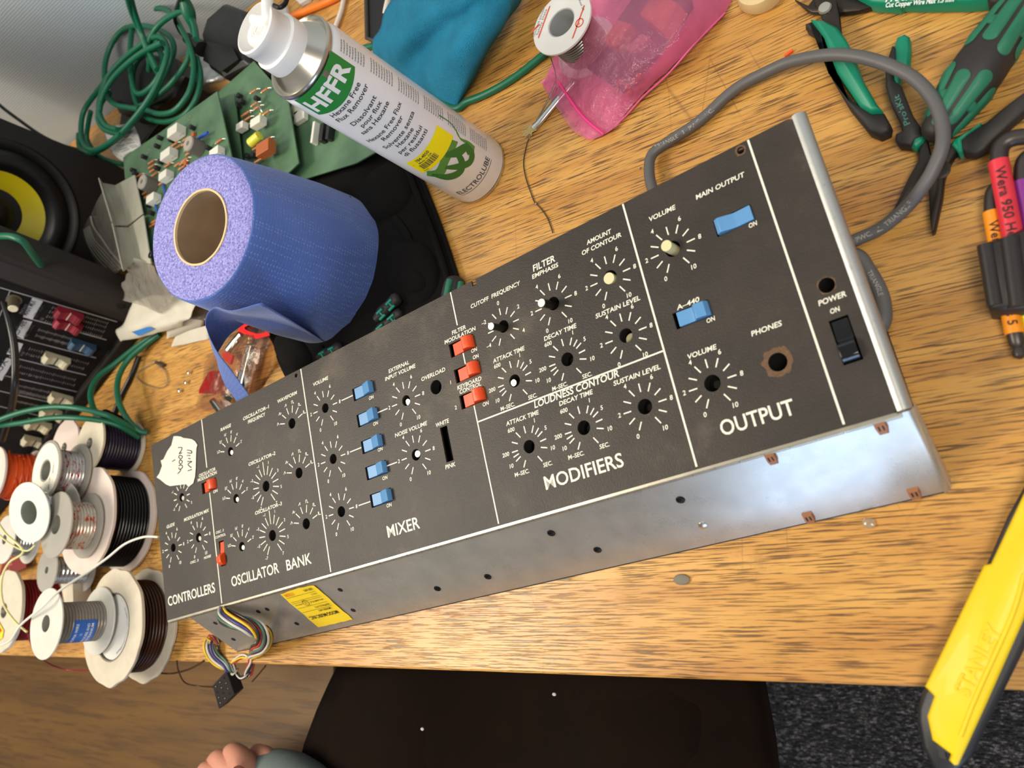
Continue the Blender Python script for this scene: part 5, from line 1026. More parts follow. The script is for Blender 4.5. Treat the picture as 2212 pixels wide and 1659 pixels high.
can_(b3, 646, 240, .009, .006, mat('cream_trimmer', (208, 208, 184), .5), 'trimmer'); box_(b3, 655, 254, .014, .012, .006, -.55, WCAP, 'trimmer_base')
box_(b3, 688, 292, .003, .020, .008, -.35, WCAP, 'white_clip'); box_(b3, 706, 292, .005, .016, .008, -.35, TRB, 'dip_chip'); box_(b3, 720, 290, .004, .014, .008, -.35, TRB, 'dip_chip')
# grey folded brackets on the near side of the boards
BRK = mat('pale_grey_bracket', (172, 170, 154), .6, var=.05, vscale=60, bmp=.1, bscale=500)
br1 = thing('angle_bracket', tuple(P(260, 430, .04)), 'pale grey folded bracket pair lying against the top circuit board', 'bracket')
def fold(name, a, b_, c, d_):
    q = [P(*a), P(*b_), P(*c), P(*d_)]; mb = MB(); n_ = (q[1] - q[0]).cross(q[2] - q[0]).normalized() * .0012
    mb.flat(q + [p_ - n_ for p_ in q], [(0, 1, 2, 3), (7, 6, 5, 4), (0, 4, 5, 1), (1, 5, 6, 2), (2, 6, 7, 3), (3, 7, 4, 0)]); return mb.build(name, BRK, br1, smooth=0)
fold('flange', (290, 378, .082), (249, 400, .060), (276, 487, .060), (308, 462, .082))
fold('web', (249, 400, .060), (222, 395, .078), (246, 486, .078), (276, 487, .060))
fold('flange', (309, 465, .082), (277, 491, .060), (295, 562, .060), (326, 570, .082))
fold('web', (277, 491, .060), (247, 490, .078), (268, 585, .078), (295, 562, .060))
fold('lip', (222, 395, .078), (214, 384, .086), (242, 478, .086), (246, 486, .078)); fold('lip', (247, 490, .078), (243, 482, .086), (266, 582, .086), (268, 585, .078))
MB().ring(P(326, 551, .084), (0, 0, 1), .0022, .0040, .0012, 18).build('hole', HOLE, br1)
# ================================================================ clear zip bags and white packets
def film(key, tint, dfc, mixd, mixt, gr=.12, bs_=60, bst=.7):
    m, nt, b = new_mat(key); nt.nodes.remove(b); out = nt.nodes['Material Output']
    tr = nt.nodes.new('ShaderNodeBsdfTransparent'); tr.inputs[0].default_value = rgb(*tint)
    df = nt.nodes.new('ShaderNodeBsdfDiffuse'); df.inputs[0].default_value = rgb(*dfc); tl = nt.nodes.new('ShaderNodeBsdfTranslucent'); tl.inputs[0].default_value = rgb(*dfc)
    gl = nt.nodes.new('ShaderNodeBsdfGlossy'); gl.inputs[0].default_value = (1, 1, 1, 1); gl.inputs[1].default_value = gr
    n1 = noise_node(nt, bs_, 5, .6); bp_ = nt.nodes.new('ShaderNodeBump'); bp_.inputs['Strength'].default_value = bst; bp_.inputs['Distance'].default_value = .004; nt.links.new(n1.outputs[0], bp_.inputs['Height']); nt.links.new(bp_.outputs[0], gl.inputs['Normal'])
    a1 = nt.nodes.new('ShaderNodeMixShader'); a1.inputs[0].default_value = .5; nt.links.new(df.outputs[0], a1.inputs[1]); nt.links.new(tl.outputs[0], a1.inputs[2])
    a2 = nt.nodes.new('ShaderNodeMixShader'); a2.inputs[0].default_value = mixd; nt.links.new(tr.outputs[0], a2.inputs[1]); nt.links.new(a1.outputs[0], a2.inputs[2])
    fr_ = nt.nodes.new('ShaderNodeFresnel'); fr_.inputs[0].default_value = 1.5; nt.links.new(bp_.outputs[0], fr_.inputs['Normal'])
    a3 = nt.nodes.new('ShaderNodeMixShader'); nt.links.new(fr_.outputs[0], a3.inputs[0]); nt.links.new(a2.outputs[0], a3.inputs[1]); nt.links.new(gl.outputs[0], a3.inputs[2]); nt.links.new(a3.outputs[0], out.inputs[0]); return m
CLR = film('clear_polythene', (240, 240, 240), (200, 202, 204), .30, .5); CLR2 = film('milky_polythene', (232, 230, 224), (214, 210, 200), .50, .5)
WPP = mat('white_packet_paper', (206, 200, 184), .7, var=.04, vscale=40, bmp=.3, bscale=120, bdist=.002, sss=.1)
zb = thing('zip_bag', tuple(P(250, 520, .0)), 'clear zip bag standing open against the grey brackets, nearest the loudspeaker', 'bag')
rows = [[(222, 410, .085), (212, 430, .080), (200, 455, .070), (182, 492, .050), (180, 505, .045)], [(240, 430, .080), (226, 450, .078), (214, 480, .070), (196, 520, .048), (190, 532, .040)], [(252, 490, .078), (245, 510, .074), (236, 530, .066), (215, 556, .046), (208, 568, .038)], [(268, 570, .078), (266, 576, .070), (258, 585, .060), (246, 592, .045), (240, 592, .038)]]
sheet('film', [pz(r) for r in rows], CLR, zb, thick=0, sub=2, bumpy=.002)
MB().tube(pz([(196, 468, .068), (202, 490, .066), (220, 515, .066), (240, 545, .066), (268, 576, .070)]), .0012, seg=8, sub=4).build('zip_strip', CLR2, zb, smooth=60)
for k in range(5):
    MB().tube(pz([(181 + k * 3, 496 - k * 2, .052 + k * .003), (192 + k * 3, 530 - k * 3, .050 + k * .003), (212 + k * 4, 560 - k * 4, .048 + k * .003), (240 + k * 5, 588 - k * 2, .045 + k * .005)]), .0005, seg=6, sub=4).build('moulded_rib', CLR2, zb, smooth=60)
zb2 = thing('zip_bag', tuple(P(300, 600, .0)), 'crinkled clear zip bag draped over the white packets below the grey brackets', 'bag')
rows = [[(292, 558, .075), (280, 580, .070), (273, 592, .060), (266, 620, .050), (261, 648, .045)], [(325, 570, .074), (312, 590, .070), (300, 605, .062), (292, 630, .052), (284, 654, .046)], [(345, 600, .074), (338, 615, .066), (330, 632, .060), (322, 650, .052), (316, 664, .046)], [(380, 640, .060), (372, 650, .058), (362, 660, .054), (352, 672, .048), (345, 680, .044)]]
sheet('film', [pz(r) for r in rows], CLR2, zb2, thick=0, sub=2, bumpy=.006, bs=80)
pk = thing('white_packet', tuple(P(330, 680, .0)), 'soft white plastic packet with blue print, topmost beside the mixer corner', 'packet')
rows = [[(283, 655, .034), (275, 680, .032), (262, 705, .030), (252, 717, .028), (257, 737, .022)], [(320, 640, .040), (318, 668, .036), (305, 700, .038), (290, 720, .030), (275, 735, .022)], [(380, 635, .042), (370, 665, .044), (350, 690, .036), (328, 710, .032), (310, 728, .022)], [(420, 640, .044), (408, 668, .038), (392, 690, .038), (370, 704, .030), (352, 716, .022)], [(425, 645, .050), (418, 668, .044), (405, 688, .038), (395, 700, .028), (392, 706, .020)]]
sheet('wrapper', [pz(r) for r in rows], WPP, pk, thick=.0008, sub=2, bumpy=.004, bs=50)
bl = MB(); bl.flat(pz([(284, 717, .0345), (320, 706, .036), (334, 711, .032), (300, 726, .028)]), [(0, 1, 2, 3)]); bl.build('blue_print', mat('blue_packet_print', (60, 130, 205), .5), pk, smooth=0)
pk2 = thing('white_packet', tuple(P(400, 700, .0)), 'flat white packet under the first, its square corner towards the wood', 'packet')
rows = [[(357, 704, .020), (360, 722, .012), (360, 733, .003)], [(400, 690, .024), (398, 708, .014), (398, 722, .003)], [(444, 680, .024), (440, 694, .014), (438, 708, .003)]]
sheet('wrapper', [pz(r) for r in rows], WPP, pk2, thick=.0008, sub=2, bumpy=.002)
pk3 = thing('white_packet', tuple(P(420, 730, .0)), 'lowest flat white packet, its edge next to the loose blue sheet', 'packet')
rows = [[(378, 728, .010), (373, 740, .006), (370, 750, .002)], [(415, 712, .010), (412, 728, .006), (410, 742, .002)], [(450, 702, .010), (450, 718, .006), (450, 733, .002)]]
sheet('wrapper', [pz(r) for r in rows], WPP, pk3, thick=.0008, sub=2, bumpy=.001)
fz = thing('screw_bag', tuple(P(430, 665, .0)), 'clear bag of small grey parts between the white packets and the roll', 'bag')
rows = [[(428, 640, .030), (418, 662, .030), (408, 690, .026)], [(450, 655, .030), (440, 668, .028), (425, 690, .024)], [(462, 668, .026), (452, 680, .024), (442, 694, .020)]]
sheet('film', [pz(r) for r in rows], film('grey_polythene', (170, 166, 158), (130, 126, 118), .4, .5), fz, thick=0, sub=2, bumpy=.006, bs=120)
# ================================================================ bag of connectors at the near side of the roll
RDP = mat('red_plastic_hex', (232, 34, 36), .35); CHR = mat('polished_chrome', (214, 212, 206), .14, metal=1.0)
cb = thing('connector_bag', tuple(P(500, 800, .0)), 'clear bag holding chrome connectors and red plastic parts by the loose blue sheet', 'bag')
rows = [[(545, 688, .012), (500, 705, .012), (460, 750, .010), (440, 800, .006), (424, 880, .003)], [(565, 700, .020), (530, 740, .024), (490, 790, .020), (465, 840, .014), (450, 890, .008)], [(585, 735, .016), (565, 780, .018), (535, 820, .014), (510, 850, .012), (490, 890, .008)], [(590, 770, .003), (580, 800, .003), (566, 830, .003), (550, 850, .003), (530, 890, .003)]]
sheet('film', [pz(r) for r in rows], film('clear_pinkish_polythene', (244, 232, 226), (214, 190, 176), .10, .5), cb, thick=0, sub=2, bumpy=.003, bs=70)
rx_ = thing('connector', tuple(P(550, 715, .01)), 'red hexagonal plastic connector collar at the top of the clear bag', 'connector')
vs_o = [(517, 702), (528, 692), (570, 698), (582, 720), (583, 725), (552, 733), (533, 724), (515, 716)]; vs_i = [(528, 707), (538, 701), (560, 706), (572, 714), (573, 718), (556, 721), (540, 716), (530, 712)]
q = pz(vs_o, .022) + pz(vs_i, .022) + pz(vs_o, .014) + pz(vs_i, .014); n = 8
MB().flat(q, [(i, (i + 1) % n, (i + 1) % n + n, i + n) for i in range(n)] + [(i, i + 2 * n, (i + 1) % n + 2 * n, (i + 1) % n) for i in range(n)] + [(i + n, (i + 1) % n + n, (i + 1) % n + 3 * n, i + 3 * n) for i in range(n)]).build('red_collar', RDP, rx_, smooth=0, mods=[('BEVEL', dict(width=.001, segments=2))])
MB().cyl(P(532, 708, .016), P(552, 714, .016), .0040, seg=16).build('chrome_tip', CHR, rx_, smooth=40)
def conn(a, b_, r_, z, lbl):
    t = thing('connector', tuple(P(*a, z)), lbl, 'connector'); A = P(*a, z); B = P(*b_, z); L = (B - A).length
    MB().lathe(A, B - A, [(.0001, 0), (r_ * .9, 0), (r_ * .9, L * .3), (r_, L * .31), (r_, L), (r_ * .7, L), (.0001, L)], 24).build('barrel', CHR, t, smooth=40); return t
t = conn((543, 748), (518, 850), .0070, .012, 'long chrome connector barrel in the clear bag'); MB().lathe(P(545, 728, .012), P(543, 748, .012) - P(545, 728, .012), [(.0052, 0), (.0056, .002), (.0050, .004), (.0056, .006), (.005, .0085)], 20).build('knurled_end', mat('brass_knurl', (176, 150, 104), .35, metal=.9), t, smooth=30)
conn((524, 722), (497, 756), .0058, .016, 'shorter chrome connector barrel beside the red collar')
conn((485, 850), (508, 866), .0050, .008, 'small chrome connector low in the clear bag'); conn((460, 866), (478, 890), .0045, .008, 'chrome connector half under the panel edge')
o = MB().prism(pz([(482, 758, .010), (508, 768, .010), (502, 788, .010), (488, 778, .010)]), 0, .003).build('red_plastic_tab', RDP, smooth=0); tag(o, 'red plastic tab beside the chrome barrels', 'plastic part')
o = sheet('red_sleeve', [pz([(447, 805, .010), (436, 830, .008), (428, 850, .006)]), pz([(470, 800, .014), (462, 828, .012), (450, 850, .008)]), pz([(478, 815, .010), (476, 835, .008), (468, 852, .006)])], film('red_film', (214, 90, 96), (206, 44, 54), .7, .5), None, thick=0, sub=2, bumpy=.003, bs=90); tag(o, 'crumpled red translucent sleeve at the left side of the clear bag', 'plastic sleeve')
# loose screws and clear thread
for i, (x, y, l) in enumerate(((413, 806, 'small screw on the wood nearest the loose blue sheet'), (407, 827, 'small screw on the wood, middle of three'), (393, 845, 'small screw on the wood nearest the panel corner'))):
    t = thing('screw', tuple(P(x, y, 0)), l, 'screw', 'loose screws left of the panel'); MB().lathe(P(x, y, .0), (0, 0, 1), [(.0012, .0002), (.0012, .003), (.0026, .0032), (.0026, .0042), (.0016, .005), (.0001, .005)], 16).build('head', CHR, t, smooth=40)
o = MB().cyl(P(338, 783, .003), P(354, 790, .003), .0022, seg=14).build('pipette_tip', mat('grey_rubber_tip', (70, 62, 54), .4), smooth=40); tag(o, 'short dark rubber tip on the wood below the white packets', 'rubber tip')
o = MB().tube(pz([(336, 782, .003), (310, 796, .003), (295, 808, .003), (300, 820, .002), (318, 832, .002), (345, 838, .002), (362, 828, .002), (356, 800, .002), (340, 792, .002)]), .0008, seg=8, sub=6).build('clear_thread', film('clear_thread_film', (235, 225, 205), (220, 205, 180), .35, .5, .1, 200), smooth=60); tag(o, 'clear plastic thread curled on the wood left of the bag of connectors', 'thread')

# ================================================================ power adapter, plug box and cable tag
ad = thing('power_adapter', tuple(P(540, 150, 0)), 'black power adapter block with a right angled plug next to the spray can cap', 'power adapter')
ADP = mat('adapter_black', (20, 19, 18), .4, bmp=.1, bscale=700)
tp_ = [(490, 8), (536, 26), (545, 44), (540, 140), (486, 170), (455, 148), (440, 80), (452, 42)]
q = pz(tp_, .050); lowq = [V3((v_.x * .985 + .002, v_.y * .985, .004)) for v_ in q]; n = len(q); 
q2 = [v_.lerp(sum(q, V3()) / n, .12) + V3((0, 0, .006)) for v_ in q]
MB().flat(lowq + q + q2, [(i, (i + 1) % n, (i + 1) % n + n, i + n) for i in range(n)] + [(i + n, (i + 1) % n + n, (i + 1) % n + 2 * n, i + 2 * n) for i in range(n)] + [tuple(range(2 * n, 3 * n)), tuple(reversed(range(n)))]).build('block', ADP, ad, smooth=25, mods=[('BEVEL', dict(width=.002, segments=2))])
MB().lathe(P(402, 80, .062), P(452, 118, .060) - P(402, 80, .062), [(.0035, 0), (.0050, .002)] + [((.0068 if k % 2 else .0056), .004 + k * .0022) for k in range(10)] + [(.0085, .028), (.0095, .045), (.009, .052)], 18).build('strain_relief', ADP, ad, smooth=30)
q = pz([(448, 92), (500, 104), (512, 128), (478, 152), (440, 128)], .060); n = 5; MB().flat(q + [v_ - V3((0, 0, .010)) for v_ in q], [tuple(range(n))] + [(i, (i + 1) % n, (i + 1) % n + n, i + n) for i in range(n)]).build('plug_body', ADP, ad, smooth=0, mods=[('BEVEL', dict(width=.0015, segments=2))])
cable('adapter_cord', [(398, 78, .062), (388, 66, .066), (378, 40, .080), (384, 12, .100), (398, -20, .130)], .0026, BKC, 'thin black cord curving up from the adapter plug past the green coil')
cable('black_cable', [(470, -10, .030), (440, 10, .025), (415, 34, .022), (398, 56, .020), (385, 80, .018)], .0026, BKC, 'black cable crossing the white wall foot behind the adapter')
pb = thing('plug_box', tuple(P(290, 180, 0)), 'black plug housing under the green cable coil', 'plug')
MB().prism(pz([(240, 150, .058), (318, 114, .058), (372, 122, .058), (392, 160, .058), (370, 205, .058), (310, 245, .058), (250, 240, .058), (232, 205, .058)]), -.057, 0.0, inset=.005).build('housing', PBK, pb, smooth=40)
MB().prism(pz([(300, 190, .0), (400, 180, .0), (420, 225, .0), (330, 330, .0), (280, 320, .0)]), .001, .020, inset=.003).build('lead_block', PBK, pb, smooth=40)
cable('black_cable', [(395, 190, .030), (360, 250, .026), (330, 290, .022), (300, 330, .018), (262, 380, .010)], .0035, BKC, 'black cable leaving the plug housing towards the circuit boards')
# wall side plastic bag under the coil
o = sheet('white_plastic_bag', [pz([(392, 160, .010), (420, 125, .02), (470, 85, .02), (560, 20, .006)]), pz([(385, 200, .012), (425, 160, .03), (480, 130, .03), (570, 60, .01)]), pz([(380, 230, .010), (430, 190, .03), (480, 170, .03), (570, 110, .01)]), pz([(380, 260, .004), (430, 220, .006), (470, 205, .006), (555, 155, .004)])], film('white_bag_film', (220, 218, 214), (206, 198, 190), .82, .5, .3, 30), None, thick=0, sub=2, bumpy=.008, bs=30); tag(o, 'crumpled whitish plastic bag under the adapter at the foot of the wall', 'plastic bag')
tg = thing('cable_label_tag', tuple(P(265, 310, .03)), 'curled white paper tag with rows of fine print beneath the green coil', 'label')
rows = [[(230, 270, .062), (226, 287, .062), (232, 308, .060), (242, 330, .058)], [(255, 270, .064), (250, 290, .066), (254, 315, .064), (264, 348, .060)], [(278, 268, .064), (282, 286, .067), (284, 308, .065), (284, 336, .061)], [(290, 272, .062), (298, 290, .064), (303, 308, .062), (306, 322, .060)]]
ts = sheet('paper', [pz(r) for r in rows], mat('white_tag_paper', (226, 226, 222), .6), tg, thick=.0003, sub=2)
tl_ = MB(); rr = [[V3(P(*q)) for q in r] for r in rows]
for k in range(13):
    t = .06 + k * .07; line = []
    for r in rr:
        s_ = spline(r, 8); q = s_[min(int(t * (len(s_) - 1)), len(s_) - 1)]; line.append(q + (CAMP - q).normalized() * .0022)
    line = spline(line, 6)
    for j in range(0, len(line) - 1):
        if (j * 7 + k * 3) % 5: 
            a, b_ = line[j], line[j].lerp(line[j + 1], .9); u = V3((0, 0, .0005)); tl_.flat([a - u, b_ - u, b_ + u, a + u], [(0, 1, 2, 3)])
tl_.build('fine_print', TXT, ts, smooth=0)
# ================================================================ green cable coil
coil = MB(); CR_ = .0034
L1 = [(345, 88), (300, 110), (250, 150), (212, 195), (182, 238), (175, 275), (178, 305), (192, 322), (212, 322), (250, 298), (288, 258), (325, 208), (350, 155), (362, 110), (350, 82), (328, 82), (300, 100), (262, 132), (232, 168), (218, 205), (214, 240), (228, 270), (254, 280)]
L0 = [(170, 290), (172, 318), (190, 330), (215, 325), (252, 300), (290, 262), (328, 212), (355, 160), (374, 118), (372, 88), (350, 68), (312, 56), (270, 62), (243, 92), (228, 132), (226, 172), (232, 208), (250, 226), (276, 232), (300, 236)]
L2 = [(262, 290), (226, 280), (212, 258), (215, 238), (222, 205), (250, 162), (300, 118), (350, 92)]
L3 = [(310, 38), (325, 22), (348, 18), (372, 30), (392, 62), (412, 105), (419, 150), (408, 200), (378, 238), (345, 246), (312, 236)]
L4 = [(425, 125), (433, 165), (424, 212), (398, 248), (358, 263), (318, 254), (296, 225), (286, 180), (292, 140), (318, 112), (350, 104)]
L5 = [(285, 62), (281, 110), (283, 160), (292, 196), (306, 202), (328, 186), (345, 160), (352, 130), (340, 100)]
L6 = [(238, 212), (255, 228), (278, 233), (300, 230), (330, 215), (370, 180), (400, 140), (410, 110)]
L7 = [(424, 84), (418, 50), (400, 24), (370, 34), (345, 52), (330, 72), (318, 100), (330, 128), (340, 150)]
L8 = [(238, 200), (220, 220), (212, 250), (224, 278), (250, 282), (285, 268), (320, 226)]
L9 = [(196, 240), (190, 270), (188, 300), (204, 328), (228, 345), (266, 356)]
for pts, z0, z1 in ((L4, .064, .066), (L3, .068, .074), (L6, .066, .072), (L0, .072, .082), (L5, .076, .080), (L8, .076, .072), (L1, .084, .092), (L2, .088, .096), (L7, .094, .090), (L9, .062, .03)):
    coil.tube([P(x, y, z0 + (z1 - z0) * i / (len(pts) - 1)) for i, (x, y) in enumerate(pts)], CR_, seg=12, sub=6)
o = coil.build('coiled_green_cable', GRNC, smooth=60); tag(o, 'loosely coiled green cable heaped by the wall above the circuit boards', 'cable')
cable('green_cable', [(274, -10, .150), (282, 20, .125), (296, 55, .105), (312, 92, .092), (322, 130, .080), (322, 152, .070)], .0034, GRNC, 'green cable strand dropping down the wall into the coil')
cable('green_cable', [(282, -10, .145), (291, 25, .120), (306, 70, .100), (320, 108, .090), (330, 140, .078), (345, 165, .066)], .0030, GRNC, 'second green strand dropping beside the first into the coil')
o = MB().tube(pz([(396, -10, .110), (405, 20, .100), (413, 48, .090), (418, 72, .080)]), .006, seg=14, sub=5, rr=lambda t: .0036 + .0042 * math.sin(min(1, t * 1.3) * math.pi)).build('green_cable_boot', GRNC, smooth=60); tag(o, 'tapered green rubber cable boot between the coil and the adapter', 'cable boot')
cable('green_cable', [(200, 330, .050), (214, 350, .036), (232, 372, .024), (252, 392, .012), (262, 404, .008)], .0034, GRNC, 'green cable leaving the coil downwards behind the grey brackets')
# ================================================================ loudspeaker
spk = thing('loudspeaker', tuple(P(120, 470, 0)), 'black studio loudspeaker with a yellow cone against the wall', 'loudspeaker')
SN = V3((.90, -.436, 0)).normalized(); SU = V3((0, 0, 1)); SS = SU.cross(SN).normalized()     # SS: along the baffle width
SPB = mat('speaker_black', (26, 23, 23), .5, bmp=.15, bscale=500); CONE = mat('yellow_woven_cone', (214, 196, 22), .45, bmp=.3, bscale=900); RUB = mat('rubber_surround', (20, 18, 19), .35)
wc = P(-6, 466, .150)
base = V3((wc.x, wc.y, 0)); 
def SPt(s_, u, n): return base + SS * s_ + SU * u + SN * n
o = MB(Matrix.Translation(base) @ Matrix((SS, SU, SN)).transposed().to_4x4())
pl_ = rrect(-.118, .001, .118, .38, .03, 8)
vs, fs = plate(pl_, [circ(0, .150, .092, 60)], .02)
o.flat([V3((q.x, q.y, q.z)) for q in vs], fs); bf_ = o.build('baffle', SPB, spk, smooth=30)
o = MB(Matrix.Translation(base) @ Matrix((SS, SU, SN)).transposed().to_4x4()); o.box(-.116, .116, .001, .378, -.22, -.018); o.build('cabinet', SPB, spk, smooth=0, mods=[('BEVEL', dict(width=.008, segments=3))])
SC_ = base + SU * .150
MB().lathe(SC_, SN, [(.098, .001), (.095, .005), (.090, .004), (.086, -.002)], 64, cap=False).build('basket_ring', SPB, spk, smooth=50)
MB().lathe(SC_, SN, [(.087, -.003), (.081, .003), (.073, .006), (.064, .003), (.056, -.005)], 64, cap=False).build('surround', RUB, spk, smooth=60)
MB().lathe(SC_, SN, [(.057, -.004), (.044, -.012), (.027, -.022)], 64, cap=False).build('cone', CONE, spk, smooth=60)
MB().lathe(SC_, SN, [(.028, -.022), (.022, -.016), (.014, -.011), (.0001, -.009)], 48).build('dust_cap', RUB, spk, smooth=60)
cable('speaker_cable', [(-20, 210, .16), (10, 236, .145), (45, 262, .125), (85, 290, .105), (125, 310, .085), (165, 322, .070), (200, 330, .05)], .0022, BKC, 'thin black cable lying along the far edge of the loudspeaker')
# ================================================================ mixer, standing nearly upright against the loudspeaker
MU = V3((-.877, -.474, 0)).normalized(); MVv = V3((-.144, .100, .984)); MNn = MU.cross(MVv).normalized()
if MNn.y > 0: MNn = -MNn
MVv = MNn.cross(MU).normalized(); 
if MVv.z < 0: MVv = -MVv
M0 = P(253, 695, .030)
mix = thing('mixing_desk', tuple(V3((M0.x, M0.y, 0))), 'black mixing desk tilted upright at the left, faders facing the room', 'mixer')
def MM(px, py, lift=0.0): 
    q = PL(px, py, M0 + MNn * lift, MNn) - M0; return q.dot(MU), q.dot(MVv)
MXM = Matrix((MU, MVv, MNn)).transposed().to_4x4(); MXM.translation = M0
MXB = mat('mixer_black_metal', (24, 21, 19), .7, spec=.25, bmp=.12, bscale=700); MXF = mat('mixer_face_black', (20, 17, 15), .7, spec=.2); MXG = mat('mixer_grey_cheek', (46, 41, 38), .65, spec=.3, bmp=.1, bscale=600); MLN = mat('mixer_grey_line', (150, 148, 150), .5); MLB = mat('mixer_label_strip', (190, 192, 196), .5)
MB(MXM).box(-.010, .60, -.026, .36, -.040, -.0005).build('body', MXB, mix, smooth=0, mods=[('BEVEL', dict(width=.003, segments=2))])
MB(MXM).box(.0, .58, -.012, .35, -.0006, .0).build('face_plate', MXF, mix, smooth=0)
# right cheek, rounded
ck = MB(MXM); pf = [(-.002, .002), (-.020, .006), (-.034, .004), (-.044, -.010), (-.044, -.045), (-.004, -.045)]
vs = []
for v_ in (-.030, .37): vs += [(q[0], v_, q[1]) for q in pf]
n = len(pf); ck.flat(vs, [(i, (i + 1) % n, (i + 1) % n + n, i + n) for i in range(n)] + [tuple(range(n)), tuple(reversed(range(n, 2 * n)))]); ck.build('side_cheek', MXG, mix, smooth=0, mods=[('BEVEL', dict(width=.004, segments=3))])
q = MM(244, 632, 0); MB(MXM).lathe((-.030, .010, .0062), (0, 0, 1), [(.0045, 0), (.0001, .0004)], 18).build('cheek_screw', HOLE, mix)
ln = MB(MXM)
def mbar(p0, p1, w_, mb=None, z=.0004):
    a = MM(*p0); c = MM(*p1); bar2(mb or ln, a[0], a[1], c[0], c[1], w_, z=z)
for p0, p1 in (((0, 620.8), (253, 694.8)), ((50, 684), (230, 733.9)), ((35, 728.6), (207.5, 772.9)), ((20, 770), (186, 810)), ((5, 810), (166, 846)), ((-10, 842), (109, 869)), ((-10, 875), (95, 900))): mbar(p0, p1, .0016)
mbar((22, 627), (-4, 690), .0010); ln.build('panel_lines', MLN, mix, smooth=0)
# label strips with their words
strips = [([(70, 642), (93, 650), (70, 690), (50, 683)], 'MAIN MIX', 'LEFT  RIGHT'), ([(50, 690), (70, 694), (50, 732), (32, 722)], 'CD/TAPE', 'RETURN'), ([(30, 736), (50, 742), (38, 770), (14, 764)], 'AUX', 'RETURN 1'), ([(14, 772), (30, 776), (4, 822), (-14, 814)], 'AUX', 'RETURN MUTE')]
for pts, w1, w2 in strips:
    mb = MB(MXM); uvp = [MM(*p_) for p_ in pts]; mb.flat([(a, b_, .0006) for a, b_ in uvp], [(0, 1, 2, 3)]); sp_o = mb.build('label_strip', MLB, mix, smooth=0)
    u0 = max(a for a, _ in uvp); u1 = min(a for a, _ in uvp); vc = sum(b_ for _, b_ in uvp) / 4
    if True:
        tb = MB(MXM); 
        def tf(x, y, z): return (u0 - x, vc + y, .0009)
        wd_ = abs(u0 - u1)
        text(tb, w1, wd_ * .1, wd_ * .9, .001, .0065, f=tf, bold=.01); text(tb, w2, wd_ * .15, wd_ * .85, -.009, .0042, f=tf); tb.build('strip_text', TXT, sp_o, smooth=0)
# fader scales
sc = MB(MXM)
def scale_(p0, p1, n_, w_):
    a = MM(*p0); c = MM(*p1)
    for i in range(n_):
        t = i / (n_ - 1); x = a[0] + (c[0] - a[0]) * t; y = a[1] + (c[1] - a[1]) * t; L = w_ * (1.8 if i % 5 == 0 else 1)
        bar2(sc, x - L / 2, y, x + L / 2, y, .0007, z=.0004)
for p0, p1 in (((114, 664), (232, 698)), ((108, 673), (228, 706)), ((102, 683), (224, 716)), ((98, 694), (218, 727)), ((84, 712), (170, 736)), ((78, 724), (158, 746)), ((64, 753), (190, 785)), ((58, 764), (180, 796)), ((44, 791), (162, 820)), ((38, 803), (160, 832)), ((38, 832), (120, 850)), ((36, 842), (108, 860)), ((34, 866), (90, 878)), ((20, 912), (60, 922)), ((30, 845), (100, 860))): scale_(p0, p1, 26, .0028)
for x, y, s_ in ((56, 727, '+10'), (93, 692, '+10'), (94, 731, '0'), (110, 735, '-5'), (124, 738, '-10'), (138, 742, '-20'), (52, 765, '+10'), (72, 770, '5'), (52, 808, '5'), (68, 812, '0'), (82, 816, '-5')):
    u_, v_ = MM(x, y); text(sc, s_, 0, None, 0, .0036, f=lambda a, b_, c_: (u_ - a, v_ + b_, .0005))
sc.build('scale_lettering', mat('mixer_scale_grey', (128, 122, 122), .5), mix, smooth=0)
tr_ = MB(MXM)
for p0, p1 in (((103, 661), (235, 700)), ((93, 681), (225, 720)), ((76, 714), (215, 752)), ((56, 755), (186, 788)), ((40, 792), (160, 822)), ((36, 836), (140, 858)), ((30, 870), (110, 888)), ((10, 905), (90, 925))): mbar(p0, p1, .0022, tr_, .0002)
tr_.build('slot_marking', HOLE, mix, smooth=0)
def fader(px, py, c, name, lbl):
    u_, v_ = MM(px, py, .006); m_ = mat('fader_' + name, c, .4)
    prof = [(-.0150, .001), (-.0150, .0100), (-.0115, .0125), (-.0050, .0085), (0, .0078), (.0050, .0085), (.0115, .0125), (.0150, .0100), (.0150, .001)]
    n = len(prof); vs = [(u_ + s_ * .0062, v_ + q[0], q[1]) for s_ in (-1, 1) for q in prof]
    o = MB(MXM).flat(vs, [tuple(range(n)), tuple(reversed(range(n, 2 * n)))] + [(i, (i + 1) % n, (i + 1) % n + n, i + n) for i in range(n)]).build('fader_cap', m_, mix, smooth=0, mods=[('BEVEL', dict(width=.0006, segments=2))])
    o['label'] = lbl
    MB(MXM).box(u_ - .0063, u_ + .0063, v_ - .0006, v_ + .0006, .0070, .0084).build('fader_line', mat('fader_index', (226, 220, 200), .4) if name != 'cream' else DARKIN, o, smooth=0)
    rb_ = MB(MXM)
    for k in (-.0105, -.0085, .0070, .0090, .011): rb_.box(u_ - .0064, u_ + .0064, v_ + k, v_ + k + .0005, .0095, .0126 - abs(abs(k) - .011) * .5)
    rb_.build('grip_ribs', m_, o, smooth=0)
fader(148, 682, (142, 34, 54), 'red', 'red fader cap'); fader(146, 704, (142, 34, 54), 'red', 'red fader cap'); fader(177, 750, (52, 84, 112), 'blue', 'blue fader cap')
fader(121, 779, (214, 208, 178), 'cream', 'cream fader cap'); fader(133, 864, (214, 208, 178), 'cream', 'cream fader cap'); fader(114, 896, (214, 208, 178), 'cream', 'cream fader cap'); fader(82, 921, (214, 208, 178), 'cream', 'cream fader cap'); fader(74, 956, (214, 208, 178), 'cream', 'cream fader cap')
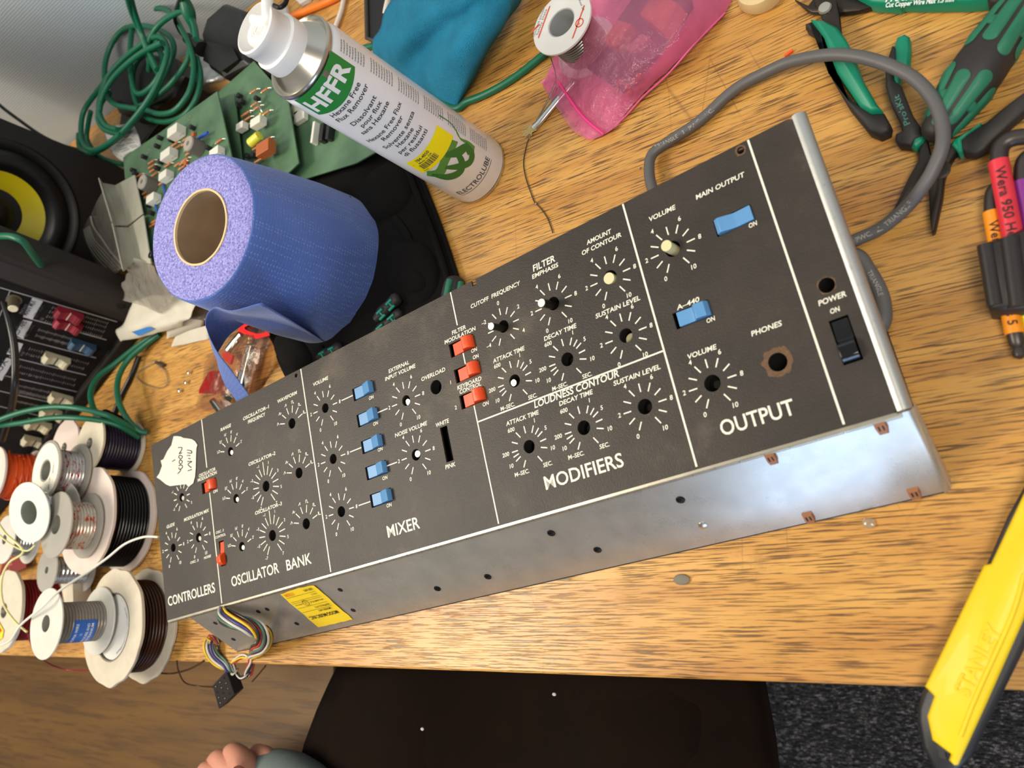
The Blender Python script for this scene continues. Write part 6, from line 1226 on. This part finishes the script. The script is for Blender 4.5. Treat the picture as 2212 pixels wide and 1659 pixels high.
u_, v_ = MM(30, 652, .004); kb = MB(MXM).lathe((u_, v_, .0004), (0, 0, 1), [(.0085, 0), (.0085, .001), (.0066, .0015), (.0056, .016), (.0001, .016)], 28).build('rotary_knob', mat('knob_olive', (92, 84, 66), .4), mix, smooth=30)
MB(MXM).lathe((u_, v_, .0163), (0, 0, 1), [(.0054, 0), (.0048, .0008), (.0001, .0008)], 24).build('knob_cap', mat('knob_cream', (224, 214, 180), .4), kb, smooth=40)
kt = MB(MXM); text(kt, 'PHONES', 0, None, 0, .0032, f=lambda a, b_, c_: (MM(54, 668)[0] - a, MM(54, 668)[1] + b_, .0005)); kt.build('phones_print', mat('mixer_scale_grey', (128, 122, 122), .5), mix, smooth=0)
MB(MXM).box(-.008, .58, -.030, -.014, -.0300, .0120).build('lower_lip', MXB, mix, smooth=0, mods=[('BEVEL', dict(width=.003, segments=2))])
# cables by the mixer
cable('black_cable', [(-20, 590, .16), (4, 640, .15), (22, 700, .14), (32, 760, .13), (32, 830, .12), (25, 880, .10), (5, 950, .08)], .0042, BKC, 'thick black cable hanging across the mixing desk face')
cable('green_cable', [(-20, 512, .20), (20, 510, .195), (50, 522, .185), (70, 548, .165), (88, 572, .14)], .0038, GRNC, 'green cable crossing the yellow loudspeaker cone')
cable('green_cable', [(165, 597, .012), (195, 592, .012), (225, 578, .012)], .0032, GRNC, 'short green cable stretch in the gap between mixer and clear zip bag')
cable('green_cable', [(-30, 918, .120), (40, 892, .105), (110, 879, .090), (170, 882, .075), (225, 895, .055), (255, 908, .040), (285, 925, .022), (300, 935, .012)], .0034, GRNC, 'green cable sweeping across the mixer faders, upper of two')
cable('green_cable', [(-30, 922, .110), (40, 914, .098), (110, 903, .085), (170, 903, .070), (225, 910, .050), (262, 922, .034), (300, 945, .012)], .0034, GRNC, 'green cable sweeping across the mixer faders, lower of two')
cable('green_cable', [(345, 715, .004), (300, 745, .012), (250, 785, .025), (212, 815, .040), (196, 850, .050), (205, 890, .052), (232, 925, .040), (262, 935, .022), (280, 930, .008)], .0036, GRNC, 'green cable loop hanging at the mixer corner, left one')
cable('green_cable', [(345, 722, .004), (310, 748, .010), (275, 780, .018), (255, 820, .026), (256, 865, .030), (275, 905, .026), (300, 930, .014), (318, 935, .006)], .0036, GRNC, 'green cable loop hanging at the mixer corner, nearer the wood')
o = MB().tube(pz([(226, 896, .034), (245, 905, .030), (262, 912, .024)]), .0075, seg=12, sub=4).build('cable_wrap', FAB, smooth=60); tag(o, 'black hook and loop wrap binding the green cables', 'cable wrap')
cable('black_cable', [(300, 770, .003), (285, 810, .003), (265, 850, .003), (248, 890, .003), (235, 930, .003), (228, 960, .003)], .0034, BKC, 'black cable on the wood between the green loops and the spools')

# ================================================================ wire spools
CARD = mat('raw_cardboard', (206, 196, 176), .9, var=.06, vscale=70, bmp=.4, bscale=250); CARDE = mat('cardboard_edge', (150, 138, 116), .95, bmp=.8, bscale=500)
WSP = mat('white_spool_plastic', (212, 210, 200), .4, sss=.15); TSP = film('translucent_spool', (232, 232, 228), (226, 222, 212), .86, .5, .2, 10, .1)
PCARD = mat('pinkish_card', (222, 206, 196), .85, var=.04, vscale=40, bmp=.3, bscale=200)
def spool(name, x, y, z0, z1, r_, rc, wr_, fm, wm, lbl, fe=None, ft=.002, hole=None, jit=0.0, wpitch=.0012, axis=None, cat='wire spool', hm_=None, grp=None):
    A = V3((x, y, z0)); ax_ = V3(axis).normalized() if axis else V3((0, 0, 1)); H = z1 - z0; hole = hole or rc * .5
    t = thing(name, tuple(A), lbl, cat, grp)
    MB().ring(A, ax_, hole, r_, ft, 64, jit=jit, ch=min(.0004, ft / 3)).build('lower_flange', fm, t, smooth=40)
    MB().ring(A + ax_ * (H - ft), ax_, hole, r_, ft, 64, jit=jit, ch=min(.0004, ft / 3)).build('upper_flange', fm, t, smooth=40)
    pf = [(rc, ft)]; z = ft; i = 0
    while z < H - ft - wpitch:
        q = wr_ * (1 - .03 * (i % 3 == 0)) ; pf += [(q - wpitch * .35, z), (q, z + wpitch * .5)]; z += wpitch; i += 1
    pf += [(rc, H - ft)]
    MB().lathe(A, ax_, pf, 64, jit=.015, cap=False).build('wound_wire', wm, t, smooth=30)
    MB().lathe(A, ax_, [(hole + .0003, H + .0002), (hole, H), (hole, .0008), (.0001, .0008)], 40, cap=False).build('bore', hm_ or mat('spool_bore', (150, 148, 136), .6), t, smooth=40)
    return t
WBR = mat('brown_wire', (62, 34, 16), .3, bmp=.1); WBK = mat('black_wire', (22, 20, 20), .28); WPU = mat('purple_black_wire', (34, 24, 44), .4); WRD = mat('dark_red_wire', (132, 22, 26), .4); WOR = mat('orange_wire', (220, 84, 28), .4); WGY = mat('grey_tinned_wire', (150, 140, 130), .35, metal=.3); WTI = mat('tinned_copper_wire', (200, 200, 198), .2, metal=.95)
m, nt, b = new_mat('silver_red_twist'); WSR = m
def twist(m, nt, b, c1, c2):
    n1 = noise_node(nt, 1.0, 2, .6, mapping=((130, 130, 420),)); r1 = ramp(nt, n1.outputs[0], [(.56, rgb(*c1)), (.62, rgb(*c2))]); nt.links.new(r1.outputs[0], b.inputs['Base Color']); b.inputs['Roughness'].default_value = .25; b.inputs['Metallic'].default_value = .35
twist(m, nt, b, (196, 194, 192), (156, 46, 62)); m, nt, b = new_mat('silver_orange_twist'); WSO = m; twist(m, nt, b, (206, 198, 184), (196, 92, 58))
sp1 = spool('wire_spool', -.878, -.022, .0008, .041, .062, .022, .050, CARD, WBR, 'large cardboard spool of dark brown wire on the bench edge by the panel corner', ft=.0035, hole=.036, jit=.05)
MB().ring((-.878, -.022, .0375), (0, 0, 1), .0350, .0365, .0036, 60).build('inner_hub_rim', mat('grey_hub_rim', (120, 112, 100), .6), sp1, smooth=40)
MB().lathe((-.878, -.022, .0), (0, 0, 1), [(.0345, .0384), (.0001, .0386)], 48).build('hub_label', mat('white_hub_label', (232, 230, 224), .6), sp1, smooth=0)
ht_ = MB(); 
for i in range(6): text(ht_, ('3265', 'TYPE 2', '7/0.2', 'LOT 61', 'BROWN', '100 M')[i], -.006, .006, 0, .0022, f=lambda x, y, z, i=i: V3((-.878 + math.cos(-1.0 + i * .32) * .028 - math.sin(-1.0 + i * .32) * x, -.022 + math.sin(-1.0 + i * .32) * .028 + math.cos(-1.0 + i * .32) * x - y, .0390)))
ht_.build('label_lettering', TXT, sp1, smooth=0)
sp2 = spool('wire_spool', -.903, -.015, .0435, .099, .0365, .012, .0215, WSP, WGY, 'white spool of grey wire with a blue label, on top of the brown wire spool', ft=.0018, hole=.0085, wpitch=.0011)
lb = MB(); az0 = math.radians(-30)
def cyl_patch(mb, x, y, r_, a0, a1, z0, z1):
    n = 20; vs = []
    for i in range(n + 1):
        a = a0 + (a1 - a0) * i / n; vs += [(x + math.cos(a) * r_, y + math.sin(a) * r_, z0), (x + math.cos(a) * r_, y + math.sin(a) * r_, z1)]
    mb.flat(vs, [(2 * i, 2 * i + 2, 2 * i + 3, 2 * i + 1) for i in range(n)])
cyl_patch(lb, -.903, -.015, .0219, math.radians(-75), math.radians(5), .056, .080); lb = lb.build('blue_label', mat('blue_spool_label', (38, 98, 180), .35), sp2, smooth=60)
lt = MB()
def LF(x, y, z):
    a = math.radians(-36) + x / .0221; return V3((-.903 + math.cos(a) * .0221, -.015 + math.sin(a) * .0221, y))
text(lt, 'ALPHA WIRE', -.012, .012, .0745, .0028, f=LF, bold=.01); text(lt, 'PROCESS AND', -.012, .012, .0632, .0026, f=LF, bold=.01); text(lt, 'TETRANIUM', -.012, .012, .0590, .0026, f=LF, bold=.01); text(lt, 'UL', -.0015, .0015, .0690, .0024, f=LF); lt.build('label_lettering', mat('label_white_text', (232, 232, 234), .4), lb, smooth=0)
sp3 = spool('wire_spool', -.938, .099, .0008, .052, .0625, .022, .054, PCARD, WBK, 'large cardboard spool of black wire partly hidden under the panel corner', ft=.0035, jit=.04)
sp4 = spool('wire_spool', -.948, .191, .0008, .0530, .0335, .014, .029, CARD, WPU, 'cardboard spool of dark purple wire between the black wire spool and the green cables', ft=.003, jit=.04)
sp5 = spool('wire_spool', -.968, .157, .0545, .090, .0360, .013, .026, TSP, WSR, 'clear spool of silver and red wire stacked on the purple and black spools', ft=.002, hole=.0115)
dk = MB().ring((-.968, .157, .0901), (0, 0, 1), .0135, .0325, .0005, 60).build('paper_disc', mat('cream_paper_disc', (236, 232, 216), .6), sp5, smooth=0)
dt = MB(); text(dt, '20221', -.006, .006, 0, .003, f=lambda x, y, z: V3((-.968 + .022 - y, .157 + x, .0908))); text(dt, '607 101', -.008, .008, 0, .003, f=lambda x, y, z: V3((-.968 + .016 - y, .157 + x * .9 - .017, .0908))); text(dt, 'UNIT', -.005, .005, 0, .003, f=lambda x, y, z: V3((-.968 - .004 - y, .157 + x - .023, .0908))); dt.build('disc_print', TXT, dk, smooth=0)
sp6 = spool('wire_spool', -.928, .091, .0545, .0895, .0370, .012, .027, TSP, WSO, 'clear spool of silver and orange wire stacked on the black wire spool', ft=.002, hole=.0105)
sp7 = spool('wire_spool', -1.042, .200, .0008, .041, .038, .014, .030, PCARD, WPU, 'pale card spool standing behind the clear silver and red spool', ft=.003, jit=.05)
sp8 = spool('wire_spool', -1.115, .170, .043, .092, .036, .013, .029, PCARD, WOR, 'spool of bright orange wire in front of the mixer faders', ft=.003, wpitch=.0022)
oc = P(40, 990, .09)
mb = MB(); cx8, cy8 = -1.115, .170
for k in range(5): mb.tube([V3((cx8 + math.cos(a * .52 + k * .3) * (.030 + .004 * math.sin(a * 1.3 + k)), cy8 + math.sin(a * .52 + k * .3) * (.030 + .004 * math.sin(a * 1.3 + k)), .050 + .034 * (k / 5) + .006 * math.sin(a * .9 + k))) for a in range(13)], .0011, seg=6, sub=4)
mb.build('loose_turns', WOR, sp8, smooth=60)
wa = V3((.20, -.22, .95)).normalized(); wcn = P(62, 1107, .105)
sp9 = spool('wire_spool', wcn.x - wa.x * .040, wcn.y - wa.y * .040, wcn.z - wa.z * .040, wcn.z - wa.z * .040 + .040, .0345, .016, .022, WSP, WTI, 'plain white spool tilted towards the room at the far left of the pile', ft=.0018, hole=.0135, axis=tuple(wa), hm_=mat('grey_green_bore', (150, 154, 140), .6))
wcn2 = P(0, 1165, .08)
sp12 = spool('wire_spool', wcn2.x, wcn2.y, .045, .075, .030, .012, .020, WSP, WTI, 'plain white spool at the left picture edge below the tilted one', ft=.0018)
sp10 = spool('wire_spool', -1.012, .045, .012, .058, .026, .008, .0165, TSP, WTI, 'small spool of shiny tinned wire under the clear orange and silver spool', ft=.0018, wpitch=.0016)
sp11 = spool('wire_spool', -1.118, .000, .0008, .058, .050, .018, .038, CARD, WRD, 'cardboard spool of dark red wire at the left picture edge', ft=.004, jit=.04)
o = MB().prism(pz([(55, 1150, .01), (20, 1165, .01), (0, 1250, .01), (30, 1238, .01), (60, 1226, .01)]), 0, .002).build('red_card_box', mat('dark_red_card', (124, 30, 26), .6), smooth=0); tag(o, 'dark red card with pale lettering wedged between the spools', 'card')
rt_ = MB(); fR = PT((18, 1240), (38, 1172), .0125); text(rt_, 'WIRE', 0, (P(18, 1240, .0125) - P(38, 1172, .0125)).length, -.004, .012, f=fR); c_o = rt_.build('card_lettering', mat('rust_lettering', (176, 92, 76), .6), o, smooth=0)
ORG[o.name] = (0, 0, 0)
sb = thing('red_yellow_sticker', tuple(P(0, 1370, .06)), 'corner of a red and yellow label on the red wire spool', 'sticker')
MB().flat(pz([(-10, 1330, .0592), (8, 1362, .0592), (5, 1378, .0592), (-10, 1390, .0592)]), [(0, 1, 2, 3)]).build('label_face', mat('sticker_yellow_b', (250, 214, 40), .5), sb, smooth=0)
MB().flat(pz([(-10, 1342, .0595), (4, 1362, .0595), (-10, 1378, .0595)]), [(0, 1, 2)]).build('label_mark', mat('sticker_red', (206, 30, 30), .5), sb, smooth=0)
WW = mat('white_hookup_wire', (232, 228, 212), .4); YW = mat('yellow_white_wire', (226, 218, 150), .4)
cable('hookup_wire', [(342, 1160, .060), (310, 1160, .062), (270, 1175, .064), (232, 1205, .070), (190, 1235, .080), (130, 1275, .100), (90, 1312, .108), (45, 1350, .10), (20, 1385, .09), (-20, 1400, .08)], .0013, WW, 'white wire running from under the panel over the white spool to the left edge', 'wire', seg=8)
cable('hookup_wire', [(-20, 1100, .11), (10, 1150, .11), (50, 1190, .10), (20, 1215, .09), (4, 1250, .09), (6, 1300, .09), (30, 1340, .095), (58, 1365, .09)], .0013, YW, 'white and yellow wire twisting down over the left spools', 'wire', seg=8)
cable('hookup_wire', [(-20, 1135, .10), (15, 1170, .10), (55, 1190, .10), (75, 1178, .10)], .0010, YW, 'short yellowish wire crossing below the tilted white spool', 'wire', seg=8)
cable('hookup_wire', [(60, 1368, .060), (72, 1400, .045), (100, 1430, .02), (140, 1446, -.005), (185, 1448, -.01), (220, 1440, -.005)], .0010, WRD, 'thin red wire drooping over the bench edge below the white spool', 'wire', seg=8)
cable('hookup_wire', [(330, 1452, .002), (370, 1455, -.010), (410, 1445, -.008), (440, 1428, .001)], .0010, WBR, 'thin dark brown wire hanging over the bench edge, upper loop', 'wire', seg=8)
cable('hookup_wire', [(382, 1428, .001), (386, 1450, -.010), (400, 1475, -.03), (430, 1482, -.04), (460, 1484, -.04)], .0008, WBR, 'thin brown wire hanging from the bench edge to the black plug', 'wire', seg=8)
cable('hookup_wire', [(574, 1438, .001), (560, 1455, -.012), (545, 1472, -.02)], .0008, WBR, 'short brown wire behind the black plug', 'wire', seg=8)
cr = thing('card_strip', tuple(P(150, 1250, 0)), 'folded tan cardboard strip between the red and brown spools', 'cardboard')
MB().prism(pz([(136, 1248, .02), (152, 1236, .02), (164, 1242, .02), (166, 1330, .02), (152, 1330, .02)]), -.018, .004).build('strip', CARD, cr, smooth=0)

# ================================================================ seated person: dark trousers, one hand
TRO = mat('near_black_trousers', (20, 9, 4), .95, spec=.15, bmp=.35, bscale=700, var=.2, vscale=30); SKIN = mat('skin', (208, 146, 122), .5, sss=.25, var=.05, vscale=30); SLV = mat('grey_green_knit', (112, 124, 122), .9, bmp=.5, bscale=500)
person = thing('person', (-.45, -.35, -.73), 'seated person in near-black trousers below the bench edge, hand at the lower left', 'person')
def skin_mesh(name, pts, edges, radii, m_, parent, root=0, sub=2):
    me = bpy.data.meshes.new(name); me.from_pydata([tuple(p_) for p_ in pts], edges, []); me.update(); me.materials.append(m_)
    o = bpy.data.objects.new(name, me); COL.objects.link(o); attach(o, parent)
    md = o.modifiers.new('skin', 'SKIN'); md.use_smooth_shade = True; md.branch_smoothing = .6
    for i, r_ in enumerate(radii):
        sv = me.skin_vertices[0].data[i]; sv.radius = (r_, r_) if not isinstance(r_, tuple) else r_; sv.use_root = (i == root)
    s_ = o.modifiers.new('subd', 'SUBSURF'); s_.levels = sub; s_.render_levels = sub
    return o
hipz = -.20
bp_ = [(-.47, -.62, hipz), (-.57, -.60, hipz), (-.600, -.36, -.175), (-.600, -.085, -.165), (-.59, -.03, -.30), (-.59, -.02, -.62), (-.59, .06, -.69),
       (-.36, -.60, hipz), (-.335, -.36, -.175), (-.325, -.085, -.165), (-.33, -.03, -.30), (-.33, -.02, -.62), (-.33, .06, -.69)]
trs = skin_mesh('trousers', bp_, [(0, 1), (1, 2), (2, 3), (3, 4), (4, 5), (0, 7), (7, 8), (8, 9), (9, 10), (10, 11)] + [(5, 6), (11, 12)], [.13, .10, .100, .088, .072, .055, .04, .10, .100, .088, .072, .055, .04], TRO, person)
# lap between the thighs (trouser fabric stretched over the seat)
lap = sheet('trouser_front', [[(-.718, -.075, -.142), (-.745, -.2, -.105), (-.72, -.45, -.10)], [(-.60, -.058, -.115), (-.60, -.2, -.085), (-.58, -.45, -.08)], [(-.47, -.058, -.150), (-.47, -.2, -.130), (-.47, -.45, -.10)], [(-.33, -.058, -.115), (-.33, -.2, -.085), (-.35, -.45, -.08)], [(-.228, -.064, -.16), (-.212, -.2, -.12), (-.22, -.45, -.10)]], TRO, person, thick=.004, sub=2, bumpy=.008, bs=14)
torso = skin_mesh('body', [(-.47, -.64, -.16), (-.47, -.66, .05), (-.47, -.63, .26), (-.47, -.62, .36), (-.47, -.60, .43), (-.47, -.58, .52), (-.47, -.59, .60),
    (-.64, -.63, .30), (-.72, -.58, .08), (-.735, -.34, -.055), (-.32, -.65, .30), (-.27, -.66, .08), (-.29, -.50, -.04)], [(0, 1), (1, 2), (2, 3), (3, 4), (4, 5), (5, 6), (3, 7), (7, 8), (8, 9), (3, 10), (10, 11), (11, 12)], [(.15, .10), (.15, .10), (.17, .11), (.10, .08), .05, .085, .08, .06, .045, .036, .06, .045, .036], SLV, person)
hd = MB().sphere((-.47, -.575, .575), .095, 28, sq=(.80, .95, 1.18)); head = hd.build('head', SKIN, person, smooth=60)
hr = MB().sphere((-.47, -.595, .605), .10, 28, sq=(.84, .95, 1.1)); hr.build('hair', mat('dark_hair', (36, 28, 24), .8, bmp=.5, bscale=300), person, smooth=60)
fc_ = MB(); fc_.sphere((-.47, -.480, .565), .014, 10, sq=(.8, 1.1, 1.6)); 
for s_ in (-1, 1): fc_.sphere((-.47 + s_ * .078, -.58, .57), .022, 12, sq=(.35, .7, 1.3))
fc_.build('ears_and_nose', SKIN, person, smooth=60)
ey = MB()
for s_ in (-1, 1): ey.sphere((-.47 + s_ * .030, -.4935, .585), .010, 12)
ey.build('eyes', mat('eye_white', (230, 226, 220), .2), person, smooth=60)
MB().tube([(-.495, -.489, .530), (-.47, -.484, .528), (-.445, -.489, .530)], .004, seg=8).build('mouth', mat('lips', (160, 84, 78), .5), person, smooth=60)
# hand resting palm down on the cabinet / thigh: knuckles towards the bench
hz = -.06
hp = lambda x, y, z: P(x, y, z)
W0 = hp(640, 1800, -.075); K = [hp(528, 1652, -.060), hp(500, 1665, -.060), hp(474, 1682, -.064), hp(452, 1702, -.070)]
pts = [W0, hp(570, 1735, -.070)] + K
T = [[hp(505, 1622, -.062), hp(492, 1634, -.085), hp(500, 1660, -.100)], [hp(472, 1636, -.064), hp(458, 1650, -.088), hp(470, 1675, -.102)], [hp(446, 1660, -.068), hp(434, 1675, -.090), hp(448, 1700, -.104)], [hp(430, 1690, -.074), hp(422, 1704, -.092), hp(436, 1722, -.104)]]
rad = [.026, (.036, .018), .0165, .0165, .016, .0145]; ed = [(0, 1), (1, 2), (1, 3), (1, 4), (1, 5)]
for i, f_ in enumerate(T):
    for j, q in enumerate(f_):
        pts.append(q); rad.append((.0115, .0100, .0088)[j] * (1 - .06 * i)); ed.append((2 + i if j == 0 else len(pts) - 2, len(pts) - 1))
pts.append(hp(600, 1670, -.075)); rad.append(.015); ed.append((1, len(pts) - 1)); pts.append(hp(575, 1632, -.085)); rad.append(.011); ed.append((len(pts) - 2, len(pts) - 1)); pts.append(hp(548, 1622, -.095)); rad.append(.0095); ed.append((len(pts) - 2, len(pts) - 1))
hand = skin_mesh('hand', pts, ed, rad, SKIN, person, root=0)
sl = MB().tube([P(585, 1690, -.09), P(640, 1720, -.08), P(760, 1860, -.05), P(860, 1990, .0)], .038, seg=22, sub=4, rr=lambda t: .034 + .012 * t); sl.build('sleeve', SLV, person, smooth=60)
ch = thing('stool', (-.47, -.60, -.73), 'dark stool under the seated person, a foot showing by the carpet', 'stool')
MB().lathe((-.47, -.58, -.345), (0, 0, 1), [(.17, 0), (.18, .01), (.18, .035), (.16, .045), (.0001, .045)], 40).build('seat', PBK, ch, smooth=40)
for a in (40, 130, 220, 320):
    ca, sa = math.cos(math.radians(a)), math.sin(math.radians(a)); MB().tube([(-.47 + ca * .12, -.58 + sa * .12, -.345), (-.47 + ca * .20, -.58 + sa * .20, -.729)], .012, seg=10, sub=1).build('leg', PBK, ch, smooth=60)

for i, (x, y, l) in enumerate(((912, 1575, 'white lint speck on the dark trousers, lower left of two'), (1197, 1500, 'white lint speck on the dark trousers just below the bench edge'))):
    o = MB().sphere(P(x, y, -.085 if i == 0 else -.110), .0022, 8, sq=(1, .7, .4)).build('lint_speck', mat('white_lint', (190, 190, 188), .9)); tag(o, l, 'lint')
